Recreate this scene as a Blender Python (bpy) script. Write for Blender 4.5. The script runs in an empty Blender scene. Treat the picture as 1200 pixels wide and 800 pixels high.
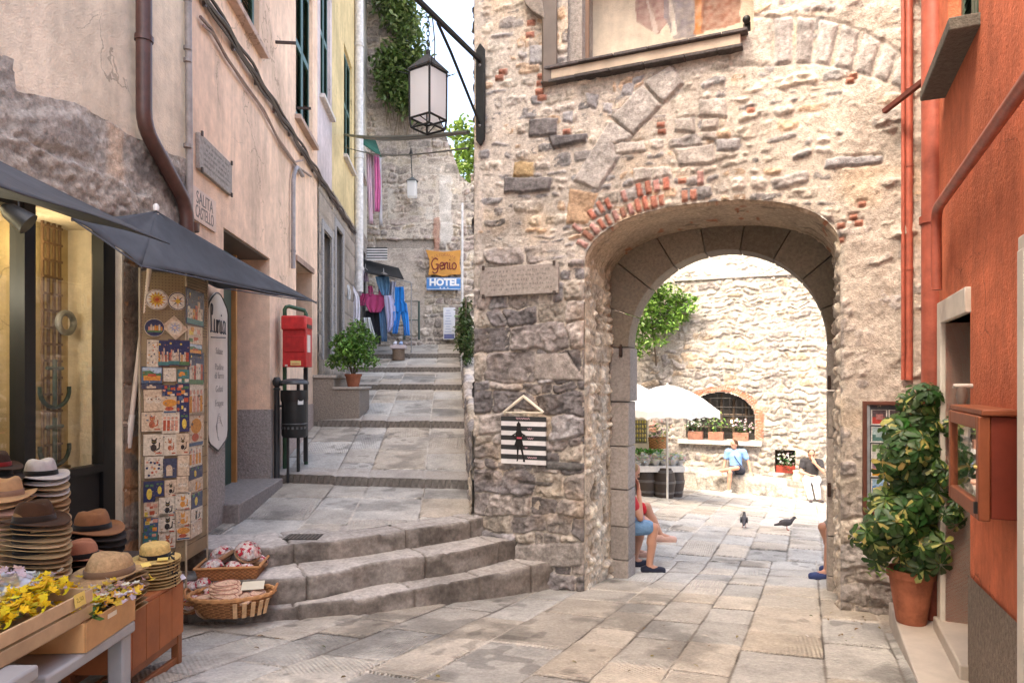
import bpy, math, random
import numpy as np
from mathutils import Vector, Matrix
rnd = random.Random(7)
COL = bpy.context.scene.collection
E = 1.65                      # eye height
def R(a): return math.radians(a)
def at(x, y, Y):              # photo pixel + depth -> world point
    return Vector(((x-600)/800*Y, Y, E-(y-445)/800*Y))
# ------------------------------------------------------------------ noise
def _h(ix, iy, seed):
    n = (ix.astype(np.int64)*374761393 + iy.astype(np.int64)*668265263 + seed*974711) & 0xffffffff
    n = ((n ^ (n >> 13))*1274126177) & 0xffffffff
    n = n ^ (n >> 16)
    return (n & 0xffffff)/float(0x1000000)
def vn(x, y, seed=0):
    x = np.asarray(x, float); y = np.asarray(y, float)
    ix = np.floor(x); iy = np.floor(y); fx = x-ix; fy = y-iy
    fx = fx*fx*(3-2*fx); fy = fy*fy*(3-2*fy)
    ix = ix.astype(np.int64); iy = iy.astype(np.int64)
    a = _h(ix, iy, seed); b = _h(ix+1, iy, seed); c = _h(ix, iy+1, seed); d = _h(ix+1, iy+1, seed)
    return (a+(b-a)*fx)*(1-fy)+(c+(d-c)*fx)*fy
def fbm(x, y, o=4, seed=0):   # about -1..1
    s = 0; a = .5
    for i in range(o):
        s = s + a*(vn(x*2**i, y*2**i, seed+i*17)*2-1); a *= .5
    return s
def sat(a): return np.clip(a, 0, 1)
def sstep(a, b, x):
    t = sat((x-a)/(b-a)); return t*t*(3-2*t)
# ------------------------------------------------------------------ scene graph helpers
def tag(o, label=None, cat=None, group=None, kind=None):
    if label: o['label'] = label
    if cat: o['category'] = cat
    if group: o['group'] = group
    if kind: o['kind'] = kind
    return o
def thing(name, label, cat, loc=(0, 0, 0), rz=0, group=None):
    o = bpy.data.objects.new(name, None); COL.objects.link(o)
    o.location = loc; o.rotation_euler = (0, 0, rz); o.empty_display_size = .1
    return tag(o, label, cat, group)
def childs(o): return [c for c in bpy.data.objects if c.parent == o]
_kids = {}
def adopt(o, p, world=True):
    o.parent = p; _kids.setdefault(p.name, []).append(o)
    if world:
        r = p
        m = Matrix.Identity(4)
        while r is not None:
            m = Matrix.LocRotScale(r.location, r.rotation_euler, r.scale) @ r.matrix_parent_inverse.inverted() @ m if False else Matrix.LocRotScale(r.location, r.rotation_euler, r.scale) @ m
            if r.parent is not None: m = r.matrix_parent_inverse @ m
            r = r.parent
        o.matrix_parent_inverse = m.inverted()
def dup(src, loc=None, rz=None, label=None, group=None, scale=None, parent=None):
    c = src.copy(); COL.objects.link(c)
    if parent is not None: c.parent = parent
    if loc is not None: c.location = loc
    if rz is not None: c.rotation_euler = rz if hasattr(rz, '__len__') else (0, 0, rz)
    if scale is not None: c.scale = (scale,)*3 if not hasattr(scale, '__len__') else scale
    if label: c['label'] = label
    if group: c['group'] = group
    for k in _kids.get(src.name, []):
        d = dup(k, parent=c); _kids.setdefault(c.name, []).append(d)
    return c
# ------------------------------------------------------------------ materials
def NT(name):
    m = bpy.data.materials.new(name); m.use_nodes = True
    nt = m.node_tree; b = nt.nodes['Principled BSDF']
    return m, nt, b
def vmat(name, rough=.7, metal=0., ns=8., na=.18, bs=60., bd=.002, big=0., spec=.4, sheen=0., sub=None, coat=0., trans=0., drip=0., crack=0.):
    """albedo from the mesh's 'col' attribute, varied by two noises; bump from noise"""
    m, nt, b = NT(name); N = nt.nodes; L = nt.links
    at_ = N.new('ShaderNodeAttribute'); at_.attribute_name = 'col'
    tc = N.new('ShaderNodeTexCoord')
    n1 = N.new('ShaderNodeTexNoise'); n1.inputs['Scale'].default_value = ns; n1.inputs['Detail'].default_value = 6; n1.inputs['Roughness'].default_value = .65
    L.new(tc.outputs['Object'], n1.inputs['Vector'])
    mr = N.new('ShaderNodeMapRange'); mr.inputs[1].default_value = .3; mr.inputs[2].default_value = .7
    mr.inputs[3].default_value = 1-na; mr.inputs[4].default_value = 1+na
    L.new(n1.outputs['Fac'], mr.inputs[0])
    fac = mr.outputs[0]
    if drip:
        mp = N.new('ShaderNodeMapping'); mp.inputs['Scale'].default_value = (5, 5, .45); L.new(tc.outputs['Object'], mp.inputs['Vector'])
        n4 = N.new('ShaderNodeTexNoise'); n4.inputs['Scale'].default_value = 1.6; n4.inputs['Detail'].default_value = 7; n4.inputs['Roughness'].default_value = .6; L.new(mp.outputs[0], n4.inputs['Vector'])
        m4 = N.new('ShaderNodeMapRange'); m4.inputs[1].default_value = .35; m4.inputs[2].default_value = .68; m4.inputs[3].default_value = 1-drip; m4.inputs[4].default_value = 1+drip*.5; L.new(n4.outputs['Fac'], m4.inputs[0])
        m5 = N.new('ShaderNodeMath'); m5.operation = 'MULTIPLY'; L.new(fac, m5.inputs[0]); L.new(m4.outputs[0], m5.inputs[1]); fac = m5.outputs[0]
    if crack:
        vo = N.new('ShaderNodeTexVoronoi'); vo.feature = 'DISTANCE_TO_EDGE'; vo.inputs['Scale'].default_value = 1.1
        nd = N.new('ShaderNodeTexNoise'); nd.inputs['Scale'].default_value = 3; nd.inputs['Detail'].default_value = 6; L.new(tc.outputs['Object'], nd.inputs['Vector'])
        va = N.new('ShaderNodeVectorMath'); va.operation = 'MULTIPLY_ADD'; va.inputs[1].default_value = (.5, .5, .5); L.new(nd.outputs['Color'], va.inputs[0]); L.new(tc.outputs['Object'], va.inputs[2]); L.new(va.outputs[0], vo.inputs['Vector'])
        mk = N.new('ShaderNodeTexNoise'); mk.inputs['Scale'].default_value = .8; L.new(tc.outputs['Object'], mk.inputs['Vector'])
        mt = N.new('ShaderNodeMapRange'); mt.inputs[1].default_value = .5; mt.inputs[2].default_value = .6; mt.inputs[3].default_value = 0; mt.inputs[4].default_value = .007; L.new(mk.outputs['Fac'], mt.inputs[0])
        ml = N.new('ShaderNodeMath'); ml.operation = 'LESS_THAN'; L.new(vo.outputs['Distance'], ml.inputs[0]); L.new(mt.outputs[0], ml.inputs[1])
        mq = N.new('ShaderNodeMath'); mq.operation = 'MULTIPLY_ADD'; mq.inputs[1].default_value = -crack; mq.inputs[2].default_value = 1; L.new(ml.outputs[0], mq.inputs[0])
        mw = N.new('ShaderNodeMath'); mw.operation = 'MULTIPLY'; L.new(fac, mw.inputs[0]); L.new(mq.outputs[0], mw.inputs[1]); fac = mw.outputs[0]
    if big:
        n3 = N.new('ShaderNodeTexNoise'); n3.inputs['Scale'].default_value = .9; n3.inputs['Detail'].default_value = 8; n3.inputs['Distortion'].default_value = .4
        L.new(tc.outputs['Object'], n3.inputs['Vector'])
        m3 = N.new('ShaderNodeMapRange'); m3.inputs[1].default_value = .35; m3.inputs[2].default_value = .65; m3.inputs[3].default_value = 1-big; m3.inputs[4].default_value = 1+big*.6
        L.new(n3.outputs['Fac'], m3.inputs[0])
        mm = N.new('ShaderNodeMath'); mm.operation = 'MULTIPLY'; L.new(fac, mm.inputs[0]); L.new(m3.outputs[0], mm.inputs[1]); fac = mm.outputs[0]
    vm = N.new('ShaderNodeVectorMath'); vm.operation = 'SCALE'
    L.new(at_.outputs['Color'], vm.inputs[0]); L.new(fac, vm.inputs['Scale'])
    L.new(vm.outputs[0], b.inputs['Base Color'])
    b.inputs['Roughness'].default_value = rough; b.inputs['Metallic'].default_value = metal
    b.inputs['Specular IOR Level'].default_value = spec
    if coat: b.inputs['Coat Weight'].default_value = coat
    if sheen: b.inputs['Sheen Weight'].default_value = sheen
    if trans: 
        # thin leaf / cloth: part of the light passes through
        tr = N.new('ShaderNodeBsdfTranslucent'); L.new(vm.outputs[0], tr.inputs['Color'])
        mx = N.new('ShaderNodeMixShader'); mx.inputs[0].default_value = trans
        L.new(b.outputs[0], mx.inputs[1]); L.new(tr.outputs[0], mx.inputs[2])
        L.new(mx.outputs[0], N['Material Output'].inputs['Surface'])
    if bd:
        n2 = N.new('ShaderNodeTexNoise'); n2.inputs['Scale'].default_value = bs; n2.inputs['Detail'].default_value = 5; n2.inputs['Roughness'].default_value = .6
        L.new(tc.outputs['Object'], n2.inputs['Vector'])
        bp = N.new('ShaderNodeBump'); bp.inputs['Strength'].default_value = 1; bp.inputs['Distance'].default_value = bd
        L.new(n2.outputs['Fac'], bp.inputs['Height']); L.new(bp.outputs[0], b.inputs['Normal'])
    return m
M = {}
M['stone'] = vmat('rough_stone', .9, ns=32, na=.34, bs=75, bd=.010, spec=.2)
M['stone_fine'] = vmat('dressed_stone', .85, ns=34, na=.28, bs=90, bd=.006, spec=.25)
M['plaster'] = vmat('plaster', .92, ns=9, na=.13, bs=60, bd=.007, big=.2, spec=.2, drip=.13, crack=.35)
M['old_paint'] = vmat('old_painted_plaster', .85, ns=7, na=.2, bs=45, bd=.010, big=.28, spec=.2, drip=.13, crack=.4)
M['roughcast'] = vmat('roughcast', .95, ns=40, na=.3, bs=38, bd=.02, big=.1, spec=.2)
M['paint'] = vmat('paint', .45, ns=6, na=.12, bs=30, bd=.0006, spec=.45)
M['metal'] = vmat('painted_metal', .45, ns=12, na=.28, bs=40, bd=.0012, spec=.5, drip=.18)
M['iron'] = vmat('wrought_iron', .6, ns=20, na=.3, bs=60, bd=.0015, metal=.3)
M['wood'] = vmat('wood', .55, ns=5, na=.2, bs=40, bd=.001)
M['cloth'] = vmat('cloth', .9, ns=10, na=.12, bs=120, bd=.0015, spec=.15, sheen=.2)
M['folds'] = vmat('folded_cloth', .9, ns=16, na=.16, bs=13, bd=.022, spec=.12, sheen=.1)
M['thin'] = vmat('thin_cloth', .9, ns=6, na=.1, bs=40, bd=.002, spec=.15, trans=.35)
M['canvas'] = vmat('canvas', .75, ns=5, na=.22, big=.22, bs=14, bd=.003, spec=.3, trans=.08)
M['straw'] = vmat('straw', .85, ns=60, na=.3, bs=160, bd=.003, spec=.2)
M['felt'] = vmat('felt', .95, ns=30, na=.12, bs=150, bd=.001, spec=.1, sheen=.06)
M['leaf'] = vmat('leaf', .45, ns=25, na=.2, bs=60, bd=.001, spec=.45, trans=.22)
M['petal'] = vmat('petal', .6, ns=25, na=.1, bs=60, bd=.0006, spec=.3, trans=.3)
M['glaze'] = vmat('glazed_tile', .25, ns=55, na=.36, bs=60, bd=.0006, spec=.5)
M['plastic'] = vmat('plastic', .4, ns=8, na=.08, bs=60, bd=.0004, spec=.5)
M['terracotta'] = vmat('terracotta', .85, ns=11, na=.3, bs=50, bd=.003, big=.3, drip=.2)
M['marble'] = vmat('marble', .5, ns=5, na=.14, bs=40, bd=.0008, big=.12)
M['skin'] = vmat('skin', .55, ns=12, na=.08, bs=80, bd=.0006, spec=.4)
M['wicker'] = vmat('wicker', .7, ns=30, na=.25, bs=90, bd=.002)
M['paper'] = vmat('paper', .75, ns=10, na=.06, bs=60, bd=.0004)
M['feather'] = vmat('feather', .7, ns=60, na=.2, bs=150, bd=.001)
def glass_mat(name, tint=(.9, .95, .93), opac=.12, rough=.02, k=1.):
    m, nt, b = NT(name); N = nt.nodes; L = nt.links
    tr = N.new('ShaderNodeBsdfTransparent'); tr.inputs[0].default_value = (*tint, 1)
    gl = N.new('ShaderNodeBsdfGlossy'); gl.inputs['Roughness'].default_value = rough; gl.inputs[0].default_value = (1, 1, 1, 1)
    fr = N.new('ShaderNodeFresnel'); fr.inputs[0].default_value = 1.5
    ad = N.new('ShaderNodeMath'); ad.operation = 'ADD'; ad.operation = 'MULTIPLY_ADD'; ad.inputs[1].default_value = k; ad.inputs[2].default_value = opac; L.new(fr.outputs[0], ad.inputs[0])
    mx = N.new('ShaderNodeMixShader'); L.new(ad.outputs[0], mx.inputs[0]); L.new(tr.outputs[0], mx.inputs[1]); L.new(gl.outputs[0], mx.inputs[2])
    L.new(mx.outputs[0], N['Material Output'].inputs['Surface'])
    return m
M['glass'] = glass_mat('window_glass')
def frost():
    m, nt, b = NT('frosted_glass')
    b.inputs['Base Color'].default_value = (.92, .93, .93, 1); b.inputs['Roughness'].default_value = .5
    tr = nt.nodes.new('ShaderNodeBsdfTranslucent'); tr.inputs[0].default_value = (.95, .96, .96, 1)
    mx = nt.nodes.new('ShaderNodeMixShader'); mx.inputs[0].default_value = .7
    nt.links.new(b.outputs[0], mx.inputs[1]); nt.links.new(tr.outputs[0], mx.inputs[2])
    nt.links.new(mx.outputs[0], nt.nodes['Material Output'].inputs['Surface'])
    return m
M['frost'] = frost()
def emit(name, col, s):
    m, nt, b = NT(name)
    b.inputs['Emission Color'].default_value = (*col, 1); b.inputs['Emission Strength'].default_value = s
    b.inputs['Base Color'].default_value = (*col, 1)
    return m
# ------------------------------------------------------------------ mesh builder
class MB:
    def __init__(s): s.v = []; s.f = []; s.c = []; s.x = None
    def add(s, vs, fs, col):
        b = len(s.v)
        if s.x is not None: vs = [s.x @ Vector(p) for p in vs]
        s.v += [tuple(p) for p in vs]
        one = not hasattr(col[0], '__len__')
        for i, f in enumerate(fs):
            s.f.append(tuple(b+k for k in f)); s.c.append(col if one else col[i])
        return s
    def box(s, c, d, col, rz=0, mat=None):
        m = mat if mat is not None else Matrix.Translation(c) @ Matrix.Rotation(rz, 4, 'Z')
        x, y, z = d[0]/2, d[1]/2, d[2]/2
        vs = [m @ Vector((i*x, j*y, k*z)) for k in (-1, 1) for j in (-1, 1) for i in (-1, 1)]
        return s.add(vs, [(0, 2, 3, 1), (4, 5, 7, 6), (0, 1, 5, 4), (2, 6, 7, 3), (0, 4, 6, 2), (1, 3, 7, 5)], col)
    def beam(s, a, b, w, h, col, up=(0, 0, 1)):
        a = Vector(a); b = Vector(b); d = (b-a); L = d.length; d.normalize()
        sd = d.cross(Vector(up)); 
        if sd.length < 1e-4: sd = d.cross(Vector((1, 0, 0)))
        sd.normalize(); u = sd.cross(d)
        m = Matrix((d, sd, u)).transposed().to_4x4(); m.translation = (a+b)/2
        return s.box(None, (L, w, h), col, mat=m)
    def tube(s, pts, r, col, seg=8, cap=True, closed=False):
        pts = [Vector(p) for p in pts]; n = len(pts); vs = []; rr = r if hasattr(r, '__len__') else [r]*n
        pu = None
        for i, p in enumerate(pts):
            if closed: d = pts[(i+1) % n]-pts[i-1]
            else: d = pts[min(i+1, n-1)]-pts[max(i-1, 0)]
            if d.length < 1e-9: d = Vector((0, 0, 1))
            d.normalize()
            if pu is None:
                pu = d.cross(Vector((0, 0, 1)))
                if pu.length < .05: pu = d.cross(Vector((1, 0, 0)))
            pu = (pu - d*pu.dot(d)); pu.normalize(); pv = d.cross(pu)
            for k in range(seg):
                a = 2*math.pi*k/seg
                vs.append(p+(pu*math.cos(a)+pv*math.sin(a))*rr[i])
        fs = []
        for i in range(n if closed else n-1):
            for k in range(seg):
                a = i*seg+k; b = i*seg+(k+1) % seg; j = ((i+1) % n)*seg
                fs.append((a, b, j+(k+1) % seg, j+k))
        if cap and not closed:
            fs.append(tuple(range(seg))[::-1]); fs.append(tuple((n-1)*seg+k for k in range(seg)))
        return s.add(vs, fs, col)
    def lathe(s, prof, col, seg=20, o=(0, 0, 0), sx=1, sy=1):
        vs = []; fs = []; n = len(prof); o = Vector(o)
        for r, z in prof:
            for k in range(seg):
                a = 2*math.pi*k/seg; vs.append(o+Vector((r*math.cos(a)*sx, r*math.sin(a)*sy, z)))
        for i in range(n-1):
            for k in range(seg):
                fs.append((i*seg+k, i*seg+(k+1) % seg, (i+1)*seg+(k+1) % seg, (i+1)*seg+k))
        if prof[0][0] > 1e-4: fs.append(tuple(range(seg))[::-1])
        if prof[-1][0] > 1e-4: fs.append(tuple((n-1)*seg+k for k in range(seg)))
        return s.add(vs, fs, col)
    def ball(s, c, r, col, seg=12, rings=8, mat=None):
        r = r if hasattr(r, '__len__') else (r, r, r); vs = []; fs = []
        m = mat if mat is not None else Matrix.Translation(c)
        for i in range(rings+1):
            t = math.pi*i/rings
            for k in range(seg):
                a = 2*math.pi*k/seg
                vs.append(m @ Vector((r[0]*math.sin(t)*math.cos(a), r[1]*math.sin(t)*math.sin(a), r[2]*math.cos(t))))
        for i in range(rings):
            for k in range(seg):
                fs.append((i*seg+k, (i+1)*seg+k, (i+1)*seg+(k+1) % seg, i*seg+(k+1) % seg))
        return s.add(vs, fs, col)
    def prism(s, poly, m, d, col):
        """poly (2-D) in the local xy plane of m, extruded along +z by d"""
        n = len(poly)
        ar = sum(poly[i][0]*poly[(i+1) % n][1]-poly[(i+1) % n][0]*poly[i][1] for i in range(n))
        if ar < 0: poly = poly[::-1]
        vs = [m @ Vector((p[0], p[1], 0)) for p in poly]+[m @ Vector((p[0], p[1], d)) for p in poly]
        fs = [tuple(range(n))[::-1], tuple(range(n, 2*n))]+[(i, (i+1) % n, n+(i+1) % n, n+i) for i in range(n)]
        return s.add(vs, fs, col)
    def grid(s, P, col, wrap=False):
        n, m = P.shape[:2]; fs = []
        for i in range(n-1):
            for j in range(m if wrap else m-1):
                k = (j+1) % m
                fs.append((i*m+j, i*m+k, (i+1)*m+k, (i+1)*m+j))
        return s.add([tuple(p) for p in P.reshape(-1, 3)], fs, col)
    def build(s, name, mat, parent=None, smooth=True, bevel=0, world=True, ang=38, solid=0):
        me = bpy.data.meshes.new(name); me.from_pydata(s.v, [], s.f)
        me.attributes.new('col', 'FLOAT_COLOR', 'CORNER')
        tot = np.empty(len(me.polygons), np.int32); me.polygons.foreach_get('loop_total', tot)
        c = np.ones((len(s.c), 4), np.float32); c[:, :3] = np.array([k[:3] for k in s.c], np.float32)
        me.attributes['col'].data.foreach_set('color', np.repeat(c, tot, axis=0).ravel())
        me.materials.append(M[mat] if isinstance(mat, str) else mat)
        if smooth:
            me.polygons.foreach_set('use_smooth', np.ones(len(me.polygons), bool)); me.set_sharp_from_angle(angle=R(ang))
        o = bpy.data.objects.new(name, me); COL.objects.link(o)
        if bevel:
            b = o.modifiers.new('bevel', 'BEVEL'); b.width = bevel; b.segments = 2; b.limit_method = 'ANGLE'; b.angle_limit = R(40)
        if solid:
            b = o.modifiers.new('solid', 'SOLIDIFY'); b.thickness = solid; b.offset = 0
        if parent is not None: adopt(o, parent, world)
        return o
def np_mesh(name, V, F, C, mat, parent=None, smooth=True, attrs=None, sharp=0):
    """V (n,3), F (m,4) numpy; C per-vertex colours"""
    me = bpy.data.meshes.new(name)
    k = F.shape[1]
    me.vertices.add(len(V)); me.vertices.foreach_set('co', V.astype(np.float32).ravel())
    me.loops.add(F.size); me.loops.foreach_set('vertex_index', F.astype(np.int32).ravel())
    me.polygons.add(len(F)); me.polygons.foreach_set('loop_start', np.arange(0, F.size, k, dtype=np.int32))
    me.polygons.foreach_set('use_smooth', np.full(len(F), smooth))
    a = me.attributes.new('col', 'FLOAT_COLOR', 'POINT')
    c = np.ones((len(V), 4), np.float32); c[:, :3] = np.clip(C, .004, .95); a.data.foreach_set('color', c.ravel())
    for n_, arr in (attrs or {}).items():
        a = me.attributes.new(n_, 'FLOAT', 'POINT'); a.data.foreach_set('value', arr.astype(np.float32).ravel())
    me.materials.append(M[mat] if isinstance(mat, str) else mat)
    me.update(calc_edges=True); me.validate()
    if sharp: me.set_sharp_from_angle(angle=R(sharp))
    o = bpy.data.objects.new(name, me); COL.objects.link(o)
    if parent is not None: adopt(o, parent)
    return o
def grid_faces(n, m, keep=None):
    i, j = np.meshgrid(np.arange(n-1), np.arange(m-1), indexing='ij')
    a = i*m+j
    F = np.stack([a, a+1, a+m+1, a+m], -1).reshape(-1, 4)
    if keep is not None: F = F[keep.reshape(-1)]
    return F
def compact(V, F, *arrs):
    u, inv = np.unique(F, return_inverse=True)
    return (V[u], inv.reshape(F.shape))+tuple(a[u] for a in arrs)
# ------------------------------------------------------------------ rubble masonry
def stones(u, z, seed, rowh=(.09, .2), lw=(.15, .45), warp=.03, k=70):
    """irregular courses: returns per-stone random numbers (3) and the distance to the stone's edge"""
    r = random.Random(seed)
    zz = z+warp*fbm(u*3, z*3, 3, seed); uu = u+warp*fbm(u*3+9, z*3+5, 3, seed+3)
    z0 = zz.min()-.3; rows = [z0]
    while rows[-1] < zz.max()+.1: rows.append(rows[-1]+r.uniform(*rowh))
    rows = np.array(rows); ri = np.clip(np.searchsorted(rows, zz)-1, 0, len(rows)-2)
    dz = np.minimum(zz-rows[ri], rows[ri+1]-zz)
    du = np.zeros_like(dz); sid = np.zeros(dz.shape, np.int64); cu = np.zeros_like(dz)
    umin, umax = uu.min()-.5, uu.max()+.5
    for q in range(len(rows)-1):
        mk = ri == q
        if not mk.any(): continue
        cs = [umin-r.random()*.4]
        f = (rows[q+1]-rows[q])/rowh[1]
        while cs[-1] < umax: cs.append(cs[-1]+r.uniform(*lw)*(.55+.6*f))
        cs = np.array(cs); uq = uu[mk]; ci = np.clip(np.searchsorted(cs, uq)-1, 0, len(cs)-2)
        du[mk] = np.minimum(uq-cs[ci], cs[ci+1]-uq); sid[mk] = q*1000+ci
        cu[mk] = (uq-(cs[ci]+cs[ci+1])/2)
    d = -np.log(np.exp(-k*du)+np.exp(-k*dz))/k
    z_ = np.zeros_like(sid)
    return _h(sid, z_, seed), _h(sid, z_+1, seed), _h(sid, z_+2, seed), d, cu
def poly_dist(px, py, poly):
    """signed distance-ish (positive inside) of a convex-ish polygon"""
    n = len(poly); ins = np.zeros(px.shape, bool); dm = np.full(px.shape, 1e9)
    for i in range(n):
        x1, y1 = poly[i]; x2, y2 = poly[(i+1) % n]
        cnd = ((y1 > py) != (y2 > py))
        xi = (x2-x1)*(py-y1)/((y2-y1) if abs(y2-y1) > 1e-9 else 1e-9)+x1
        ins ^= cnd & (px < xi)
        L2 = (x2-x1)**2+(y2-y1)**2
        t = sat(((px-x1)*(x2-x1)+(py-y1)*(y2-y1))/L2)
        dm = np.minimum(dm, np.hypot(px-(x1+t*(x2-x1)), py-(y1+t*(y2-y1))))
    return np.where(ins, dm, -dm)
def mixc(a, b, t): 
    t = np.asarray(t)[..., None]; return np.asarray(a)*(1-t)+np.asarray(b)*t
def rubble(u, z, seed, cover, mortar=(.57, .505, .425), pal=None, amp=.035, rowh=(.09, .2), lw=(.15, .45), warp=.03, jw=.008, rough=.008):
    """height + colour of a stone wall whose joints (and hollows) are filled with mortar up to level `cover`"""
    pal = np.array(pal if pal is not None else [(.29, .255, .235), (.22, .20, .195), (.36, .315, .28), (.17, .155, .152), (.43, .375, .31), (.30, .28, .275)])
    r1, r2, r3, d, cu = stones(u, z, seed, rowh, lw, warp)
    n1 = fbm(u*9, z*9, 5, seed+40); n2 = fbm(u*28, z*28, 3, seed+50)
    d = d-jw+.006*n1
    fa = stones(u, z, seed+9, (.03, .085), (.04, .15), .07)[0]; fb = stones(u*.8+z*.6, z*.8-u*.6, seed+19, (.05, .11), (.06, .2), .06)[0]
    hs = amp*sat(d/.02)**.4*(.55+.6*r2)+((fa-.5)*.33+(fb-.5)*.30)*amp*sat(d/.02)+(r3-.5)*amp*.7*sat(d/.02)+rough*n2*1.9+.024*n1*sat(d/.03)-.014*np.abs(fbm(u*6+5, z*8, 4, seed+45))+cu*(r1-.5)*.12*sat(d/.02)
    hs = np.where(d < 0, d*2, hs)
    mo = cover+.006*fbm(u*5, z*5, 4, seed+60)+.003*n2
    st = sstep(-.003, .003, hs-mo)
    h = np.maximum(hs, mo)
    ci = (r1*len(pal)).astype(int) % len(pal)
    cs = pal[ci]*(.78+.4*r3+.16*(fa-.5))[..., None]*(1+.65*n1+.55*n2)[..., None]
    cm = np.array(mortar)*(1+.3*fbm(u*2.3, z*2.3, 4, seed+70)+.18*n2)[..., None]
    return h, mixc(cm, cs, st), st
# ================================================================== planes of the place
TO = np.array([.68, 6.4]); TU = np.array([.9175, -.3977]); TV = np.array([.3977, .9175])   # gate tower frame
def tw(u, z, t=0.): return Vector((TO[0]+TU[0]*u+TV[0]*t, TO[1]+TU[1]*u+TV[1]*t, z))
def tpx(x, y, t=0.):          # pixel -> (u, z) on the tower plane pushed back by t
    o = TO+TV*t; k = (x-600)/800
    u = (k*o[1]-o[0])/(TU[0]-k*TU[1]); Y = o[1]+TU[1]*u
    return u, E-(y-445)/800*Y
def LX(Y): return -2.17-.094*Y
def lpx(x, y, off=0.):        # pixel -> (Y, z) on the left wall
    k = (x-600)/800; Y = (-2.17+off)/(k+.094); return Y, E-(y-445)/800*Y
def lw_(Y, z, off=0.): return Vector((LX(Y)+off, Y+off*.094, z))
def NX(Y): return -3.38+.12*Y
def npx(x, y, off=0.):
    k = (x-600)/800; Y = (-3.38+off)/(k-.12); return Y, E-(y-445)/800*Y
def nw_(Y, z, off=0.): return Vector((NX(Y)+off, Y-off*.12, z))
RO = np.array([3.186, 5.31])
def rw(t, z, off=0.): return Vector((RO[0]-TV[0]*t-TU[0]*off, RO[1]-TV[1]*t-TU[1]*off, z))  # along the red wall towards the camera
def rpx(x, y, off=0.):
    k = (x-600)/800; o = RO-TU*off
    t = (o[0]-k*o[1])/(TV[0]-k*TV[1]); Y = o[1]-TV[1]*t
    return t, E-(y-445)/800*Y
GY = [-30, 2.2, 3.7, 7.8, 17.5, 60]; GD = [1.46, 1.46, 1.64, 2.15, 2.68, 2.9]
def gz(X, Y):
    X = np.asarray(X, float); Y = np.asarray(Y, float)
    d = np.interp(Y, GY, GD)+.07*sat((Y-8.5)/4)*(X-4.2)*sat((12-X)/3)
    return E-d
LY = [8.3, 10.7, 13.16, 14.8, 16.4]; 
def lane_z(Y):
    """the ramp of the lane: sloping flights with a low kerb step at each LY"""
    Y = np.asarray(Y, float)
    base = np.interp(Y, [5., 6.8, 8.3, 18.2, 30], [-1.40, -1.375, -1.285, .93, .95])
    st = np.zeros_like(Y)
    k = (.93+1.285)/(18.2-8.3)
    yb = [8.3, 10.7, 13.16, 14.8, 16.4, 18.2]
    z = np.where(Y < 8.3, base, 0)
    for a, b in zip(yb[:-1], yb[1:]):
        za = -1.285+k*(a-8.3)+.1; zb = -1.285+k*(b-8.3)
        z = np.where((Y >= a) & (Y < b+1e-9), za+(zb-za)*(Y-a)/(b-a), z)
    z = np.where(Y >= 18.2, .95, z)
    return E+z
# ================================================================== gate tower
OW, OZ, ORISE, OP = 2.164, E+1.05, .5, 2.3
tower = thing('gate_tower', 'tall rough stone gate tower with a big arched passage', 'tower', tw(1, -.1, .6))
def out_pt(a):                # outline parameter 0..1 of the outer arch (left foot -> right foot)
    zb = -.95; n1 = OZ-zb
    arc = []
    for i in range(161):
        q = math.pi*(1-i/160)
        c, s_ = math.cos(q), math.sin(q)
        arc.append((OW/2+OW/2*math.copysign(abs(c)**(2/OP), c), OZ+ORISE*abs(s_)**(2/OP)))
    return [(0, zb)]+arc+[(OW, zb)]
OUT = np.array(out_pt(0)); 
seg = np.hypot(*np.diff(OUT, axis=0).T); OS = np.concatenate([[0], np.cumsum(seg)])
def brick_polys():
    res = []; r = random.Random(5)
    s0 = OS[1]; 
    for row in range(2):
        s = s0+.17
        while s < s0+1.32:
            p = np.array([np.interp(s, OS, OUT[:, 0]), np.interp(s, OS, OUT[:, 1])])
            q = np.array([np.interp(s+.02, OS, OUT[:, 0]), np.interp(s+.02, OS, OUT[:, 1])])
            t = (q-p)/np.hypot(*(q-p)); n = np.array([-t[1], t[0]]); n = n if n[1] > 0 or n[0] < 0 else -n
            rr = .02+row*.135; w = r.uniform(.042, .058); ln = r.uniform(.10, .125)
            if row == 0 or r.random() < .8:
                if s > s0+1.0 and r.random() < .4: pass
                else: res.append(([tuple(p+n*rr), tuple(p+t*w+n*rr), tuple(p+t*w+n*(rr+ln)), tuple(p+n*(rr+ln))], r.random()))
            s += w+r.uniform(.012, .024)
    return res
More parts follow.
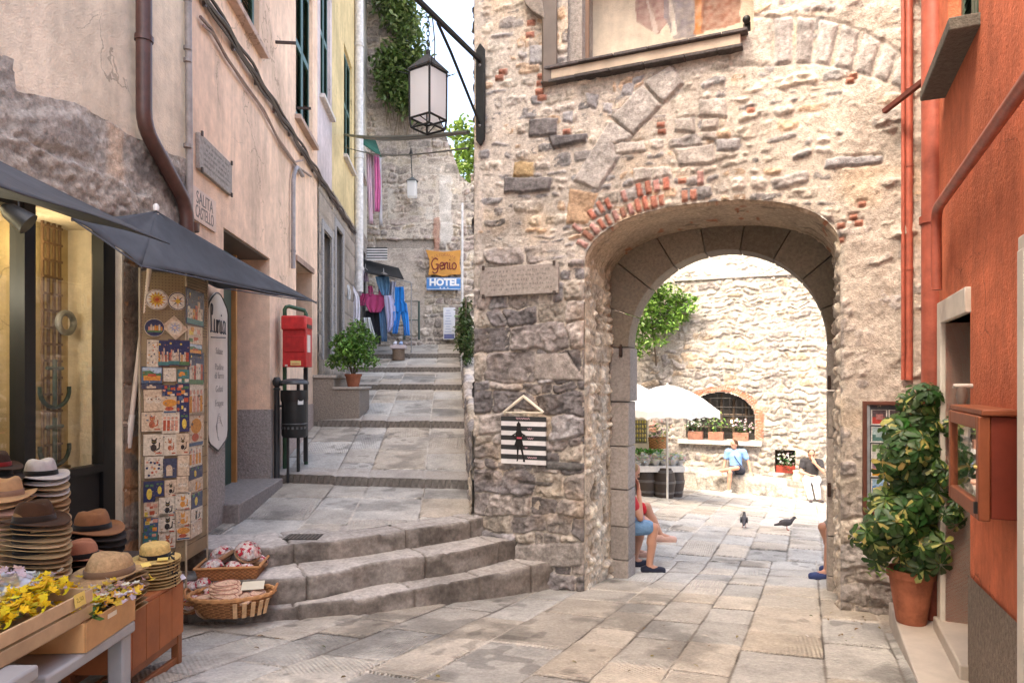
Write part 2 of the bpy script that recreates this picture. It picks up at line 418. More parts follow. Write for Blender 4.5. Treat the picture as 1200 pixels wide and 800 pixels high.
def front():
    res = .0105
    us = np.arange(-1.165, 2.78, res); zs = np.arange(-.75, 5.6, res)
    U, Z = np.meshgrid(us, zs, indexing='xy'); n, m = U.shape
    # mortar cover: thin on the lower left pier, thick plaster higher up and on the right pier
    big = fbm(U*1.3+3, Z*1.3, 4, 5)
    cov = .003+.024*sstep(E+.65, E+1.35, Z+.4*big)+.004*sstep(E+1.6, E+2.3, Z+.3*big)
    cov = np.maximum(cov, .046*sstep(2.12, 2.2, U)*sstep(-.1, 1.2, Z))
    cov = np.maximum(cov, .05*sstep(E+.45, E+.6, Z)*sstep(-1.02, -1.1, U+.06*big))
    cov = cov-.02*sstep(.25, .5, big)*sstep(E+1., E+1.5, Z)
    lower = sstep(E+.95, E+.6, Z+.25*big)
    h, c, st = rubble(U, Z, 11, cov, mortar=(.53, .465, .39), amp=.05, rowh=(.08, .27), lw=(.13, .52), warp=.10, jw=.003)
    # small chinking stones in the upper part
    h2, c2, st2 = rubble(U, Z, 23, cov-.013, mortar=(.53, .465, .39), amp=.033, rowh=(.045, .15), lw=(.07, .34), warp=.08, jw=.010, pal=[(.42, .37, .31), (.5, .44, .36), (.31, .285, .265), (.46, .41, .355), (.26, .245, .235), (.50, .37, .26)])
    up = sstep(E+1.1, E+1.45, Z+.3*big)
    h = h*(1-up)+h2*up; c = mixc(c, c2, up)
    # wet dark foot
    # pinkish plaster of the right pier
    rp = sstep(2.1, 2.25, U)
    pl = np.array((.43, .37, .315))*(1+.3*fbm(U*6, Z*6, 5, 91))[..., None]
    c = mixc(c, pl, rp*.7*(1-.5*st))
    h = h+rp*.02*fbm(U*7, Z*7, 5, 95)+(1-lower)*.016*fbm(U*5, Z*5, 5, 97)
    # grime and moss tints with their own shape
    c = c*(1-.22*sstep(.15, .5, fbm(U*3+7, Z*2.2, 4, 33))*(1-lower*.4))[..., None]
    c = mixc(c, c*np.array((1.12, .96, .76)), sstep(.1, .5, fbm(U*2.2-4, Z*2.2+9, 4, 37))*.6); c = c*(1-.05*lower*sstep(2.3, 2.1, U))[..., None]*np.array((.985, 1., 1.02))
    def feat(poly, col, hh, rnd_=.016, n=.010, jag=.016):
        nonlocal h, c
        P = np.array(poly); x0, z0 = P.min(0)-.08; x1, z1 = P.max(0)+.08
        i0, i1 = np.searchsorted(us, [x0, x1]); j0, j1 = np.searchsorted(zs, [z0, z1])
        if i1 <= i0 or j1 <= j0: return
        u = U[j0:j1, i0:i1]; z = Z[j0:j1, i0:i1]
        d = poly_dist(u, z, poly)+jag*fbm(u*11, z*11, 3, 61)
        k = sat(d/rnd_); on = sstep(-.004, .004, d)
        base = h[j0:j1, i0:i1]; pv = hh*np.sqrt(k)+n*fbm(u*16, z*16, 4, 62)
        jo = sstep(-.022, -.004, d)*(1-on)
        h[j0:j1, i0:i1] = base*(1-on)*(1-.5*jo)+np.where(on > 0, pv, 0)*on
        cc = (np.array(col)*.88+.05)*(1+.5*fbm(u*9, z*9, 5, 63)+.35*fbm(u*40, z*40, 3, 65))[..., None]
        c[j0:j1, i0:i1] = mixc(c[j0:j1, i0:i1], cc, on)
    def pf(pts, col, hh, **k): feat([tpx(*p) for p in pts], col, hh, **k)
    g = (.40, .365, .33); dk = (.14, .125, .12)
    for p in ([(672, 213), (703, 224), (742, 160), (716, 140)], [(717, 139), (743, 159), (776, 125), (753, 100)], [(754, 99), (778, 123), (802, 99), (787, 76)]): pf(p, g, .05, jag=.012)
    pf([(668, 221), (702, 227), (690, 263), (664, 262)], (.40, .26, .15), .028, n=.012)
    pf([(603, 190), (627, 190), (627, 208), (602, 208)], (.45, .31, .14), .035)
    pf([(592, 209), (648, 209), (645, 225), (592, 228)], dk, .055); pf([(621, 141), (656, 138), (652, 160), (620, 162)], dk, .05, n=.014)
    pf([(644, 161), (690, 157), (688, 168), (650, 176)], (.11, .10, .10), .07, n=.012)
    for p in ([(686, 109), (702, 112), (700, 128), (688, 126)], [(707, 120), (719, 122), (717, 134), (706, 132)], [(730, 100), (745, 98), (740, 112), (728, 113)], [(742, 92), (757, 87), (752, 98), (742, 100)], [(660, 132), (673, 130), (672, 146), (659, 143)], [(621, 54), (641, 54), (640, 76), (621, 77)], [(838, 164), (868, 163), (866, 177), (840, 178)]): pf(p, (.36, .345, .345), .036)
    for p in ([(760, 198), (788, 196), (787, 216), (758, 218)], [(790, 175), (836, 170), (840, 192), (795, 196)], [(820, 118), (850, 116), (852, 138), (818, 138)], [(790, 140), (814, 138), (815, 156), (790, 155)], [(822, 140), (842, 139), (842, 152), (822, 154)], [(822, 155), (840, 154), (840, 164), (822, 165)], [(720, 170), (755, 165), (757, 178), (722, 182)], [(742, 198), (764, 198), (765, 212), (744, 214)]): pf(p, (.42, .375, .33), .042)
    ou = [(905, 22), (932, 21), (958, 23), (985, 29), (1010, 38), (1034, 50), (1054, 62), (1074, 76)]; iu = [(905, 78), (930, 75), (952, 76), (975, 79), (1000, 85), (1022, 91), (1042, 99), (1066, 110)]
    for i in range(7):
        a, b, d_, e = ou[i], ou[i+1], iu[i+1], iu[i]
        s = .94 if i else .7
        pf([(a[0]+2, a[1]), (b[0]-2, b[1]), (d_[0]-2, d_[1]), (e[0]+2, e[1])], np.array((.40, .365, .34))*(.85+.3*rnd.random()), .034, jag=.006, rnd_=.03)
    pf([(850, 20), (905, 22), (905, 78), (858, 80)], (.47, .415, .35), .03, rnd_=.05)
    pf([(968, 186), (1035, 183), (1035, 193), (966, 198)], (.33, .32, .33), .04)
    # big dressed block under the plaque
    pf([(627, 415), (665, 413), (686, 446), (626, 446)], (.30, .26, .23), .035)
    pf([(566, 640+0), (684, 634), (684, 662), (570, 668)], (.27, .24, .215), .045, n=.012)
    pf([(640, 540), (684, 542), (684, 551), (641, 549)], (.10, .095, .09), .05); pf([(610, 563), (648, 565), (648, 569), (610, 567)], (.10, .085, .07), .03)
    for p, r_ in brick_polys():
        feat(p, (.40*(.8+.4*r_), .13+.1*(r_ > .75), .075+.12*(r_ > .75)), .032+.012*r_, rnd_=.008, jag=.006)
    for (x, y) in [(775, 147), (776, 155), (635, 90), (634, 98), (633, 108), (636, 115), (665, 155), (623, 28), (622, 42), (590, 85), (586, 92), (985, 265), (1000, 90), (996, 96), (1010, 240), (880, 130), (800, 212), (1000, 255), (1006, 262), (985, 282)]:
        pf([(x-5, y-3), (x+5, y-4), (x+5, y+3), (x-5, y+4)], (.38, .15, .09), .04, jag=.004)
    # the opening, with an uneven edge
    def r_of(u, z):
        x = (u-OW/2)/(OW/2); y = (z-OZ)/ORISE
        return np.where(z > OZ, (np.abs(x)**OP+np.abs(y)**OP)**(1/OP), np.abs(x))
    rr = r_of(U, Z); ins = rr < 1
    # niche of the fresco
    nu0, nu1, nz0 = -.16, 1.50, E+2.95
    nic = (U > nu0) & (U < nu1) & (Z > nz0)
    hole = ins | nic
    keep = ~(hole[:-1, :-1] & hole[1:, :-1] & hole[:-1, 1:] & hole[1:, 1:])
    U2, Z2 = U.copy(), Z.copy()
    k = ins; hi = k & (Z > OZ); lo = k & (Z <= OZ)
    U2[hi] = OW/2+(U[hi]-OW/2)/np.maximum(rr[hi], .5); Z2[hi] = OZ+(Z[hi]-OZ)/np.maximum(rr[hi], .5)
    U2[lo] = np.where(U[lo] < OW/2, 0, OW)
    q = nic; dz = Z-nz0; d0 = U-nu0; d1 = nu1-U
    m_ = np.minimum(np.minimum(dz, d0), d1)
    Z2 = np.where(q & (m_ == dz), nz0, Z2); U2 = np.where(q & (m_ == d0), nu0, U2); U2 = np.where(q & (m_ == d1), nu1, U2)
    edge = sat(np.minimum(np.abs(rr-1)*1.0, 1)/.02); h = np.where((Z < OZ+ORISE+.1), h*(.35+.65*edge), h)
    cor = sat((U+1.165)/.03)        # rounded left arris
    t = -(h*cor-(1-cor)**2*.03)
    V = np.stack([TO[0]+TU[0]*U2+TV[0]*t, TO[1]+TU[1]*U2+TV[1]*t, Z2], -1).reshape(-1, 3)
    V, F, Cc = compact(V, grid_faces(n, m, keep), c.reshape(-1, 3))
    np_mesh('wall', V, F, Cc, 'stone', tower)
front()
def reveal():
    ss = np.arange(0, OS[-1]+.001, .0125); ts = np.arange(0, .93, .0125)
    S, T = np.meshgrid(ss, ts, indexing='ij')
    x = np.interp(S, OS, OUT[:, 0]); z = np.interp(S, OS, OUT[:, 1])
    e = .01
    dx = np.interp(S+e, OS, OUT[:, 0])-np.interp(S-e, OS, OUT[:, 0]); dz = np.interp(S+e, OS, OUT[:, 1])-np.interp(S-e, OS, OUT[:, 1])
    L = np.hypot(dx, dz)+1e-9; nx, nz_ = dz/L, -dx/L          # towards the inside of the opening
    sp = OS[1]
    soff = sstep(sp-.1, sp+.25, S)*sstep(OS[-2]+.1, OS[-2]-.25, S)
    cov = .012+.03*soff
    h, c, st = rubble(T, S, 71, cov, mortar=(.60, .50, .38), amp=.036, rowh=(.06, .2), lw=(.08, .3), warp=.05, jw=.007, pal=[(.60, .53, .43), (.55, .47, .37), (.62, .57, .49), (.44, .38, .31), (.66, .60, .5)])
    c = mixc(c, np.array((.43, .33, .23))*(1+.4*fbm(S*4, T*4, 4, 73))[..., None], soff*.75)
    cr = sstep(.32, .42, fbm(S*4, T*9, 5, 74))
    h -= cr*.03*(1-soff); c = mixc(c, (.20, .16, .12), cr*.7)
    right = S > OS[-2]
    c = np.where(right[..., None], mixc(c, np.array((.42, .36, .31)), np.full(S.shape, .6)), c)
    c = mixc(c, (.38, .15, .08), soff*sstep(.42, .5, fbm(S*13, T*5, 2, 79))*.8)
    h = (h-.012)*sat(T/.03)
    V = np.stack([TO[0]+TU[0]*(x+nx*h)+TV[0]*T, TO[1]+TU[1]*(x+nx*h)+TV[1]*T, z+nz_*h], -1).reshape(-1, 3)
    F = grid_faces(*S.shape)[:, ::-1]
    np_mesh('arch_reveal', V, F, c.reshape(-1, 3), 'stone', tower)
reveal()
def inner_arch():
    """dressed voussoirs and jambs of the inner gate arch, each block a little different"""
    u0, u1 = .2, 2.085; cu = (u0+u1)/2; r0 = (u1-u0)/2; zs = E+.34; t0, t1 = .9, 1.22
    r = random.Random(3); mb = MB()
    def block(pts, col, dt):
        n = len(pts); vs = []; 
        c = Vector((sum(p[0] for p in pts)/n, sum(p[1] for p in pts)/n))
        for t, k in ((t0+dt, .006), (t1, .006), ):
            for p in pts:
                d = (c-Vector(p)); d.normalize(); q = Vector(p)+d*k
                vs.append(tw(q.x, q.y, t))
        fs = [tuple(range(n))[::-1], tuple(range(n, 2*n))]+[(i, (i+1) % n, n+(i+1) % n, n+i) for i in range(n)]
        mb.add(vs, [f[::-1] for f in fs], col)
    def stc(): 
        k = r.uniform(.7, 1.1); return (.235*k, .195*k, .15*k)
    N = 9; ang = [math.pi*i/N for i in range(N+1)]
    for i in range(N):
        a0, a1 = ang[i], ang[i+1]; ins = []; out = []
        for q in range(9):
            a = a0+(a1-a0)*q/8
            ins.append((cu+r0*math.cos(a), zs+r0*math.sin(a)))
            out.append((cu+(r0+.52)*math.cos(a), zs+(r0+.52)*math.sin(a)))
        block(ins+out[::-1], stc(), r.uniform(-.012, .012))
    z = -.95; 
    for side in (0, 1):
        z = -.95
        while z < zs-.01:
            h = min(r.uniform(.28, .52), zs-z)
            if zs-z-h < .15: h = zs-z
            k = r.uniform(.9, 1.15)
            col = (.30*k, .265*k, .24*k)
            if side == 0: block([(u0-.35, z), (u0+(.02 if z+h > zs-.02 else 0), z), (u0+(.02 if z+h > zs-.02 else 0), z+h), (u0-.35, z+h)], col, r.uniform(-.012, .012))
            else: block([(u1, z), (u1+.25, z), (u1+.25, z+h), (u1, z+h)], col, r.uniform(-.012, .012))
            z += h
    o = mb.build('voussoir_arch', 'stone_fine', tower, bevel=.008)
    # pale joints
    j = MB(); 
    for (du, zc) in ((.12, 1.95), (OW-.06, .62), (OW-.06, 1.62)):
        for dz in (0,):
            p = tw(du, zc+dz, .885); j.box(p, (.03, .05, .10), (.04, .02, .015), rz=R(-23.4))
            j.tube([p+Vector((0, 0, -.06)), p+Vector((0, 0, .07))], .014, (.06, .03, .02))
    j.build('gate_hinge', 'iron', tower)
inner_arch()
def core():
    mb = MB(); g = (.35, .31, .27)
    def blk(u0, u1, t0, t1, z0, z1):
        vs = [tw(u, z, t) for z in (z0, z1) for t in (t0, t1) for u in (u0, u1)]
        mb.add(vs, [(0, 2, 3, 1), (4, 5, 7, 6), (0, 1, 5, 4), (2, 6, 7, 3), (0, 4, 6, 2), (1, 3, 7, 5)], g)
    blk(-1.12, -.04, .05, 1.23, -1.2, 7.6); blk(OW+.04, 3.6, .05, 1.23, -1.2, 7.6)
    blk(-.04, OW+.04, .05, .42, OZ+ORISE+.06, E+2.93); blk(-.04, OW+.04, .42, 1.23, OZ+ORISE+.06, 7.6)
    blk(1.52, OW+.04, .05, .42, E+2.93, 7.6); blk(-1.12, -.18, .06, .42, E+2.93, 7.6)
    blk(-1.16, 2.8, .0, .4, 5.62, 7.6)
    mb.build('core', 'stone', tower, smooth=False)
    # rounded left flank
    ts = np.arange(0, 1.25, .02); zs = np.arange(-.5, 6, .02)
    T, Z = np.meshgrid(ts, zs, indexing='xy')
    h, c, st = rubble(T, Z, 44, np.full(T.shape, .02), amp=.04)
    V = np.stack([TO[0]+TU[0]*(-1.14-h)+TV[0]*(T+.02), TO[1]+TU[1]*(-1.14-h)+TV[1]*(T+.02), Z], -1).reshape(-1, 3)
    np_mesh('side_wall', V, grid_faces(*T.shape)[:, ::-1], c.reshape(-1, 3), 'stone', tower)
core()
def niche():
    mb = MB(); z0, z1 = E+2.95, 5.75; d = .40
    # fresco: plaster ground with faded painted robes
    def P(u, z): return tw(u, z, d)
    cu = np.arange(-.16, 1.52, .012); cz = np.arange(z0, z1, .012)
    U, Z = np.meshgrid(cu, cz, indexing='xy')
    base = np.array((.66, .56, .43))*(1+.14*fbm(U*5, Z*5, 5, 12))[..., None]
    def band(poly, col, k=.85, jag=.02):
        nonlocal base
        d_ = poly_dist(U, Z, [tpx(x, y, d) for x, y in poly])+jag*fbm(U*9, Z*9, 3, 3)
        fold = 1+.45*np.sin(U*60+8*fbm(U*3, Z*3, 2, 8))*fbm(U*4, Z*4, 2, 9)
        base = mixc(base, np.array(col)*fold[..., None], sstep(-.004, .004, d_)*k*(.75+.5*vn(U*30, Z*30, 3)))
    band([(672, -30), (690, -30), (693, 30), (685, 66), (671, 66)], (.45, .19, .06)); band([(655, -30), (672, -30), (671, 66), (655, 66)], (.22, .13, .08))
    band([(742, -30), (780, -30), (790, 18), (772, 40), (746, 26)], (.36, .22, .19)); band([(776, -30), (815, -30), (815, 42), (790, 46), (778, 20)], (.27, .24, .24))
    band([(812, -30), (828, -30), (824, 40), (814, 40)], (.5, .2, .07)); band([(822, -30), (868, -30), (868, 26), (850, 34), (822, 38)], (.33, .16, .11))
    band([(782, -10), (786, -10), (793, 40), (788, 42)], (.66, .58, .48)); band([(756, 0), (760, 0), (772, 38), (767, 40)], (.6, .5, .42))
    V = np.stack([TO[0]+TU[0]*U+TV[0]*d, TO[1]+TU[1]*U+TV[1]*d, Z], -1).reshape(-1, 3)
    np_mesh('fresco', V, grid_faces(*U.shape), base.reshape(-1, 3), 'plaster', tower)
    # slate ledge over a pale board
    def strip(mb, u0, u1, t0, t1, za, zb, col):
        vs = [tw(u, z, t) for z in (za, zb) for t in (t0, t1) for u in (u0, u1)]
        mb.add(vs, [(0, 2, 3, 1), (4, 5, 7, 6), (0, 1, 5, 4), (2, 6, 7, 3), (0, 4, 6, 2), (1, 3, 7, 5)], col)
    q_ = [-.36, -.02, .31, .62, .98, 1.25, 1.46]
    for i in range(6): j_ = rnd.uniform(-.012, .012); strip(mb, q_[i], q_[i+1]-.003, -.13+j_, .41, E+2.92, E+2.95+j_*.6, (.12+j_, .105+j_, .10+j_))
    
    mb.build('ledge', 'stone', tower, bevel=.006)
    mb = MB(); strip(mb, -.33, 1.40, -.10, .03, E+2.83, E+2.918, (.52, .42, .31)); mb.build('ledge_board', 'wood', tower, bevel=.006)
    mb = MB(); 
    for i in range(6): j_ = rnd.uniform(-.014, .014); strip(mb, q_[i]-.04, q_[i+1]-.043, -.12+j_, .03, E+2.797+j_*.4, E+2.826+j_*.2, (.09+j_, .08+j_, .075+j_))
    mb; mb.build('slate_course', 'stone', tower, bevel=.005)
    mb = MB()   # timber jamb at the left of the niche, and its corbel
    u_ = tpx(646, 40)[0]; mb.beam(tw(u_, E+2.8, -.05), tw(u_, 5.9, -.05), .12, .14, (.13, .10, .075)); mb.beam(tw(-.145, E+2.96, .12), tw(-.145, 5.9, .12), .03, .3, (.20, .11, .06))
    mb.build('timber_jamb', 'wood', tower, bevel=.01)
    mb = MB(); m = Matrix((Vector((TU[0], TU[1], 0)), Vector((0, 0, 1)), Vector((-TV[0], -TV[1], 0)))).transposed().to_4x4(); m.translation = tw(0, 0, .02)
    mb.prism([tpx(616, 0), tpx(640, 0), tpx(644, 30), tpx(630, 22), tpx(622, 14)], m, .16, (.28, .24, .2)); mb.prism([tpx(616, 0), tpx(640, 0), (tpx(640, 0)[0], 6.2), (tpx(616, 0)[0], 6.2)], m, .16, (.28, .24, .2))
    mb.build('corbel', 'stone', tower, bevel=.012)
    strip_ = MB(); strip_.box(tw(1.42, E+3.13, .3), (.05, .05, .12), (.02, .02, .02)); strip_.ball(tw(1.42, E+3.2, .25), .035, (.02, .02, .02)); strip_.build('floodlight', 'metal', tower)
niche()
# ================================================================== paving
def paving_mat():
    m, nt, b = NT('stone_paving'); N = nt.nodes; L = nt.links
    at_ = N.new('ShaderNodeAttribute'); at_.attribute_name = 'col'
    gp = N.new('ShaderNodeAttribute'); gp.attribute_name = 'gph'
    tc = N.new('ShaderNodeTexCoord')
    n1 = N.new('ShaderNodeTexNoise'); n1.inputs['Scale'].default_value = 45; n1.inputs['Detail'].default_value = 6; n1.inputs['Roughness'].default_value = .7
    L.new(tc.outputs['Object'], n1.inputs['Vector'])
    mr = N.new('ShaderNodeMapRange'); mr.inputs[1].default_value = .3; mr.inputs[2].default_value = .7; mr.inputs[3].default_value = .75; mr.inputs[4].default_value = 1.25
    L.new(n1.outputs['Fac'], mr.inputs[0])
    vm = N.new('ShaderNodeVectorMath'); vm.operation = 'SCALE'; L.new(at_.outputs['Color'], vm.inputs[0]); L.new(mr.outputs[0], vm.inputs['Scale'])
    L.new(vm.outputs[0], b.inputs['Base Color'])
    b.inputs['Roughness'].default_value = .68; b.inputs['Specular IOR Level'].default_value = .35
    sn = N.new('ShaderNodeMath'); sn.operation = 'SINE'; L.new(gp.outputs['Fac'], sn.inputs[0])
    n2 = N.new('ShaderNodeTexNoise'); n2.inputs['Scale'].default_value = 2.2; n2.inputs['Detail'].default_value = 4; L.new(tc.outputs['Object'], n2.inputs['Vector'])
    m2 = N.new('ShaderNodeMapRange'); m2.inputs[1].default_value = .42; m2.inputs[2].default_value = .6; m2.inputs[3].default_value = 0; m2.inputs[4].default_value = .0028; L.new(n2.outputs['Fac'], m2.inputs[0])
    mu = N.new('ShaderNodeMath'); mu.operation = 'MULTIPLY'; L.new(sn.outputs[0], mu.inputs[0]); L.new(m2.outputs[0], mu.inputs[1])
    n3 = N.new('ShaderNodeTexNoise'); n3.inputs['Scale'].default_value = 90; n3.inputs['Detail'].default_value = 4; L.new(tc.outputs['Object'], n3.inputs['Vector'])
    ma = N.new('ShaderNodeMath'); ma.operation = 'MULTIPLY_ADD'; L.new(n3.outputs['Fac'], ma.inputs[0]); ma.inputs[1].default_value = .004; L.new(mu.outputs[0], ma.inputs[2])
    bp = N.new('ShaderNodeBump'); bp.inputs['Distance'].default_value = 1; bp.inputs['Strength'].default_value = 1; L.new(ma.outputs[0], bp.inputs['Height']); L.new(bp.outputs[0], b.inputs['Normal'])
    return m
M['paving'] = paving_mat()
def slabs(a, b, seed, rowh, lw, tone=(.37, .325, .285), jw=.005, pale=0., lip=.010):
    """paving slabs: a along the courses, b across them -> height, colour, groove phase"""
    r1, r2, r3, d, cu = stones(a, b, seed, rowh, lw, .007, 130)
    n1 = fbm(a*6, b*6, 5, seed+1); n2 = fbm(a*2.1, b*2.1, 4, seed+2); n3 = fbm(a*30, b*30, 3, seed+3)
    d = d-jw*(.6+.9*vn(a*3, b*3, seed+5))+.007*n1*sat(1-d/.05)
    on = sstep(-.004, .006, d)
    h = (r3-.5)*.012+(r1-.5)*.03*cu+.004*n1+.0025*n3-.012*(1-sat(d/.04))**2
    h = h*on-(1-on)*lip
    c = np.array(tone)*(.86+.28*r2)[..., None]*(1+.24*n1+.22*n2+.14*n3)[..., None]
    c = mixc(c, c*np.array((1.08, .98, .86)), sat(r3*1.6-.6)); c = c*(1-.38*sstep(.18, .42, fbm(a*1.7+8, b*1.7, 5, seed+8)))[..., None]; c = c*(1-.35*sstep(.55, .62, vn(a*9, b*9, seed+9)*vn(a*2, b*2, seed+10)))[..., None]
    pl = sstep(.05-.5*pale, .3-.5*pale, fbm(a*.9+3, b*.9, 3, seed+6))
    jc = mixc((.14, .12, .10), (.55, .5, .43), pl)
    h = h+(1-on)*pl*lip*.8
    c = mixc(jc, c, on)
    th = np.select([r1 < .3, r1 < .6, r1 < .8], [.6, 2.2, .15], 1.5)
    return h, c, (np.cos(th)*a+np.sin(th)*b)*2*math.pi/.026
def plaza(name, x0, x1, y0, y1, res):
    xs = np.arange(x0, x1+res, res); ys = np.arange(y0, y1+res, res); X, Y = np.meshgrid(xs, ys, indexing='xy')
    a = (X-TO[0])*TV[0]+(Y-TO[1])*TV[1]; b = (X-TO[0])*TU[0]+(Y-TO[1])*TU[1]
    a = a+.07*fbm(b*.5, a*.5, 2, 3)
    h, c, g = slabs(a, b, 101, (.32, .54), (.42, .88), tone=(.38, .365, .335), pale=.2)
    # dirt gathered against the foot of walls and steps keeps its own ragged outline
    V = np.stack([X, Y, gz(X, Y)+h], -1).reshape(-1, 3)
    o = np_mesh(name, V, grid_faces(*X.shape), c.reshape(-1, 3), 'paving', attrs={'gph': g.reshape(-1)})
    return tag(o, kind='structure')
plaza('plaza_paving', -3.4, 4.3, 1.6, 8.2, .012)
plaza('courtyard_paving', -.9, 13., 8.2, 19., .026)
gm = MB(); gm.box((0, 60, -2.2), (600, 600, .1), (.3, .27, .24)); tag(gm.build('ground', 'stone', smooth=False), kind='structure')
gm = MB()
gm.add([(-30, -30, .17), (30, -30, .17), (30, 1.6, .17), (-30, 1.6, .17)], [(0, 1, 2, 3)], (.36, .32, .285)); tag(gm.build('square', 'paving', smooth=False), kind='structure')
def yskew(X): return .2*(X+1.8)
def lane_right(Y): return -.386-.088*(Y-6.86)
EDGE = {}
def edge_px(pts, drop):
    P = [(( x-600)/800*drop*800/(y-445), drop*800/(y-445)) for x, y in pts]
    return P
def steps():
    root = thing('stone_steps', 'worn curved stone steps rising from the square to the lane', 'steps', (-1.2, 5.6, gz(-1.2, 5.6)))
    spec = [(1.73, [(300, 716), (400, 704), (452, 698), (520, 684), (568, 676), (615, 665), (645, 658)]),
            (1.54, [(320, 680), (376, 674), (436, 660), (540, 646), (575, 638), (607, 630)]),
            (1.375, [(300, 644), (340, 638), (420, 630), (500, 618), (540, 612), (576, 605)])]
    for i, (drop, px) in enumerate(spec):
        P = edge_px(px, drop); P = [(-3.15, P[0][1]-.02)]+P
        a, b = P[-2], P[-1]; P.append((b[0]+.14, b[1]+(b[1]-a[1])/(b[0]-a[0])*.14))
        P = np.array(P); s = np.concatenate([[0], np.cumsum(np.hypot(*np.diff(P, axis=0).T))])
        q = np.arange(0, s[-1], .016); 
        ex = np.interp(q, s, P[:, 0]); ey = np.interp(q, s, P[:, 1])
        k = 21; kern = np.ones(k)/k; ey = np.convolve(np.pad(ey, k//2, mode='edge'), kern, 'valid')
        EDGE[i] = (ex, ey)
        nx = np.gradient(ey); ny = -np.gradient(ex); L = np.hypot(nx, ny); nx /= L; ny /= L    # points towards the square
        depth = .62 if i < 2 else .55
        prof = [(.0, -.42+.02*j) for j in range(21)]; prof = prof[:-2]+[(0, -.022), (-.002, -.009), (-.007, -.002), (-.016, 0)]
        prof += [(-.03-.016*j, 0) for j in range(1, int(depth/.016))]
        pr = np.array(prof); Q, J = np.meshgrid(np.arange(len(q)), np.arange(len(pr)), indexing='ij')
        off = pr[J, 0]; dz = pr[J, 1]; S = q[Q]
        rr = random.Random(31+i); js = [rr.uniform(.1, .7)]
        while js[-1] < s[-1]: js.append(js[-1]+rr.uniform(.55, 1.15))
        dj = np.min(np.abs(S[..., None]+.05*fbm(off*6, S*2, 3, 8)[..., None]-np.array(js)), -1)
        sid = np.searchsorted(np.array(js), S)
        jn = np.exp(-(dj/.01)**2)
        rise = (off > -.02)
        n = fbm(S*4, (off+dz)*7+i*9, 5, 51+i); nf = fbm(S*22, (off+dz)*22, 4, 57+i)
        bump = np.where(rise, .007*n+.005*nf, .0)-jn*.022*rise
        wear = np.where(~rise, .002*fbm(S*3, off*3, 4, 66)+.002*nf-jn*.020, -.008*sat(n)*1)
        chip = sstep(.22, .4, fbm(S*5, S*0+i*3, 4, 70+i))*np.exp(-((off+.01)/.05)**2)*.014
        so = (_h(sid, sid*0+i, 9)-.5)*.016
        dz = np.where(np.abs(jn) > 9, 0, dz); z = E-drop+dz+wear-chip*(dz > -.05)+so*(~rise)
        o_ = off+bump
        V = np.stack([ex[Q]+nx[Q]*o_, ey[Q]+ny[Q]*o_, z], -1)
        tone = (.80+.4*_h(sid, sid*0+i, 5))
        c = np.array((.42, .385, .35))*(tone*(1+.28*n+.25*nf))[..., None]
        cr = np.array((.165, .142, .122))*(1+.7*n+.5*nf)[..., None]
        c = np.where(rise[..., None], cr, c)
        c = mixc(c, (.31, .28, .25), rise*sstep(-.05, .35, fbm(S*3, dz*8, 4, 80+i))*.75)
        c = mixc(c, (.09, .07, .055), jn*.8)
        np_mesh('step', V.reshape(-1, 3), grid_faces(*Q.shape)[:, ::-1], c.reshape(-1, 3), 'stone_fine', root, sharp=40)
steps()
def lane():
    t = np.arange(0, 1.0001, .0048); ys = np.arange(5.3, 18.45, .016)
    T, Y0 = np.meshgrid(t, ys, indexing='xy')
    X = (LX(Y0)-.12)*(1-T)+(lane_right(np.maximum(Y0, 6))+.25)*T
    ye = Y0+yskew(X)
    z = lane_z(ye)
    a = Y0*1+0.094*X; b = X+.091*Y0
    h, c, g = slabs(a, b, 211, (.42, .72), (.5, 1.0), tone=(.39, .37, .335), pale=.55)
    yb = [8.3, 10.7, 13.16, 14.8, 16.4]
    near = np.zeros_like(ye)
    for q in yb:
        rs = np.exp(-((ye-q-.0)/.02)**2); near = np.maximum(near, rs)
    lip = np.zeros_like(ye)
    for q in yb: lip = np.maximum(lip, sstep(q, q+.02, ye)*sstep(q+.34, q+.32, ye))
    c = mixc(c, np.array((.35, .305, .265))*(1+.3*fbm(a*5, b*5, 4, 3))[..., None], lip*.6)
    c = mixc(c, (.08, .065, .055), near*.95)  # shadow of each riser painted in as a dark line
    h = h+near*.01*fbm(X*7, Y0*7, 4, 9); g = np.where(np.maximum(near, lip) > .2, 0, g)
    keep = np.ones((len(ys)-1, len(t)-1), bool)
    e3x, e3y = EDGE[2]; k = np.interp(X, e3x, e3y)
    q = (Y0 > k+.38); z = np.where(ye < 8.29, np.minimum(z, E-1.377+.11*np.maximum(Y0-k-.38, 0)), z)
    keep = q[:-1, :-1] & q[1:, 1:]
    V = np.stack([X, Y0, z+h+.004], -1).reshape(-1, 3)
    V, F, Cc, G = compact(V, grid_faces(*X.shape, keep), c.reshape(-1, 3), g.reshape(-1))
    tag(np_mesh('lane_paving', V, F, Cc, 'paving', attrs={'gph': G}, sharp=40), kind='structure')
    # iron grate let into the landing
    gr = MB(); cx, cy = -1.83, 5.98; zz = float(lane_z(cy+yskew(cx)))+.012
    gr.box((cx, cy, zz), (.30, .20, .008), (.05, .045, .04))
    for i in range(9): gr.box((cx-.13+i*.0325, cy, zz+.005), (.014, .19, .006), (.16, .14, .12))
    tag(gr.build('drain_grate', 'iron'), 'small iron drain grate set in the landing above the steps', 'drain')
lane()
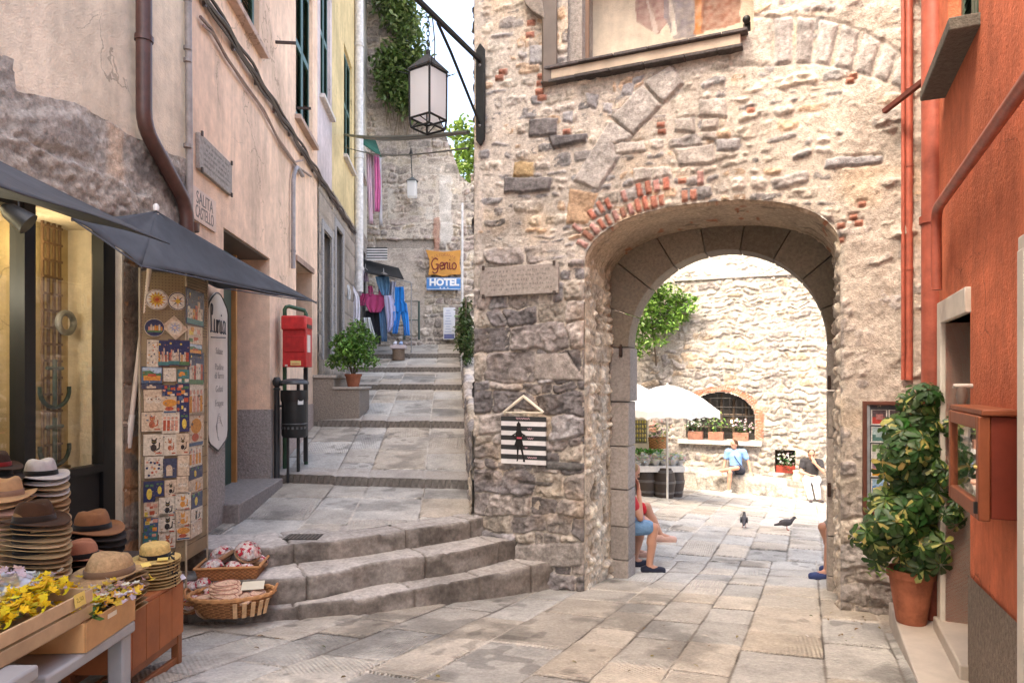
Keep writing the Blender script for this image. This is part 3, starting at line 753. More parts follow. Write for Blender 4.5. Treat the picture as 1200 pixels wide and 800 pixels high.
# ================================================================== rubble walls
FO = np.array([4.325, 17.3])
def cw(u, z, t=0.): return Vector((FO[0]+TU[0]*u-TV[0]*t, FO[1]+TU[1]*u-TV[1]*t, z))      # +t comes towards the camera
def cpx(x, y, t=0.):
    o = FO-TV*t; k = (x-600)/800
    u = (k*o[1]-o[0])/(TU[0]-k*TU[1]); Y = o[1]+TU[1]*u
    return u, E-(y-445)/800*Y
cyw = thing('courtyard_wall', 'tall rubble wall with a barred arched window across the courtyard', 'wall', (4.3, 17.3, -1))
def court():
    res = .024
    us = np.arange(-6, 7, res); zs = np.arange(-1.75, 7.6, res); U, Z = np.meshgrid(us, zs, indexing='xy')
    (wu0, zsill), (wu1, _) = cpx(804, 514), cpx(885, 516); _, ztop = cpx(846, 459); wc = (wu0+wu1)/2; wr = (wu1-wu0)/2
    (hu0, hz0), (hu1, hz1) = cpx(908, 554), cpx(933, 527)
    cov = .016+.012*fbm(U*1.2, Z*1.2, 3, 3)
    h, c, st = rubble(U, Z, 301, cov, mortar=(.38, .34, .29), amp=.055, rowh=(.07, .20), lw=(.11, .42), warp=.17, jw=.012, rough=.01, pal=[(.36, .32, .275), (.30, .265, .23), (.43, .38, .32), (.25, .22, .2), (.39, .345, .30), (.38, .30, .22)])
    # sunlit strip above the string course, its brightness painted in as paler plaster
    _, zst = cpx(800, 327); up = sstep(zst, zst+.08, Z)*sstep(-.5, 0.2, U+.4*fbm(U*2, Z*2, 3, 4))
    c = mixc(c, np.array((.6, .55, .48))*(1+.2*fbm(U*3, Z*3, 4, 8))[..., None], up*.6)
    # brick surround
    ra = np.where(Z > zsill+.02, np.hypot((U-wc)/wr, np.maximum(Z-(ztop-wr*.72), 0)/(wr*.72)), 9)
    br = (ra > 1) & (ra < 1.23) & (Z > zsill-.1)
    an = np.arctan2(Z-(ztop-wr*.72), U-wc); bj = np.abs(((an*14) % 1)-.5) < .40
    bc = np.array((.36, .15, .09))*(1+.5*fbm(U*12, Z*12, 3, 9))[..., None]
    c = np.where((br & bj & (fbm(U*2, Z*2, 2, 14) > -.25))[..., None], bc, c); h = np.where(br, .02+.01*bj+.008*fbm(U*14, Z*14, 3, 9), h)
    bl = (sstep(.2, .4, fbm(U*2.6-3, Z*2.6, 3, 19))*sstep(0, -.8, U-wu0)*sstep(1.6, .8, Z))
    c = mixc(c, bc, bl*st*.8)
    ins = ((ra < 1) & (np.abs(U-wc) < wr) & (Z > zsill)) | ((U > hu0) & (U < hu1) & (Z > hz0) & (Z < hz1))
    keep = ~(ins[:-1, :-1] & ins[1:, 1:] & ins[:-1, 1:] & ins[1:, :-1])
    V = np.stack([FO[0]+TU[0]*U-TV[0]*h, FO[1]+TU[1]*U-TV[1]*h, Z], -1).reshape(-1, 3)
    V, F, Cc = compact(V, grid_faces(*U.shape, keep), c.reshape(-1, 3))
    np_mesh('wall', V, F, Cc, 'stone', cyw)
    mb = MB(); g = (.3, .27, .24)
    def blk(mb, u0, u1, t0, t1, z0, z1, col):
        vs = [cw(u, z, t) for z in (z0, z1) for t in (t0, t1) for u in (u0, u1)]
        mb.add(vs, [(0, 2, 3, 1), (4, 5, 7, 6), (0, 1, 5, 4), (2, 6, 7, 3), (0, 4, 6, 2), (1, 3, 7, 5)], col)
    blk(mb, -6, 7, -1., -.45, -1.8, 7.6, g); mb.build('core', 'stone', cyw, smooth=False)
    # window: reveal, dark room, glazing bars, iron grille
    arc = [(wc+wr*math.cos(a), ztop-wr*.72+wr*.72*math.sin(a)) for a in np.linspace(0, math.pi, 20)]
    loop = [(wu1, zsill)]+arc+[(wu0, zsill)]
    mb = MB(); P = np.array([[list(cw(u, z, t)) for (u, z) in loop] for t in (.0, -.42)]); mb.grid(P, (.38, .33, .28)); mb.build('window_reveal', 'stone', cyw)
    gl = MB(); gl.add([cw(u, z, -.36) for u, z in loop], [tuple(range(len(loop)))], (.055, .05, .045)); gl.build('window_pane', 'glaze', cyw)
    mb = MB()
    for k in range(-2, 3): mb.tube([cw(wc+k*wr*.36, zsill, -.3), cw(wc+k*wr*.36, ztop-.05-abs(k)*.07*1.6, -.3)], .03, (.11, .075, .05), seg=6)
    for z in (zsill+.3, zsill+.62): mb.tube([cw(wu0, z, -.3), cw(wu1, z, -.3)], .025, (.11, .075, .05), seg=6)
    mb.build('glazing_bars', 'wood', cyw)
    mb = MB(); n = 11
    for k in range(n+1):
        u = wu0+(wu1-wu0)*k/n; zt = ztop-wr*.72+wr*.72*math.sqrt(max(0, 1-((u-wc)/wr)**2)); mb.tube([cw(u, zsill, -.06), cw(u, zt, -.06)], .011, (.03, .027, .025), seg=5)
    for z in np.arange(zsill+.15, ztop, .22):
        x = wr*math.sqrt(max(0, 1-(max(0, z-(ztop-wr*.72))/(wr*.72))**2)); mb.tube([cw(wc-x, z, -.06), cw(wc+x, z, -.06)], .011, (.03, .027, .025), seg=5)
    mb.build('window_grille', 'iron', cyw)
    mb = MB(); su0, _ = cpx(795, 514); su1, _ = cpx(893, 517); blk(mb, su0, su1, -.4, .17, zsill-.11, zsill, (.48, .45, .41)); mb.build('window_sill', 'stone', cyw, bevel=.01)
    mb = MB(); blk(mb, hu0-.03, hu1+.03, -.44, -.40, hz0-.05, hz1+.05, (.12, .10, .085)); 
    for a, b in (((hu0, hz0), (hu1, hz0)), ((hu0, hz1), (hu1, hz1)), ((hu0, hz0), (hu0, hz1)), ((hu1, hz0), (hu1, hz1))):
        mb.add([cw(*a, 0.0), cw(*b, 0.0), cw(*b, -.44), cw(*a, -.44)], [(0, 1, 2, 3)], (.3, .26, .22))
    mb.build('niche', 'stone', cyw, smooth=False)
    mb = MB(); a, b = cpx(800, 327), cpx(905, 316); blk(mb, a[0]-.2, b[0]+1.5, -.02, .08, zst-.06, zst, (.33, .3, .27)); mb.build('string_course', 'stone', cyw, bevel=.01)
    bb = MB(); 
    lampm = emit('bulb_glow', (1, .7, .35), 6)
    l = MB(); l.ball(cw(wc+.25, zsill+.45, -.33), .035, (1, .8, .5)); l.build('window_lamp', lampm, cyw)
    return (wc, wr, zsill, hu0, hu1, hz0)
CW = court()
def bench():
    # long low masonry bench along the foot of the wall
    us = np.arange(-3.2, 4.2, .025); prof = [(.50, -.65+.025*j) for j in range(24)]+[(.50-.025*j, 0) for j in range(1, 21)]
    pr = np.array(prof); Q, J = np.meshgrid(us, np.arange(len(pr)), indexing='ij')
    t = pr[J, 0]; 
    top = np.interp(us, [-2.2, -.3, 0.4, 2.6, 4], [E-2.13, E-2.14, E-2.2, E-2.38, E-2.5])[:, None]
    z = top+pr[J, 1]
    h, c, st = rubble(Q, pr[J, 1]-t*1.0, 333, np.full(Q.shape, .02), mortar=(.36, .32, .27), amp=.04, rowh=(.3, .6), lw=(.5, 1.2), pal=[(.33, .295, .25), (.28, .25, .215), (.37, .33, .28)])
    rise = pr[J, 0] > .495
    t = t+np.where(rise, h, 0); z = z+np.where(rise, 0, h*.5)
    V = np.stack([FO[0]+TU[0]*Q-TV[0]*t, FO[1]+TU[1]*Q-TV[1]*t, z], -1).reshape(-1, 3)
    o = np_mesh('stone_bench', V, grid_faces(*Q.shape)[:, ::-1], c.reshape(-1, 3), 'stone')
    tag(o, 'long low stone bench built against the courtyard wall', 'bench')
    return lambda u: float(np.interp(u, [-2.2, -.3, 0.4, 2.6, 4], [E-2.13, E-2.14, E-2.2, E-2.38, E-2.5]))
bench_top = bench()
EY = 18.4
def epx(x, y): return (x-600)/800*EY, E-(y-445)/800*EY
def end_wall():
    root = thing('ruined_wall', 'ruined rubble wall with old openings closing the top of the lane', 'wall', (-2.5, EY, float(lane_z(18))))
    res = .024; us = np.arange(-4.6, 1.2, res); zs = np.arange(1.6, 12.8, res); U, Z = np.meshgrid(us, zs, indexing='xy')
    cov = .014+.022*sstep(-.1, .3, fbm(U*.9, Z*.9, 3, 2))
    h, c, st = rubble(U, Z, 401, cov, mortar=(.52, .46, .39), amp=.07, rowh=(.1, .26), lw=(.16, .55), warp=.13, jw=.014, pal=[(.40, .34, .29), (.33, .285, .25), (.48, .42, .36), (.27, .24, .215), (.36, .30, .27), (.44, .38, .30)])
    def rect(x0, y0, x1, y1, col, hh, k=.85):
        nonlocal c, h
        a = epx(x0, y1); b = epx(x1, y0)
        d = np.minimum(np.minimum(U-a[0], b[0]-U), np.minimum(Z-a[1], b[1]-Z))+.05*fbm(U*5, Z*5, 4, 21)
        on = sstep(-.01, .015, d)
        on = on*sstep(-.25, .05, fbm(U*1.7, Z*1.7, 4, 25)+.12); c = mixc(c, np.array(col)*(1+.4*fbm(U*6, Z*6, 5, 22))[..., None], on*k); h = h*(1-on)+on*(hh+.012*fbm(U*6, Z*6, 4, 23))
    rect(440, 285, 498, 403, (.45, .39, .33), .02, .7); rect(515, 205, 530, 285, (.60, .57, .53), .06, .9); rect(455, 222, 464, 256, (.5, .47, .42), .06); rect(499, 243, 508, 258, (.56, .53, .48), .05)
    rect(440, 281, 510, 291, (.10, .09, .08), -.05, .9); rect(440, 185, 545, 262, (.5, .44, .37), .03, .25); rect(508, 255, 516, 298, (.36, .16, .10), .05, .6)
    rect(440, 120, 500, 180, (.40, .35, .31), .04, .5)
    # broken top profile
    prof = np.array([epx(x, y) for x, y in [(425, -60), (464, -50), (474, 35), (492, 122), (510, 128), (522, 160), (538, 205), (548, 215), (600, 230)]])
    topz = np.interp(us, prof[:, 0], prof[:, 1])+.10*fbm(us*3, us*0, 4, 5)
    keep = ((Z < topz[None, :])[:-1, :-1])
    Y = EY-h
    V = np.stack([U, Y, Z], -1).reshape(-1, 3); V, F, Cc = compact(V, grid_faces(*U.shape, keep), c.reshape(-1, 3))
    np_mesh('wall', V, F, Cc, 'stone', root)
    mb = MB(); g = (.33, .29, .25)
    for x0, x1 in [(425, 455), (455, 465), (465, 475), (475, 486), (486, 496), (496, 510), (510, 524), (524, 548), (548, 600)]:
        a = epx(x0, 0)[0]; b = epx(x1, 0)[0]; zt = min(np.interp(a, us, topz), np.interp(b, us, topz))-.06
        mb.box(((a+b)/2, EY+.36, (zt+1.5)/2), (b-a, .66, zt-1.5), g)
    mb.build('core', 'stone', root, smooth=False)
    # low wall on the right of the lane
    ys = np.arange(6.9, 18.4, .022); pz = np.arange(0, 2.6, .022)
    Q, J = np.meshgrid(ys, pz, indexing='ij')
    topw = np.interp(ys, [6.9, 9, 9.6, 12, 15, 18.4], [.85, .8, .55, .7, .8, .8])[:, None]
    up = np.minimum(J, topw+.4); back = np.maximum(J-topw-.4, 0)
    h, c, st = rubble(Q, J, 455, np.full(Q.shape, .014), amp=.03, rowh=(.12, .26), lw=(.2, .5))
    X = lane_right(Q)-h*(back <= 0)+back; z = lane_z(ys+yskew(lane_right(ys)))[:, None]-.4+up+h*.4*(back > 0)
    V = np.stack([X, Q, z], -1).reshape(-1, 3)
    o = np_mesh('low_wall', V, grid_faces(*Q.shape), c.reshape(-1, 3), 'stone'); tag(o, 'low rubble parapet wall climbing beside the lane behind the tower', 'wall')
end_wall()
# ================================================================== houses
def wall_open(mb, P, s0, s1, z0, z1, ops, col, n=0):
    """flat wall of cells on P(s,z,off) with openings (a,b,c,d,depth) and their reveals"""
    S = sorted({s0, s1, *[o[0] for o in ops], *[o[1] for o in ops]}); Z = sorted({z0, z1, *[o[2] for o in ops], *[o[3] for o in ops]})
    if callable(col): 
        S = sorted(set(S) | set(np.linspace(s0, s1, 30))); 
    S = [s for s in S if s0-1e-6 <= s <= s1+1e-6]; Z = [z for z in Z if z0-1e-6 <= z <= z1+1e-6]
    for a, b in zip(S[:-1], S[1:]):
        for c, d in zip(Z[:-1], Z[1:]):
            m = ((a+b)/2, (c+d)/2)
            if any(o[0] < m[0] < o[1] and o[2] < m[1] < o[3] for o in ops): continue
            mb.add([P(a, c, 0), P(b, c, 0), P(b, d, 0), P(a, d, 0)], [(0, 1, 2, 3)], col(*m) if callable(col) else col)
    for a, b, c, d, dp in ops:
        cc = col((a+b)/2, (c+d)/2) if callable(col) else col
        for p, q in (((a, c), (b, c)), ((b, c), (b, d)), ((b, d), (a, d)), ((a, d), (a, c))):
            mb.add([P(*p, 0), P(*q, 0), P(*q, -dp), P(*p, -dp)], [(0, 1, 2, 3)], cc)
def slab(mb, P, s0, s1, z0, z1, o0, o1, col):
    vs = [P(s, z, o) for z in (z0, z1) for o in (o0, o1) for s in (s0, s1)]
    return mb.add(vs, [(0, 2, 3, 1), (4, 5, 7, 6), (0, 1, 5, 4), (2, 6, 7, 3), (0, 4, 6, 2), (1, 3, 7, 5)], col)
def shutter(P, parent, s0, s1, z0, z1, off, col, frame=(.75, .75, .73)):
    """window with a pale frame and a closed pair of louvred shutters"""
    mb = MB(); w = .07
    for a, b, c, d in ((s0, s0+w, z0, z1), (s1-w, s1, z0, z1), (s0, s1, z0, z0+w), (s0, s1, z1-w, z1)): slab(mb, P, a, b, c, d, off-.03, off+.02, frame)
    f = mb.build('window', 'paint', parent, smooth=False)
    m = (s0+s1)/2
    for a, b in ((s0+w, m-.01), (m+.01, s1-w)):
        mb = MB()
        for p, q, r, t in ((a, a+.06, z0+w, z1-w), (b-.06, b, z0+w, z1-w), (a+.06, b-.06, z0+w, z0+w+.08), (a+.06, b-.06, z1-w-.08, z1-w), (a+.06, b-.06, (z0+z1)/2-.05, (z0+z1)/2+.05)): slab(mb, P, p, q, r, t, off-.01, off+.04, col)
        z = z0+w+.08
        while z < z1-w-.1:
            if not abs(z+.03-(z0+z1)/2) < .07:
                mb.add([P(a+.06, z, off+.035), P(b-.06, z, off+.035), P(b-.06, z+.045, off-.002), P(a+.06, z+.045, off-.002)], [(0, 1, 2, 3)], col)
            z += .05
        mb.build('shutter', 'paint', f, smooth=False)
    return f
GREEN = (.035, .085, .06)
def pipe(name, pts, r, col, parent, mat='metal', rings=(), seg=10):
    # rounded polyline
    P = [Vector(p) for p in pts]; out = [P[0]]
    for a, b, c in zip(P[:-2], P[1:-1], P[2:]):
        k = min(.12, (b-a).length*.45, (c-b).length*.45)
        p0 = b+(a-b).normalized()*k; p1 = b+(c-b).normalized()*k
        for t in (0, .25, .5, .75, 1): out.append(p0*(1-t)**2+b*2*t*(1-t)+p1*t*t)
    out.append(P[-1]); mb = MB(); mb.tube(out, r, col, seg=seg)
    for a, b in rings:
        mb.tube([a, b], r*1.18, tuple(k*.9 for k in col), seg=seg)
    return mb.build(name, mat, parent)
# ---- near house with the souvenir shop
PINK = (.78, .56, .41); CREAM = (.80, .67, .51)
near = thing('cream_house', 'cream plastered house with a souvenir shop front and stone lintel', 'house', nw_(4, 0))
def near_house():
    g0, g1 = npx(-60, 0)[0], npx(143, 0)[0]
    z_lint = E+1.08; 
    mb = MB()
    wall_open(mb, nw_, -14, 5.655, -.5, 14, [(2.0, g1, -.5, z_lint, .5)], CREAM)
    # windows high up
    mb.build('wall', 'plaster', near, smooth=False)
    mb = MB(); slab(mb, nw_, -14, 5.6, -.6, 14, -7, -1.6, CREAM); slab(mb, nw_, -14, 5.6, 13.8, 14, -1.7, 0, CREAM); mb.build('back_wall', 'plaster', near, smooth=False)
    # stone lintel and pillar: rough relief standing a little proud of the plaster
    res = .014; ys = np.arange(1.2, 5.67, res); zs = np.arange(-.3, 4.0, res); S, Z = np.meshgrid(ys, zs, indexing='xy')
    pxs = [(-400, 40), (0, 68), (12, 72), (14, 108), (40, 112), (75, 118), (110, 134), (150, 158), (170, 168), (215, 190), (230, 200)]
    tp = np.array([npx(x, y) for x, y in pxs]); top = np.interp(ys, tp[:, 0], tp[:, 1])+.03*fbm(ys*5, ys*0, 4, 3)
    ins = (Z < top[None, :]) & ((Z > z_lint) | (S > g1))
    n = fbm(S*5, Z*5, 5, 5); nf = fbm(S*24, Z*24, 4, 6)
    h = .03+.016*n+.011*nf
    c = np.array((.38, .34, .295))*(1+.3*n+.45*nf)[..., None]
    band = Z < z_lint+.30+.05*fbm(S*4, Z*0, 3, 2)       # hammered lintel course
    h = np.where(band & (S < 5.2), .055+.020*fbm(S*17, Z*26, 5, 8)+.012*nf, h)
    c = np.where((band & (S < 5.2))[..., None], np.array((.35, .30, .25))*(1+.5*fbm(S*17, Z*26, 5, 8)+.3*nf)[..., None], c)
    # grey slab with dark rust stain and a pale bare patch
    dk = sstep(.02, .10, poly_dist(S, Z, [npx(0, 120), npx(90, 130), npx(120, 165), npx(110, 200), npx(0, 165)])+.05*n)
    c = mixc(c, np.array((.31, .275, .24))*(1+.3*n+.3*nf)[..., None], dk); h += dk*.02
    pal = sstep(-.02, .05, poly_dist(S, Z, [npx(122, 145), npx(140, 155), npx(142, 215), npx(118, 205)])+.06*n); c = mixc(c, (.55, .42, .31), pal*.9)
    bl = sstep(-.02, .05, poly_dist(S, Z, [npx(148, 165), npx(215, 205), npx(218, 260), npx(180, 225), npx(150, 205)])+.07*n); c = mixc(c, np.array((.13, .115, .105))*(1+.5*nf)[..., None], bl*.85)
    # pillar blocks
    pil = (S > g1) & (Z < z_lint+.0)
    r1, r2, r3, d, cu = stones(S, Z, 15, (.25, .5), (.6, .9), .02)
    c = np.where(pil[..., None], np.array((.235, .185, .14))*(.8+.4*r1+.4*n+.3*nf)[..., None], c); h = np.where(pil, .012+.01*n+.006*nf-.012*(d < .008), h)
    br = pil & (fbm(S*3, Z*5, 3, 77) > .12); c = np.where(br[..., None], np.array((.36, .20, .10))*(1+.4*nf)[..., None], c)
    keep = (ins[:-1, :-1] & ins[:-1, 1:]); Z = np.minimum(Z, np.where(S > 0, top[None, :], 9))
    X = -3.38+.12*S+h; Yy = S-.12*h
    V = np.stack([X, Yy, Z], -1).reshape(-1, 3); V, F, Cc = compact(V, grid_faces(*S.shape, keep), c.reshape(-1, 3))
    np_mesh('stone_lintel', V, F, Cc, 'stone', near)
    # shop front: black frame, two panes, dark panel below
    K = (.007, .007, .007)
    sf = MB(); zb = E-.60*0-.60
    y_ = [npx(x, 0)[0] for x in (-40, 36, 49, 129, 143)]
    zs_ = npx(100, 549)[1]; z0 = -.2
    slab(sf, nw_, y_[1], y_[2], z0, z_lint, -.14, -.04, K); slab(sf, nw_, y_[3], y_[4]-.003, z0, z_lint, -.14, -.05, K)
    slab(sf, nw_, y_[2], y_[3], zs_-.05, zs_, -.14, -.05, K); slab(sf, nw_, y_[2], y_[3], z0, zs_-.05, -.12, -.08, (.012, .012, .012))
    slab(sf, nw_, y_[2], y_[3], npx(90, 300)[1]+.28, npx(90, 300)[1]+.32, -.13, -.06, K)
    slab(sf, nw_, 2.2, y_[1], z_lint-.05, z_lint, -.14, -.05, K)
    s_o = sf.build('shop_front', 'wood', near, smooth=False)
    gl = MB(); gl.add([nw_(y_[2], zs_, -.09), nw_(y_[3], zs_, -.09), nw_(y_[3], z_lint, -.09), nw_(y_[2], z_lint, -.09)], [(0, 1, 2, 3)], (1, 1, 1)); gl.build('display_pane', 'glass', s_o, smooth=False)
    gl = MB(); gl.add([nw_(2.3, -.1, -.10), nw_(y_[1], -.1, -.10), nw_(y_[1], z_lint-.05, -.10), nw_(2.3, z_lint-.05, -.10)], [(0, 1, 2, 3)], (1, 1, 1)); gl.build('display_pane', 'glass', s_o, smooth=False)
    # room behind the glass
    rm = MB(); W = (.66, .50, .26)
    rm.add([nw_(y_[2]-.02, -.2, -.42), nw_(y_[4]+.1, -.2, -.42), nw_(y_[4]+.1, 3.0, -.42), nw_(y_[2]-.02, 3.0, -.42)], [(0, 1, 2, 3)], W)
    rm.add([nw_(y_[2]-.02, -.2, -.42), nw_(y_[2]-.02, 3.0, -.42), nw_(y_[2]-.02, 3.0, -1.5), nw_(y_[2]-.02, -.2, -1.5)], [(0, 1, 2, 3)], (.3, .22, .12))
    rm.add([nw_(1.6, -.2, -1.5), nw_(4.9, -.2, -1.5), nw_(4.9, 3, -1.5), nw_(1.6, 3, -1.5)], [(0, 1, 2, 3)], (.62, .50, .30))
    rm.add([nw_(1.6, 3, -1.55), nw_(5, 3, -1.55), nw_(5, 3, -.02), nw_(1.6, 3, -.02)], [(0, 1, 2, 3)], (.5, .4, .25))
    rm.add([nw_(1.6, .1, -1.55), nw_(5, .1, -1.55), nw_(5, .1, -.02), nw_(1.6, .1, -.02)], [(0, 1, 2, 3)], (.2, .16, .12))
    rm.add([nw_(2.2, .1, -.6), nw_(4.12, .1, -.6), nw_(4.12, 1.98, -.6), nw_(2.2, 1.98, -.6)], [(0, 1, 2, 3)], (.72, .66, .52)); rm.build('shop_room', 'plaster', near, smooth=False)  # cream partition, added in place of the bright reflection in the left pane
    tb = MB(); tb.tube([nw_(3.3, 2.72, -.5), nw_(4.05, 2.72, -.5)], .018, (1, 1, 1)); tb.build('strip_light', emit('strip_light_glow', (1, .86, .6), 2.2), near)
    lt = bpy.data.lights.new('shop_light', 'POINT'); lt.energy = 3.2; lt.color = (1, .78, .45); lt.shadow_soft_size = .12
    lo = bpy.data.objects.new('shop_light', lt); COL.objects.link(lo); lo.location = nw_(3.6, 2.55, -.75)
    lt2 = bpy.data.lights.new('window_light', 'POINT'); lt2.energy = .4; lt2.color = (1, .78, .45); lt2.shadow_soft_size = .1
    lo = bpy.data.objects.new('window_light', lt2); COL.objects.link(lo); lo.location = nw_(4.45, 2.55, -.26)
    lt3 = bpy.data.lights.new('pane_fill', 'POINT'); lt3.energy = 2.2; lt3.color = (1, .88, .68); lt3.shadow_soft_size = .1  # added fill lamp, brightens the left pane where a reflection would show
    lo = bpy.data.objects.new('pane_fill', lt3); COL.objects.link(lo); lo.location = nw_(3.75, 2.2, -.3)
    # brown rain pipe bending round the corner
    a = nw_(5.0, 9, .09); b = nw_(5.0, 3.50, .09); c_ = nw_(5.52, 3.06, .09); d_ = nw_(5.58, 1.9, .09)
    pipe('drain_pipe', [a, b, c_, d_], .055, (.075, .032, .024), near, rings=[(nw_(5.0, 4.12, .09), nw_(5.0, 4.16, .09)), (nw_(5.58, 2.86, .09), nw_(5.58, 2.93, .09))])
    # grey conduit at the corner
    P = nw_
    pipe('conduit', [P(5.60, 9, .05), P(5.60, 5.15, .05), P(5.63, 2.9, .05)], .028, (.30, .26, .235), near, rings=[(P(5.60, z, .05), P(5.60, z+.03, .05)) for z in (4.25, 4.35, 4.75, 5.0, 3.55)])
near_house()
# ---- pink house
pink = thing('pink_house', 'pink plastered house with green shutters and a grey plinth beside the lane', 'house', lw_(8, 0))
def P_(s, z, o=0.): return lw_(s, z, o)
def pink_house():
    s_end = lpx(372, 0)[0]
    dj0 = lpx(262, 0)[0]; dj1 = lpx(316, 0)[0]; dtop = lpx(300, 292)[1]; dbot = E-1.2
    w2 = (lpx(347, 0)[0], lpx(365.5, 0)[0], lpx(356, 376)[1], lpx(356, 313)[1])
    win = [(6.62, 7.86, 5.45, 7.4, .16), (9.75, 10.95, 5.42, 7.75, .16)]
    mb = MB(); wall_open(mb, P_, 5.655, s_end, -.4, 10.4, [(dj0, dj1, dbot, dtop, .42), (w2[0], w2[1], w2[2], w2[3], .3)]+win, PINK)
    mb.build('wall', 'plaster', pink, smooth=False)
    mb = MB(); slab(mb, P_, 5.655, s_end, -.5, 10.4, -7, -.7, PINK); slab(mb, P_, 5.655, s_end, 10.2, 10.4, -.7, -.0, PINK); mb.build('back_wall', 'plaster', pink, smooth=False)
    for a, b, c, d, dp in win:
        f = shutter(P_, pink, a, b, c, d, -.08, GREEN)
        sl = MB(); slab(sl, P_, a-.08, b+.08, c-.07, c, -.1, .09, (.50, .36, .29)); sl.build('window_sill', 'plaster', f, bevel=.008)
    # plinth: grey roughcast
    mb = MB(); G = (.33, .30, .285)
    slab(mb, P_, 5.66, dj0-.002, -.4, E-.42, -.05, .014, G); mb.build('plinth', 'roughcast', pink, smooth=False); mb = MB(); slab(mb, P_, dj1+.002, dj1+.10, -.4, E-.36, -.05, .014, G)
    slab(mb, P_, dj1+.1, s_end, -.4, E-.38, -.05, .012, (.44, .34, .29))
    mb.add([P_(dj1-.003, dbot, .012), P_(dj1-.003, dbot, -.42), P_(dj1-.003, E-.36, -.42), P_(dj1-.003, E-.36, .012)], [(0, 1, 2, 3)], G)
    mb.build('plinth', 'roughcast', pink, smooth=False)
    # green door leaves deep in the opening, one leaf with cream panels stands open against the reveal
    d = MB(); slab(d, P_, dj0+.05, dj1-.36, dbot, dtop, -.40, -.34, (.015, .05, .04)); dd = d.build('door', 'paint', pink, bevel=.004, smooth=False)
    d = MB()
    for z0, z1 in ((dbot+.25, E-.15), (E+.05, dtop-.35)): slab(d, P_, dj0+.16, dj0+.55, z0, z1, -.345, -.333, (.55, .44, .27))
    d.build('door_panel', 'paint', dd, smooth=False)
    d = MB(); slab(d, P_, dj1-.32, dj1-.27, dbot, dtop, -.40, -.30, (.42, .21, .07)); d.build('door_leaf', 'wood', pink, smooth=False)
    d = MB(); slab(d, P_, dj0-.02, dj1+.02, dtop-.02, dtop+.1, -.42, -.02, (.10, .075, .06)); d.build('lintel', 'wood', pink, smooth=False)
    # dark back of the small window and its grille
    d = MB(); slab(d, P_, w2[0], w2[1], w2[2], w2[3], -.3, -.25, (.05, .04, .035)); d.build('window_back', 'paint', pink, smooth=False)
    d = MB(); slab(d, P_, w2[0]-.06, w2[1]+.06, w2[3], w2[3]+.08, -.02, .03, (.36, .25, .2)); d.build('window_lintel', 'plaster', pink, smooth=False)
    # threshold stone
    t = MB(); slab(t, P_, lpx(262, 0)[0]-.05, dj1-.02, .0, E-1.193, -.42, .16, (.24, .215, .20)); t.build('threshold', 'stone_fine', pink, bevel=.012)
    # cables
    K = (.05, .035, .03)
    c = MB()
    for dz, r in ((0, .028), (.06, .018), (-.045, .014)):
        pts = [P_(s, 5.0+dz+.015*math.sin(s*5+dz*40)-.0*s, .05+.01*math.sin(s*7)) for s in np.linspace(5.7, 15.6, 60)]; c.tube(pts, r, K, seg=6)
    for s in np.arange(6, 15, .8): c.box(P_(s, 5.0, .03), (.03, .03, .14), (.12, .1, .09))
    c.build('cable_bundle', 'metal', pink)
    c = MB(); pts = [P_(*lpx(x, y), .03) for x, y in [(234, 30), (244, 38), (258, 60), (280, 96), (300, 122), (322, 160), (343, 190), (352, 188)]]; c.tube(pts, .012, (.33, .22, .18), seg=6)
    pts = [P_(*lpx(x, y), .035) for x, y in [(230, 20), (243, 34), (260, 66), (284, 100), (305, 128), (326, 170), (345, 195), (362, 207)]]; c.tube(pts, .016, (.22, .15, .125), seg=6); c.build('thin_cable', 'metal', pink)
    z1 = lpx(340, 190)[1]
    pipe('conduit', [P_(9.95, z1-.02, .05), P_(9.55, z1, .05), P_(9.36, z1-.22, .05), P_(9.36, lpx(337, 313)[1], .05)], .03, (.28, .25, .25), pink, rings=[(P_(9.36, 3.4, .05), P_(9.36, 3.43, .05))])
    c = MB(); c.box(P_(7.0, 6.0, .1), (.16, .12, .2), (.45, .3, .22)); c.build('cable_box', 'plaster', pink, bevel=.01)
    c = MB(); c.beam(P_(8.6, 5.9, 0), P_(8.6, 5.9, .25), .03, .03, K); c.beam(P_(9.8, 5.55, 0), P_(9.8, 5.55, .2), .03, .03, K); c.beam(P_(10.9, 8.1, 0), P_(10.9, 8.1, .2), .05, .05, K); c.build('shutter_hook', 'iron', pink)
pink_house()
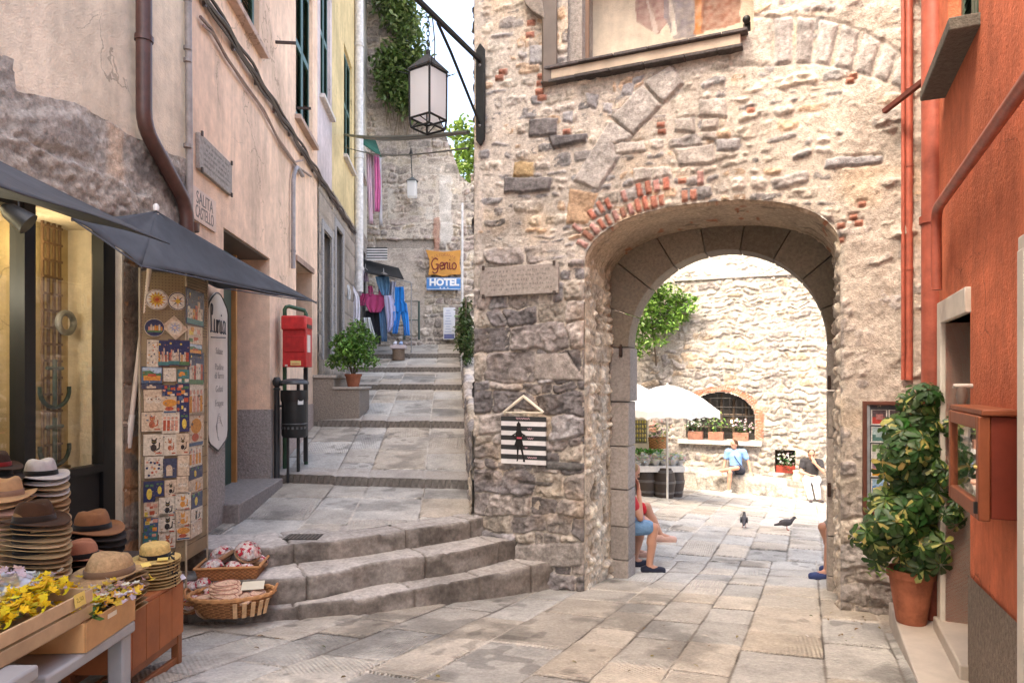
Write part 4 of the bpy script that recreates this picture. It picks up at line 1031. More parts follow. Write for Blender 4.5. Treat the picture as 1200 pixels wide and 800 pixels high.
def row_house(name, label, px0, px1, zsplit, cl, cu, wins, doors, top=14.4, matl='stone', split=True, loz=0):
    s0, s1 = lpx(px0, 0)[0], lpx(px1, 0)[0]
    t = thing(name, label, 'house', lw_((s0+s1)/2, float(lane_z((s0+s1)/2))))
    W = [(*[lpx(x, 0)[0] for x in (a, b)], z0, z1, .16) for a, b, z0, z1 in wins]
    D = [(*[lpx(x, 0)[0] for x in (a, b)], z0, z1, .4) for a, b, z0, z1 in doors]
    mb = MB(); wall_open(mb, P_, s0, s1, zsplit, top, W, cu); mb.build('upper_wall', 'plaster', t, smooth=False)
    # lower storey: grid with relief of big dressed courses
    res = .03; ss = np.arange(s0, s1+res, res); zs = np.arange(loz, zsplit+.001, res); S, Z = np.meshgrid(ss, zs, indexing='xy')
    r1, r2, r3, d, _ = stones(S, Z, 500+int(px0), (.32, .36), (.5, .8), .004, 120)
    n = fbm(S*4, Z*4, 5, int(px0))
    h = .02*sat(d/.03)+.008*n; c = np.array(cl)*(.85+.3*r2+.35*n)[..., None]
    c = mixc(c*.55, c, sstep(.0, .02, d))
    ins = np.zeros(S.shape, bool)
    for a, b, z0, z1, dp in D: ins |= (S > a) & (S < b) & (Z > z0) & (Z < z1)
    V = np.stack([-2.17-.094*S+h, S, Z], -1).reshape(-1, 3); V, F, Cc = compact(V, grid_faces(*S.shape, ~(ins[:-1, :-1] & ins[1:, 1:])), c.reshape(-1, 3))
    np_mesh('lower_wall', V, F, Cc, 'stone_fine', t)
    mb = MB(); slab(mb, P_, s0, s1, loz-.5, top, -6, -.45, cu)
    for a, b, z0, z1, dp in D:
        for p, q in (((b, z0), (b, z1)), ((b, z1), (a, z1)), ((a, z1), (a, z0))): mb.add([P_(*p, 0), P_(*q, 0), P_(*q, -dp), P_(*p, -dp)], [(0, 1, 2, 3)], cl)
    mb.build('back_wall', 'plaster', t, smooth=False)
    for a, b, z0, z1, dp in D:
        d_ = MB(); slab(d_, P_, a, b, z0, z1, -dp+.01, -dp+.06, (.06, .05, .045)); slab(d_, P_, a, a+.07, z0, z1, -dp+.06, -dp+.1, (.03, .05, .045)); d_.build('door', 'paint', t, smooth=False)
        d_ = MB()
        for p, q, u, v in ((a-.14, a, z0, z1+.14), (b, b+.14, z0, z1+.14), (a, b, z1, z1+.14)): slab(d_, P_, p, q, u, v, -.06, .045, (.30, .285, .275))
        d_.build('door_frame', 'stone_fine', t, bevel=.006)
    for a, b, z0, z1, dp in W:
        f = shutter(P_, t, a, b, z0, z1, -.08, GREEN); sl = MB(); slab(sl, P_, a-.08, b+.08, z0-.07, z0, -.1, .09, (.55, .5, .46)); sl.build('window_sill', 'stone_fine', f, bevel=.006)
    return t
H2 = row_house('lilac_house', 'lilac plastered house over brown stone courses next to the pink house', 372, 389, 5.1, (.30, .25, .20), (.56, .48, .47), [(375.5, 387, 6.5, 8.9)], [(377, 386.5, 2.0, 4.25)])
H3 = row_house('yellow_house', 'yellow ochre house with tall shutters halfway up the lane', 389, 416, 5.2, (.31, .265, .22), (.62, .49, .26), [(403, 412.5, 6.35, 8.7)], [(392, 400, 2.35, 4.6)])
H4 = row_house('white_house', 'white plastered house with bright green shutters at the top of the lane', 416, 431, 5.4, (.36, .32, .28), (.66, .63, .56), [(421, 427.5, 6.8, 9.2)], [(420, 427, 2.6, 4.9)])
pipe('rain_pipe', [lw_(15.9, 14.2, .1), lw_(15.9, 3.7, .1)], .10, (.62, .60, .58), H3, rings=[(lw_(15.9, z, .1), lw_(15.9, z+.08, .1)) for z in (4.2, 6.8, 9.4)])
# ---- red house on the right
red = thing('red_house', 'terracotta red house with fat red rain pipe at the right of the square', 'house', rw(2, 0))
RED = (.60, .175, .088)
def red_house():
    dA = rpx(1108, 0)[0]; dB = rpx(1137, 0)[0]; dt = rpx(1138, 366)[1]; db = -.1
    d2a = rpx(1187, 0, .085)[0]+.02; d2t = rpx(1190, 338)[1]
    w0, w1 = rpx(1108, 0)[0]+.0, rpx(1147, 0)[0]; wz = rpx(1125, 65)[1]
    mb = MB(); wall_open(mb, rw, -.05, 7, -.4, 5.7, [(dA, dB, db, dt, .45), (d2a, d2a+1.0, -.2, d2t, .45), (w0+.08, w1, wz, wz+1.5, .2)], RED); mb.build('wall', 'old_paint', red, smooth=False)
    mb = MB(); slab(mb, rw, -.05, 7, -.5, 5.7, -6, -.5, RED); slab(mb, rw, -.05, 7, 5.6, 5.7, -.6, 0, RED); mb.build('back_wall', 'plaster', red, smooth=False)
    Mb = (.62, .57, .50)
    mb = MB(); slab(mb, rw, dA-.12, dA, db, dt+.14, -.4, .03, Mb); slab(mb, rw, dA, dB+.02, dt, dt+.14, -.4, .03, Mb); mb.build('door_frame', 'marble', red, bevel=.006)
    mb = MB(); slab(mb, rw, dA, dB, db, dt, -.45, -.40, (.05, .04, .035)); mb.build('door', 'paint', red, smooth=False)  # dark panel painted for the shaded interior of the doorway
    mb = MB(); slab(mb, rw, d2a-.02, d2a+.16, -.2, d2t+.16, -.3, .07, Mb); slab(mb, rw, d2a+.03, d2a+.12, -.2, d2t+.1, .07, .085, Mb); slab(mb, rw, d2a+.16, d2a+1, d2t, d2t+.16, -.3, .07, Mb); mb.build('door_frame', 'marble', red, bevel=.012)
    # roughcast base with a sloping top
    za = rpx(1133, 668)[1]; zb_ = rpx(1180, 708)[1]
    mb = MB(); mb.add([rw(dB+.005, -.3, .012), rw(d2a-.02, -.3, .012), rw(d2a-.02, zb_, .012), rw(dB+.005, za, .012)], [(0, 1, 2, 3)], (.23, .185, .15)); mb.build('base_course', 'roughcast', red, smooth=False)
    # window: sill and shutter edge
    mb = MB(); slab(mb, rw, w0-.02, w1+.04, wz-.07, wz, -.1, .14, (.13, .12, .10)); mb.build('window_sill', 'stone_fine', red, bevel=.008)
    f = shutter(rw, red, w0+.08, w1, wz, wz+1.5, -.10, (.05, .09, .06), frame=(.08, .12, .08))
    # rain pipes
    RP = (.36, .09, .055)
    t1 = .06
    top = 5.6
    pz = rw(.70, 0, .022)
    pipe('rain_pipe', [Vector((pz.x, pz.y, top)), Vector((pz.x, pz.y, .02))], .074, RP, red, seg=14, rings=[(Vector((pz.x, pz.y, z)), Vector((pz.x, pz.y, z+.05))) for z in (2.72, 4.9)])
    q = tw(2.64, 0, -.06)
    pipe('thin_pipe', [Vector((q.x, q.y, 4.63)), Vector((q.x, q.y, E-.0))], .028, RP, red, rings=[(Vector((q.x, q.y, z)), Vector((q.x, q.y, z+.02))) for z in (2.5, 3.3, 3.9)])
    pipe('thin_pipe', [Vector((q.x-.045, q.y, 4.6)), Vector((q.x-.045, q.y, E-.0))], .014, RP, red)
    pipe('gas_pipe', [Vector((q.x, q.y, 4.6)), tw(2.66, 4.68, -.06), tw(2.68, 4.72, -.18), rw(.35, 4.72, .06)], .018, RP, red)
    # sloping pipe across the wall
    a = rpx(1097, 246, .08); b = rpx(1200, 100, .08)
    pipe('sloping_pipe', [rw(a[0]+.02, a[1]-.5, .08), rw(a[0], a[1], .08), rw(b[0], b[1], .08), rw(b[0]+1.2, b[1]+(b[1]-a[1])/(b[0]-a[0])*1.2, .08)], .030, RP, red)
    mb = MB(); p0 = tw(*tpx(1036, 131, -.10), -.10); p1 = rw(.42, E+2.18, .02)
    mb.beam(p0, p1, .035, .035, (.12, .035, .025)); mb.build('iron_rod', 'iron', red)
    # small wall lamp and bell plate
    c0 = rpx(1140, 463, .0); mb = MB()
    mb.tube([rw(c0[0], c0[1]+.05, .0), rw(c0[0], c0[1]+.05, .09)], .012, (.55, .5, .45)); mb.tube([rw(c0[0], c0[1]-.07, 0), rw(c0[0], c0[1]-.07, .09)], .012, (.55, .5, .45))
    mb.lathe([(.018, -.055), (.027, 0), (.018, .045)], (.16, .12, .10), 12, rw(c0[0], c0[1], .05)); mb.build('wall_lamp', 'plastic', red)
    c1 = rpx(1179, 577); mb = MB(); slab(mb, rw, c1[0]-.05, c1[0]+.03, c1[1]-.11, c1[1]+.12, 0, .02, (.34, .32, .30)); bp_ = mb.build('bell_plate', 'metal', red, bevel=.004)
    mb = MB()
    for k in range(5): slab(mb, rw, c1[0]-.035, c1[0]+.01, c1[1]-.08+k*.035, c1[1]-.06+k*.035, .02, .024, (.12, .11, .10))
    mb.build('bell_labels', 'plastic', bp_, smooth=False)
red_house()
# ================================================================== lettering
def text_mesh(name, body, size, m, mat, col, parent, ext=.002, bold=0., align='CENTER', sx=1.):
    c = bpy.data.curves.new(name, 'FONT'); c.body = body; c.size = size; c.align_x = align; c.align_y = 'CENTER'; c.extrude = ext; c.offset = bold; c.resolution_u = 3
    o = bpy.data.objects.new(name, c); COL.objects.link(o)
    me = bpy.data.meshes.new_from_object(o); bpy.data.objects.remove(o); me.name = name
    for v in me.vertices: v.co = m @ Vector((v.co.x*sx, v.co.y, v.co.z))
    a = me.attributes.new('col', 'FLOAT_COLOR', 'POINT'); a.data.foreach_set('color', np.tile(np.array([*col, 1], np.float32), len(me.vertices)))
    me.materials.clear(); me.materials.append(M[mat])
    o = bpy.data.objects.new(name, me); COL.objects.link(o)
    if parent is not None: adopt(o, parent)
    return o
def frame_m(o, x, z):      # matrix: local x along x, local y up along z, local z out of the face
    x = Vector(x).normalized(); z = Vector(z).normalized(); n = x.cross(z)
    m = Matrix((x, z, n)).transposed().to_4x4(); m.translation = Vector(o); return m
GLY = {'G': [[(.55, .85), (.3, 1), (.05, .75), (0, .4), (.15, .05), (.4, .05), (.55, .3), (.56, .45), (.35, .45)], [(.56, .45), (.55, 0), (.4, -.3), (.15, -.3), (.1, -.15)]],
 'e': [[(.02, .3), (.35, .38), (.33, .58), (.15, .6), (.03, .35), (.1, .05), (.25, .02), (.42, .15)]], 'n': [[(0, .6), (.03, .02)], [(.03, .35), (.15, .58), (.28, .55), (.28, .1), (.38, .03)]],
 'i': [[(.05, .6), (.05, .1), (.12, .03), (.2, .1)], [(.05, .8), (.07, .86)]], 'o': [[(.2, .6), (.03, .42), (.04, .15), (.2, .02), (.37, .2), (.36, .45), (.2, .6)]],
 'L': [[(.25, .75), (.3, 1.15), (.12, 1.2), (.1, .7), (.12, .1), (.02, .02), (.3, .05), (.5, .02)]], 'u': [[(.02, .6), (.03, .15), (.15, .02), (.3, .15), (.32, .6)], [(.32, .6), (.34, .1), (.42, .02)]],
 'a': [[(.34, .55), (.15, .6), (.03, .3), (.12, .03), (.3, .15), (.34, .55)], [(.34, .55), (.36, .1), (.45, .04)]]}
ADV = {'G': .68, 'e': .44, 'n': .42, 'i': .24, 'o': .42, 'L': .5, 'u': .46, 'a': .5}
def script(name, word, m, h, r, col, parent, mat='paint'):
    mb = MB(); x = 0; w = sum(ADV[c] for c in word)
    for c in word:
        for st in GLY[c]:
            p = [Vector(((x+a-w/2)*h, (b-.4)*h, 0)) for a, b in st]; q = [p[0]]
            for i in range(len(p)-1):
                p0, p1, p2, p3 = p[max(i-1, 0)], p[i], p[i+1], p[min(i+2, len(p)-1)]
                for t in (.33, .66, 1): q.append(.5*((2*p1)+(-p0+p2)*t+(2*p0-5*p1+4*p2-p3)*t*t+(-p0+3*p1-3*p2+p3)*t**3))
            mb.tube([m @ v for v in q], r, col, seg=5)
        x += ADV[c]
    return mb.build(name, mat, parent)
def plaque(name, label, P, s0, s1, z0, z1, col, seed, tilt=0, off=.0):
    t = thing(name, label, 'plaque', P((s0+s1)/2, z0, .02)); mb = MB()
    slab(mb, P, s0, s1, z0, z1, off, off+.035, col); mb.build('slab', 'stone_fine', t, bevel=.006)
    r = random.Random(seed); mb = MB(); n = 5; h = (z1-z0)/(n+1.5)
    for i in range(n):
        z = z1-h*(i+1.1); s = s0+(s1-s0)*(.08+.1*r.random()); e = s1-(s1-s0)*(.08+.1*r.random())
        while s < e:
            w = r.uniform(.006, .018)*(s1-s0)/.6; slab(mb, P, s, s+w, z-h*.22, z+h*r.uniform(.1, .25), off+.033, off+.0365, tuple(k*.72 for k in col)); s += w*r.choice((1.5, 1.7, 3))
    mb.build('engraving', 'stone_fine', t, smooth=False)
    mb = MB()
    for a in (s0+.04, s1-.04):
        for z in (z0, z1): slab(mb, P, a-.012, a+.012, z-.02, z+.02, off+.034, off+.05, (.08, .06, .05))
    for a in (s0+.04, s1-.04):
        for z in (z0, z1): m_ = MB(); slab(m_, P, a-.012, a+.012, z-.02, z+.02, off+.034, off+.05, (.08, .06, .05)); m_.build('clip', 'iron', t)
    return t
# ---- signs on the walls
def twP(u, z, o=0.): return tw(u, z, -o)
a, b = tpx(567, 349), tpx(658, 309.5)
plaque('stone_plaque', 'wide grey stone plaque with worn engraving on the gate tower', twP, a[0], b[0], a[1], b[1], (.34, .30, .265), 4, off=.055)
a, b = lpx(229, 196), lpx(268, 188); plaque('stone_plaque', 'small grey marble plaque beside the conduit on the pink house', P_, a[0], b[0], lpx(248, 213)[1], lpx(248, 173)[1], (.36, .325, .29), 9)
def street_sign():
    y0, y1 = lpx(223, 240)[0], lpx(251, 240)[0]; zt = lpx(237, 226)[1]; zb = lpx(237, 264)[1]
    t = thing('street_sign', 'pale marble street sign reading SALITA CASTELLO on the pink house', 'sign', P_((y0+y1)/2, zb, .01))
    mb = MB(); slab(mb, P_, y0, y1, zb, zt, 0, .018, (.66, .50, .41)); mb.build('slab', 'marble', t, bevel=.003)
    for i, w in enumerate(('SALITA', 'CASTELLO')):
        m = frame_m(P_((y0+y1)/2, zt-(zt-zb)*(.3+.42*i), .0185), P_(1, 0)-P_(0, 0), (0, 0, 1))
        text_mesh('lettering', w, .155, m, 'paint', (.10, .085, .08), t, .001, align='CENTER', sx=.86 if i == 0 else .62)
street_sign()
def menu_board():
    y0, y1 = lpx(239, 400)[0], lpx(263, 400)[0]; zt = lpx(251, 343)[1]; zb = lpx(251, 528)[1]; w = y1-y0; c = (y0+y1)/2
    t = thing('menu_board', 'tall white menu board with handwriting hung on the pink house', 'sign', P_(c, zb, .02))
    m = frame_m(P_(c, zb, .012), P_(1, 0)-P_(0, 0), (0, 0, 1)); H = zt-zb
    poly = []
    for s in (1, -1):
        seq = [(0, 0), (.12, .015), (.25, .035), (.36, .05), (.46, .075), (.5, .12), (.5, .88), (.44, .92), (.36, .94), (.22, .975), (.1, .995), (0, 1)]
        seq = seq if s == 1 else seq[::-1][1:-1]
        poly += [(s*x*w, z*H) for x, z in seq]
    mb = MB(); mb.prism(poly, m, .02, (.64, .61, .58)); mb.build('panel', 'paint', t, smooth=False)
    mb = MB(); mb.tube([m @ Vector((*p, .02)) for p in poly], .008, (.04, .035, .03), seg=5, closed=True); mb.build('edge_trim', 'metal', t)
    q = m @ Matrix.Translation((0, H*.80, .022)); script('lettering', 'Lunia', q, .21, .006, (.03, .04, .07), t)
    mb = MB(); mb.tube([q @ Vector((-.2, -.13, 0)), q @ Vector((.2, -.11, 0))], .006, (.03, .04, .07), seg=5); mb.build('underline', 'paint', t)
    for i, (z, wd) in enumerate(((.63, 'Salate'), (.53, 'Piadine'), (.475, 'di farro'), (.39, 'Gelati'), (.30, 'Frappe'))): text_mesh('lettering', wd, .085, m @ Matrix.Translation((.03, H*z, .021)), 'paint', (.25, .25, .26), t, .0006)
    mb = MB()
    for k in range(5):
        mb.tube([m @ Vector((.09*math.cos(a)*(1-.1*k)+.02, H*.15+.14*math.sin(a*1.0)*(.3+.15*k), .021)) for a in np.linspace(.3*k, 3+.5*k, 10)], .0025, (.3, .29, .28), seg=4)
    mb.build('drawing', 'paint', t)
menu_board()
def stripe_sign(name, label, P, c, zb, w, h, off, figure=True):
    t = thing(name, label, 'sign', P(c, zb, off)); n = 10
    mb = MB(); slab(mb, P, c-w/2, c+w/2, zb, zb+h, off, off+.02, (.72, .70, .69)); b = mb.build('board', 'paint', t, smooth=False)
    mb = MB()
    for i in range(0, n, 2): slab(mb, P, c-w/2-.001, c+w/2+.001, zb+h-(i+1)*h/n, zb+h-i*h/n, off-.001, off+.0225, (.032, .034, .036))
    mb.build('stripes', 'paint', t, smooth=False)
    if figure:
        m = frame_m(P(c, zb, off+.0225), P(1, 0)-P(0, 0), (0, 0, 1)); mb = MB(); K = (.008, .008, .008)
        def pr(pts, d=.003): mb.prism([((x-.5)*w, y*h) for x, y in pts], m, d, K)
        pr([(.30, .38), (.34, .50), (.40, .56), (.47, .56), (.51, .38), (.48, .36), (.34, .36)]); pr([(.35, .50), (.33, .64), (.36, .72), (.36, .84), (.40, .90), (.45, .84), (.45, .72), (.49, .63), (.46, .50)])
        pr([(.34, .66), (.24, .60), (.34, .52), (.36, .54), (.29, .60), (.36, .64)]); pr([(.47, .66), (.56, .61), (.47, .52), (.45, .55), (.51, .60), (.45, .63)])
        pr([(.36, .37), (.41, .37), (.385, .06), (.35, .06), (.37, .10)]); pr([(.43, .37), (.48, .37), (.55, .05), (.50, .05), (.505, .10)])
        mb.build('silhouette', 'paint', t, smooth=False)
        mb = MB(); mb.box(None, (w*.11, h*.03, .003), (.6, .10, .14), mat=m @ Matrix.Translation((-.08*w, .55*h, .004))); mb.build('belt', 'paint', t, smooth=False)
        mb = MB(); r = random.Random(2)
        for (x, y, q) in ((.34, .955, 9), (.60, .74, 3), (.60, .54, 4), (.54, .34, 2), (.60, .14, 6)):
            pts = [m @ Vector(((x-.5+k*.012)*w, (y+.02*math.sin(k*1.9)+.008*r.random())*h, .001)) for k in range(q*3)]; mb.tube(pts, .0028, (.62, .40, .42), seg=4)
        mb.build('lettering', 'paint', t)
    return t
a = tpx(592, 541); b = tpx(643.5, 488); c = (a[0]+b[0])/2; w_ = b[0]-a[0]
sg = stripe_sign('hanging_sign', 'black and white striped board with a woman silhouette hung from a coat hanger', twP, c, a[1], w_, b[1]-a[1], .075)
mb = MB(); zt = b[1]; hz = tpx(617, 464)[1]
L_ = [(c-w_*.46, zt+.035), (c-.04, hz-.03), (c, hz), (c+.04, hz-.03), (c+w_*.44, zt+.045), (c+w_*.40, zt+.035)]
mb.tube([tw(u, z, -.085) for u, z in L_]+[], [.012, .016, .017, .016, .012, .010], (.72, .65, .52), seg=8); mb.tube([tw(c-w_*.44, zt+.035, -.085), tw(c+w_*.42, zt+.04, -.085)], .008, (.72, .65, .52)); mb.build('hanger', 'wood', sg)
mb = MB(); mb.tube([tw(c+.035*math.sin(k*.5), hz+.0+.035*(1-math.cos(k*.5)), -.085+.0*k) for k in range(9)], .004, (.25, .22, .2), seg=5); mb.tube([tw(c-.01, hz+.07, -.085), tw(c, hz+.1, -.03)], .006, (.1, .09, .08)); mb.build('hook', 'iron', sg)
for s in (-1, 1):
    mb = MB(); mb.tube([tw(c+s*w_*.43, zt+.035, -.085), tw(c+s*w_*.42, zt-.01, -.085)], .003, (.5, .42, .3), seg=4); mb.build('string', 'cloth', sg)
# ================================================================== hats
ORD = ['top', 'second', 'third', 'fourth', 'fifth', 'sixth', 'seventh', 'eighth', 'ninth', 'tenth', 'eleventh', 'twelfth', 'thirteenth', 'fourteenth', 'fifteenth', 'sixteenth']
HP = {}
def hat_proto(kind, col, band, mat):
    rb, rc, hc = {'fedora': (.150, .082, .105), 'trilby': (.155, .092, .10), 'boater': (.140, .078, .085)}[kind]
    th = np.linspace(0, 2*math.pi, 41)[:-1]; prof = []
    if kind == 'boater':
        prof = [(0, hc), (.5, hc), (.85, hc-.003), (.97, hc-.012), (1, hc-.03), (1.02, hc*.5), (1.03, .012), (1.06, .003)]
    else:
        prof = [(0, hc-.004), (.3, hc-.002), (.55, hc), (.74, hc-.006), (.86, hc-.022), (.93, hc*.6), (.98, hc*.35), (1.0, .012), (1.05, .003)]
    P = []
    for r, z in prof:
        ex = 1.13; x = rc*r*np.cos(th); y = rc*r*ex*np.sin(th); zz = np.full(len(th), z)
        if kind != 'boater':
            k = sat((z-hc*.45)/(hc*.55)); zz = zz-k*(.030*np.exp(-(x/.028)**2)*np.exp(-((y+.01)/.075)**2)+.012*sat(y/.09))
            pin = np.exp(-((y+.075)/.03)**2)*k; x = x*(1-.30*pin); 
        P.append(np.stack([x, y, zz], -1))
    n = 7
    for i in range(1, n+1):
        t = i/n; r = rc*1.05+(rb-rc*1.05)*t; x = r*np.cos(th)*.96; y = (r+.008*t)*np.sin(th)*1.04
        curl = .0 if kind == 'boater' else .022*t**2*np.cos(th)**2-.012*t**2*np.maximum(0, -np.sin(th))
        P.append(np.stack([x, y, .002+curl-.004*t+(.0025*np.sin(3*th+1)*t)], -1))
    under = P[-1].copy(); under[:, 2] -= .004; P.append(under)
    r = rc*1.03; P.append(np.stack([r*np.cos(th), r*1.1*np.sin(th), np.full(len(th), -.004)], -1))
    mb = MB(); mb.grid(np.array(P), col, wrap=True)
    root = thing('hat', 'hat', 'hat', (0, 0, 0))
    mb.build('hat_body', mat, root, world=False, ang=60)
    mb = MB(); Q = []
    for z, k in ((.004, 1.045), (.006, 1.07), (.030, 1.045), (.033, 1.0)): Q.append(np.stack([rc*k*np.cos(th), rc*k*1.12*np.sin(th), np.full(len(th), z)], -1))
    mb.grid(np.array(Q), band, wrap=True)
    if kind == 'boater':
        for s in (-1, 1): mb.prism([(0, 0), (.06, .022*s+.01), (.055, -.015+.022*s)], Matrix.Translation((rc+.004, -.03, .018)) @ Matrix.Rotation(R(90), 4, 'X') @ Matrix.Rotation(R(-60), 4, 'Y'), .004, band)
    mb.build('band', 'cloth', root, world=False, ang=60)
    return root
def hat(kind, col, band, loc, rz, label, group=None, scale=1., mat='felt', tilt=(0, 0)):
    key = (kind, tuple(col), tuple(band), mat)
    if key not in HP:
        o = hat_proto(kind, col, band, mat); HP[key] = o; o.location = loc; o.rotation_euler = (tilt[0], tilt[1], rz); o.scale = (scale,)*3; o['label'] = label
        if group: o['group'] = group
    else:
        o = dup(HP[key], loc, (tilt[0], tilt[1], rz), label, group, scale)
        if not group and 'group' in o: del o['group']
    return o
TABLE_Z = .60
def hat_stack(cx, cy, zbase, ztop, cols, kind, where, group, dz, top_label, scale=1., rz=0., mats='felt', jit=.006):
    """cols[0] is the hat on top; the rest cycle through cols[1:]"""
    r = random.Random(int(cx*1000)); n = max(1, min(16, int(round((ztop-zbase)/dz))+1))
    dz = (ztop-zbase-.004)/max(1, n-1)
    for i in range(n):
        (nm, c, b) = cols[0] if i == 0 else cols[1+(i*7+i//3) % (len(cols)-1)]
        z = ztop-i*dz
        lab = top_label if i == 0 else f'{nm} hat, {ORD[i]} from the top of the {where}'
        if i == n-1 and i > 0: lab = f'{nm} hat at the bottom of the {where}'
        hat(kind, c, b, (cx+(r.uniform(-jit, jit) if i else 0), cy+(r.uniform(-jit, jit) if i else 0), z), rz+(r.uniform(-.3, .3) if i else 0), lab, group, scale, mats)
BLK = (.015, .014, .014)
tan_ = [('tan', (.46, .27, .13), (.05, .035, .03)), ('beige', (.54, .38, .21), (.04, .03, .025)), ('pale straw', (.60, .46, .28), BLK), ('light brown', (.34, .18, .08), BLK)]
hat_stack(-2.775, 4.02, TABLE_Z, E-.56, [('pale grey', (.50, .46, .46), BLK), ('ivory', (.60, .54, .48), BLK), tan_[0], ('off-white', (.62, .57, .52), BLK), tan_[2], tan_[1]], 'fedora', 'stack under the pale grey fedora', 'hats stacked under the pale grey fedora', .030, 'pale grey fedora with black band topping the tall stack by the window', .98, R(60))
hat_stack(-2.33, 3.33, TABLE_Z-.02, .965, [('dark brown', (.065, .032, .018), (.03, .02, .015)), ('olive beige', (.40, .28, .14), BLK), tan_[1], ('khaki', (.34, .23, .115), BLK), ('dull brown', (.24, .14, .065), BLK)], 'fedora', 'stack under the dark brown fedora', 'hats stacked under the dark brown fedora', .0255, 'dark chocolate brown fedora topping the tallest stack of beige hats', .98, R(75))
hat_stack(-2.41, 3.92, TABLE_Z, E-.855, [('brown', (.25, .115, .055), BLK), ('black', (.02, .017, .016), BLK), ('charcoal', (.04, .033, .03), BLK)], 'fedora', 'short stack under the brown fedora', 'hats stacked under the brown fedora', .04, 'mid brown fedora with wide black band on short dark stack', 1.08, R(65))
hat_stack(-2.315, 3.66, TABLE_Z, .70, [('terracotta', (.42, .19, .115), BLK), ('dark red brown', (.13, .06, .04), BLK), ('chestnut', (.17, .085, .055), BLK)], 'fedora', 'short stack under the terracotta fedora', 'hats stacked under the terracotta fedora', .035, 'orange terracotta fedora with punched holes and dark band', .92, R(110))
hat_stack(-2.04, 3.46, .475, .668, [('natural straw', (.46, .30, .155), (.20, .12, .07)), ('straw', (.44, .29, .15), (.2, .13, .08)), ('straw coloured', (.48, .32, .17), (.2, .13, .08))], 'trilby', 'straw stack on the red cabinet', 'straw trilbies stacked on the red cabinet', .026, 'woven brown straw trilby topping the stack on the red cabinet', 1.12, R(-15), 'straw')
hat_stack(-2.07, 3.96, .475, .62, [('yellow straw', (.62, .43, .16), BLK), ('honey straw', (.45, .31, .14), BLK), ('golden straw', (.48, .33, .15), BLK)], 'boater', 'boater stack', 'straw boaters stacked at the cabinet corner', .018, 'yellow straw boater with black ribbon at the cabinet corner', 1.0, R(20), 'straw')
hat_stack(-2.66, 3.58, TABLE_Z, 1.045, [('mottled tan', (.52, .31, .16), (.3, .18, .12)), ('pinkish tan', (.50, .28, .17), BLK), tan_[0], ('salmon', (.46, .27, .2), BLK)], 'fedora', 'stack under the mottled tan hat', 'hats stacked under the mottled tan hat', .033, 'mottled tan fedora on stack at the far end of the hat table', .98, R(30))
hat_stack(-2.865, 3.78, TABLE_Z, 1.17, [('dark brown', (.05, .03, .024), (.25, .02, .02)), ('black', BLK, BLK), ('brown-black', (.035, .026, .022), BLK)], 'fedora', 'stack under the red banded hat', 'dark hats stacked under the red banded hat', .05, 'near black hat with red band behind the mottled tan stack', .85, R(80))
# ================================================================== tables, cabinet, crates
def table(name, label, x0, x1, y0, y1, zt, col, mat, leg=.055, th=.05, cat='table', splay=.0, bev=.012):
    g = float(gz((x0+x1)/2, (y0+y1)/2)); t = thing(name, label, cat, ((x0+x1)/2, (y0+y1)/2, g))
    mb = MB(); mb.box(((x0+x1)/2, (y0+y1)/2, zt-th/2), (x1-x0, y1-y0, th), col); mb.build('tabletop', mat, t, bevel=bev)
    for x in (x0+leg*.7, x1-leg*.7):
        for y in (y0+leg*.7, y1-leg*.7):
            mb = MB(); gg = float(gz(x, y)); mb.box((x, y, (gg+zt-th)/2), (leg, leg, zt-th-gg), col); mb.build('leg', mat, t, bevel=.008)
    return t
GREY = (.36, .36, .37)
table('plastic_table', 'grey plastic table carrying the small pine box beside the red cabinet', -2.42, -1.85, 2.72, 3.36, .47, GREY, 'plastic', .075, .055)
table('plastic_table', 'grey plastic table under the long crate, cut by the photo corner', -2.35, -1.75, 1.75, 2.53, .60, GREY, 'plastic', .07, .055)
table('display_table', 'dark wooden table under the stacks of felt hats', -2.98, -2.17, 3.10, 4.22, .598, (.05, .035, .03), 'wood', .05, .03)
def cabinet():
    x0, x1, y0, y1 = -2.26, -1.97, 3.40, 4.09; g = -.04
    t = thing('cabinet', 'low red brown wooden cabinet on a trestle holding straw hats', 'cabinet', ((x0+x1)/2, (y0+y1)/2, g)); W = (.34, .105, .035)
    mb = MB(); mb.box(((x0+x1)/2, (y0+y1)/2, .31), (x1-x0-.02, y1-y0-.02, .27), W); mb.build('body', 'wood', t, bevel=.004)
    mb = MB(); mb.box(((x0+x1)/2, (y0+y1)/2, .458), (x1-x0, y1-y0, .024), (.38, .125, .045)); mb.build('top_board', 'wood', t, bevel=.006)
    n = 5; w = (y1-y0)/n
    for i in range(n):
        k = 1+.12*math.sin(i*5); mb = MB(); mb.box((x1-.004, y0+w*(i+.5), .295), (.012, w-.003, .30), (.36*k, .115*k, .035*k)); mb.build('panel_board', 'wood', t, bevel=.002)
    W2 = (.26, .095, .035)
    for y in (y0+.03, y1-.03):
        for x in (x0+.03, x1-.025):
            mb = MB(); g_ = float(gz(x, y)); mb.box((x, y, (g_+.18)/2), (.045, .045, .18-g_), W2); mb.build('leg', 'wood', t, bevel=.004)
    for x in (x0+.03, x1-.025):
        mb = MB(); mb.beam((x, y0, .125), (x, y1, .115), .03, .045, W2); mb.beam((x, y0, .02), (x, y1, -.01), .025, .04, W2); mb.build('rail', 'wood', t, bevel=.004)
    return t
cabinet()
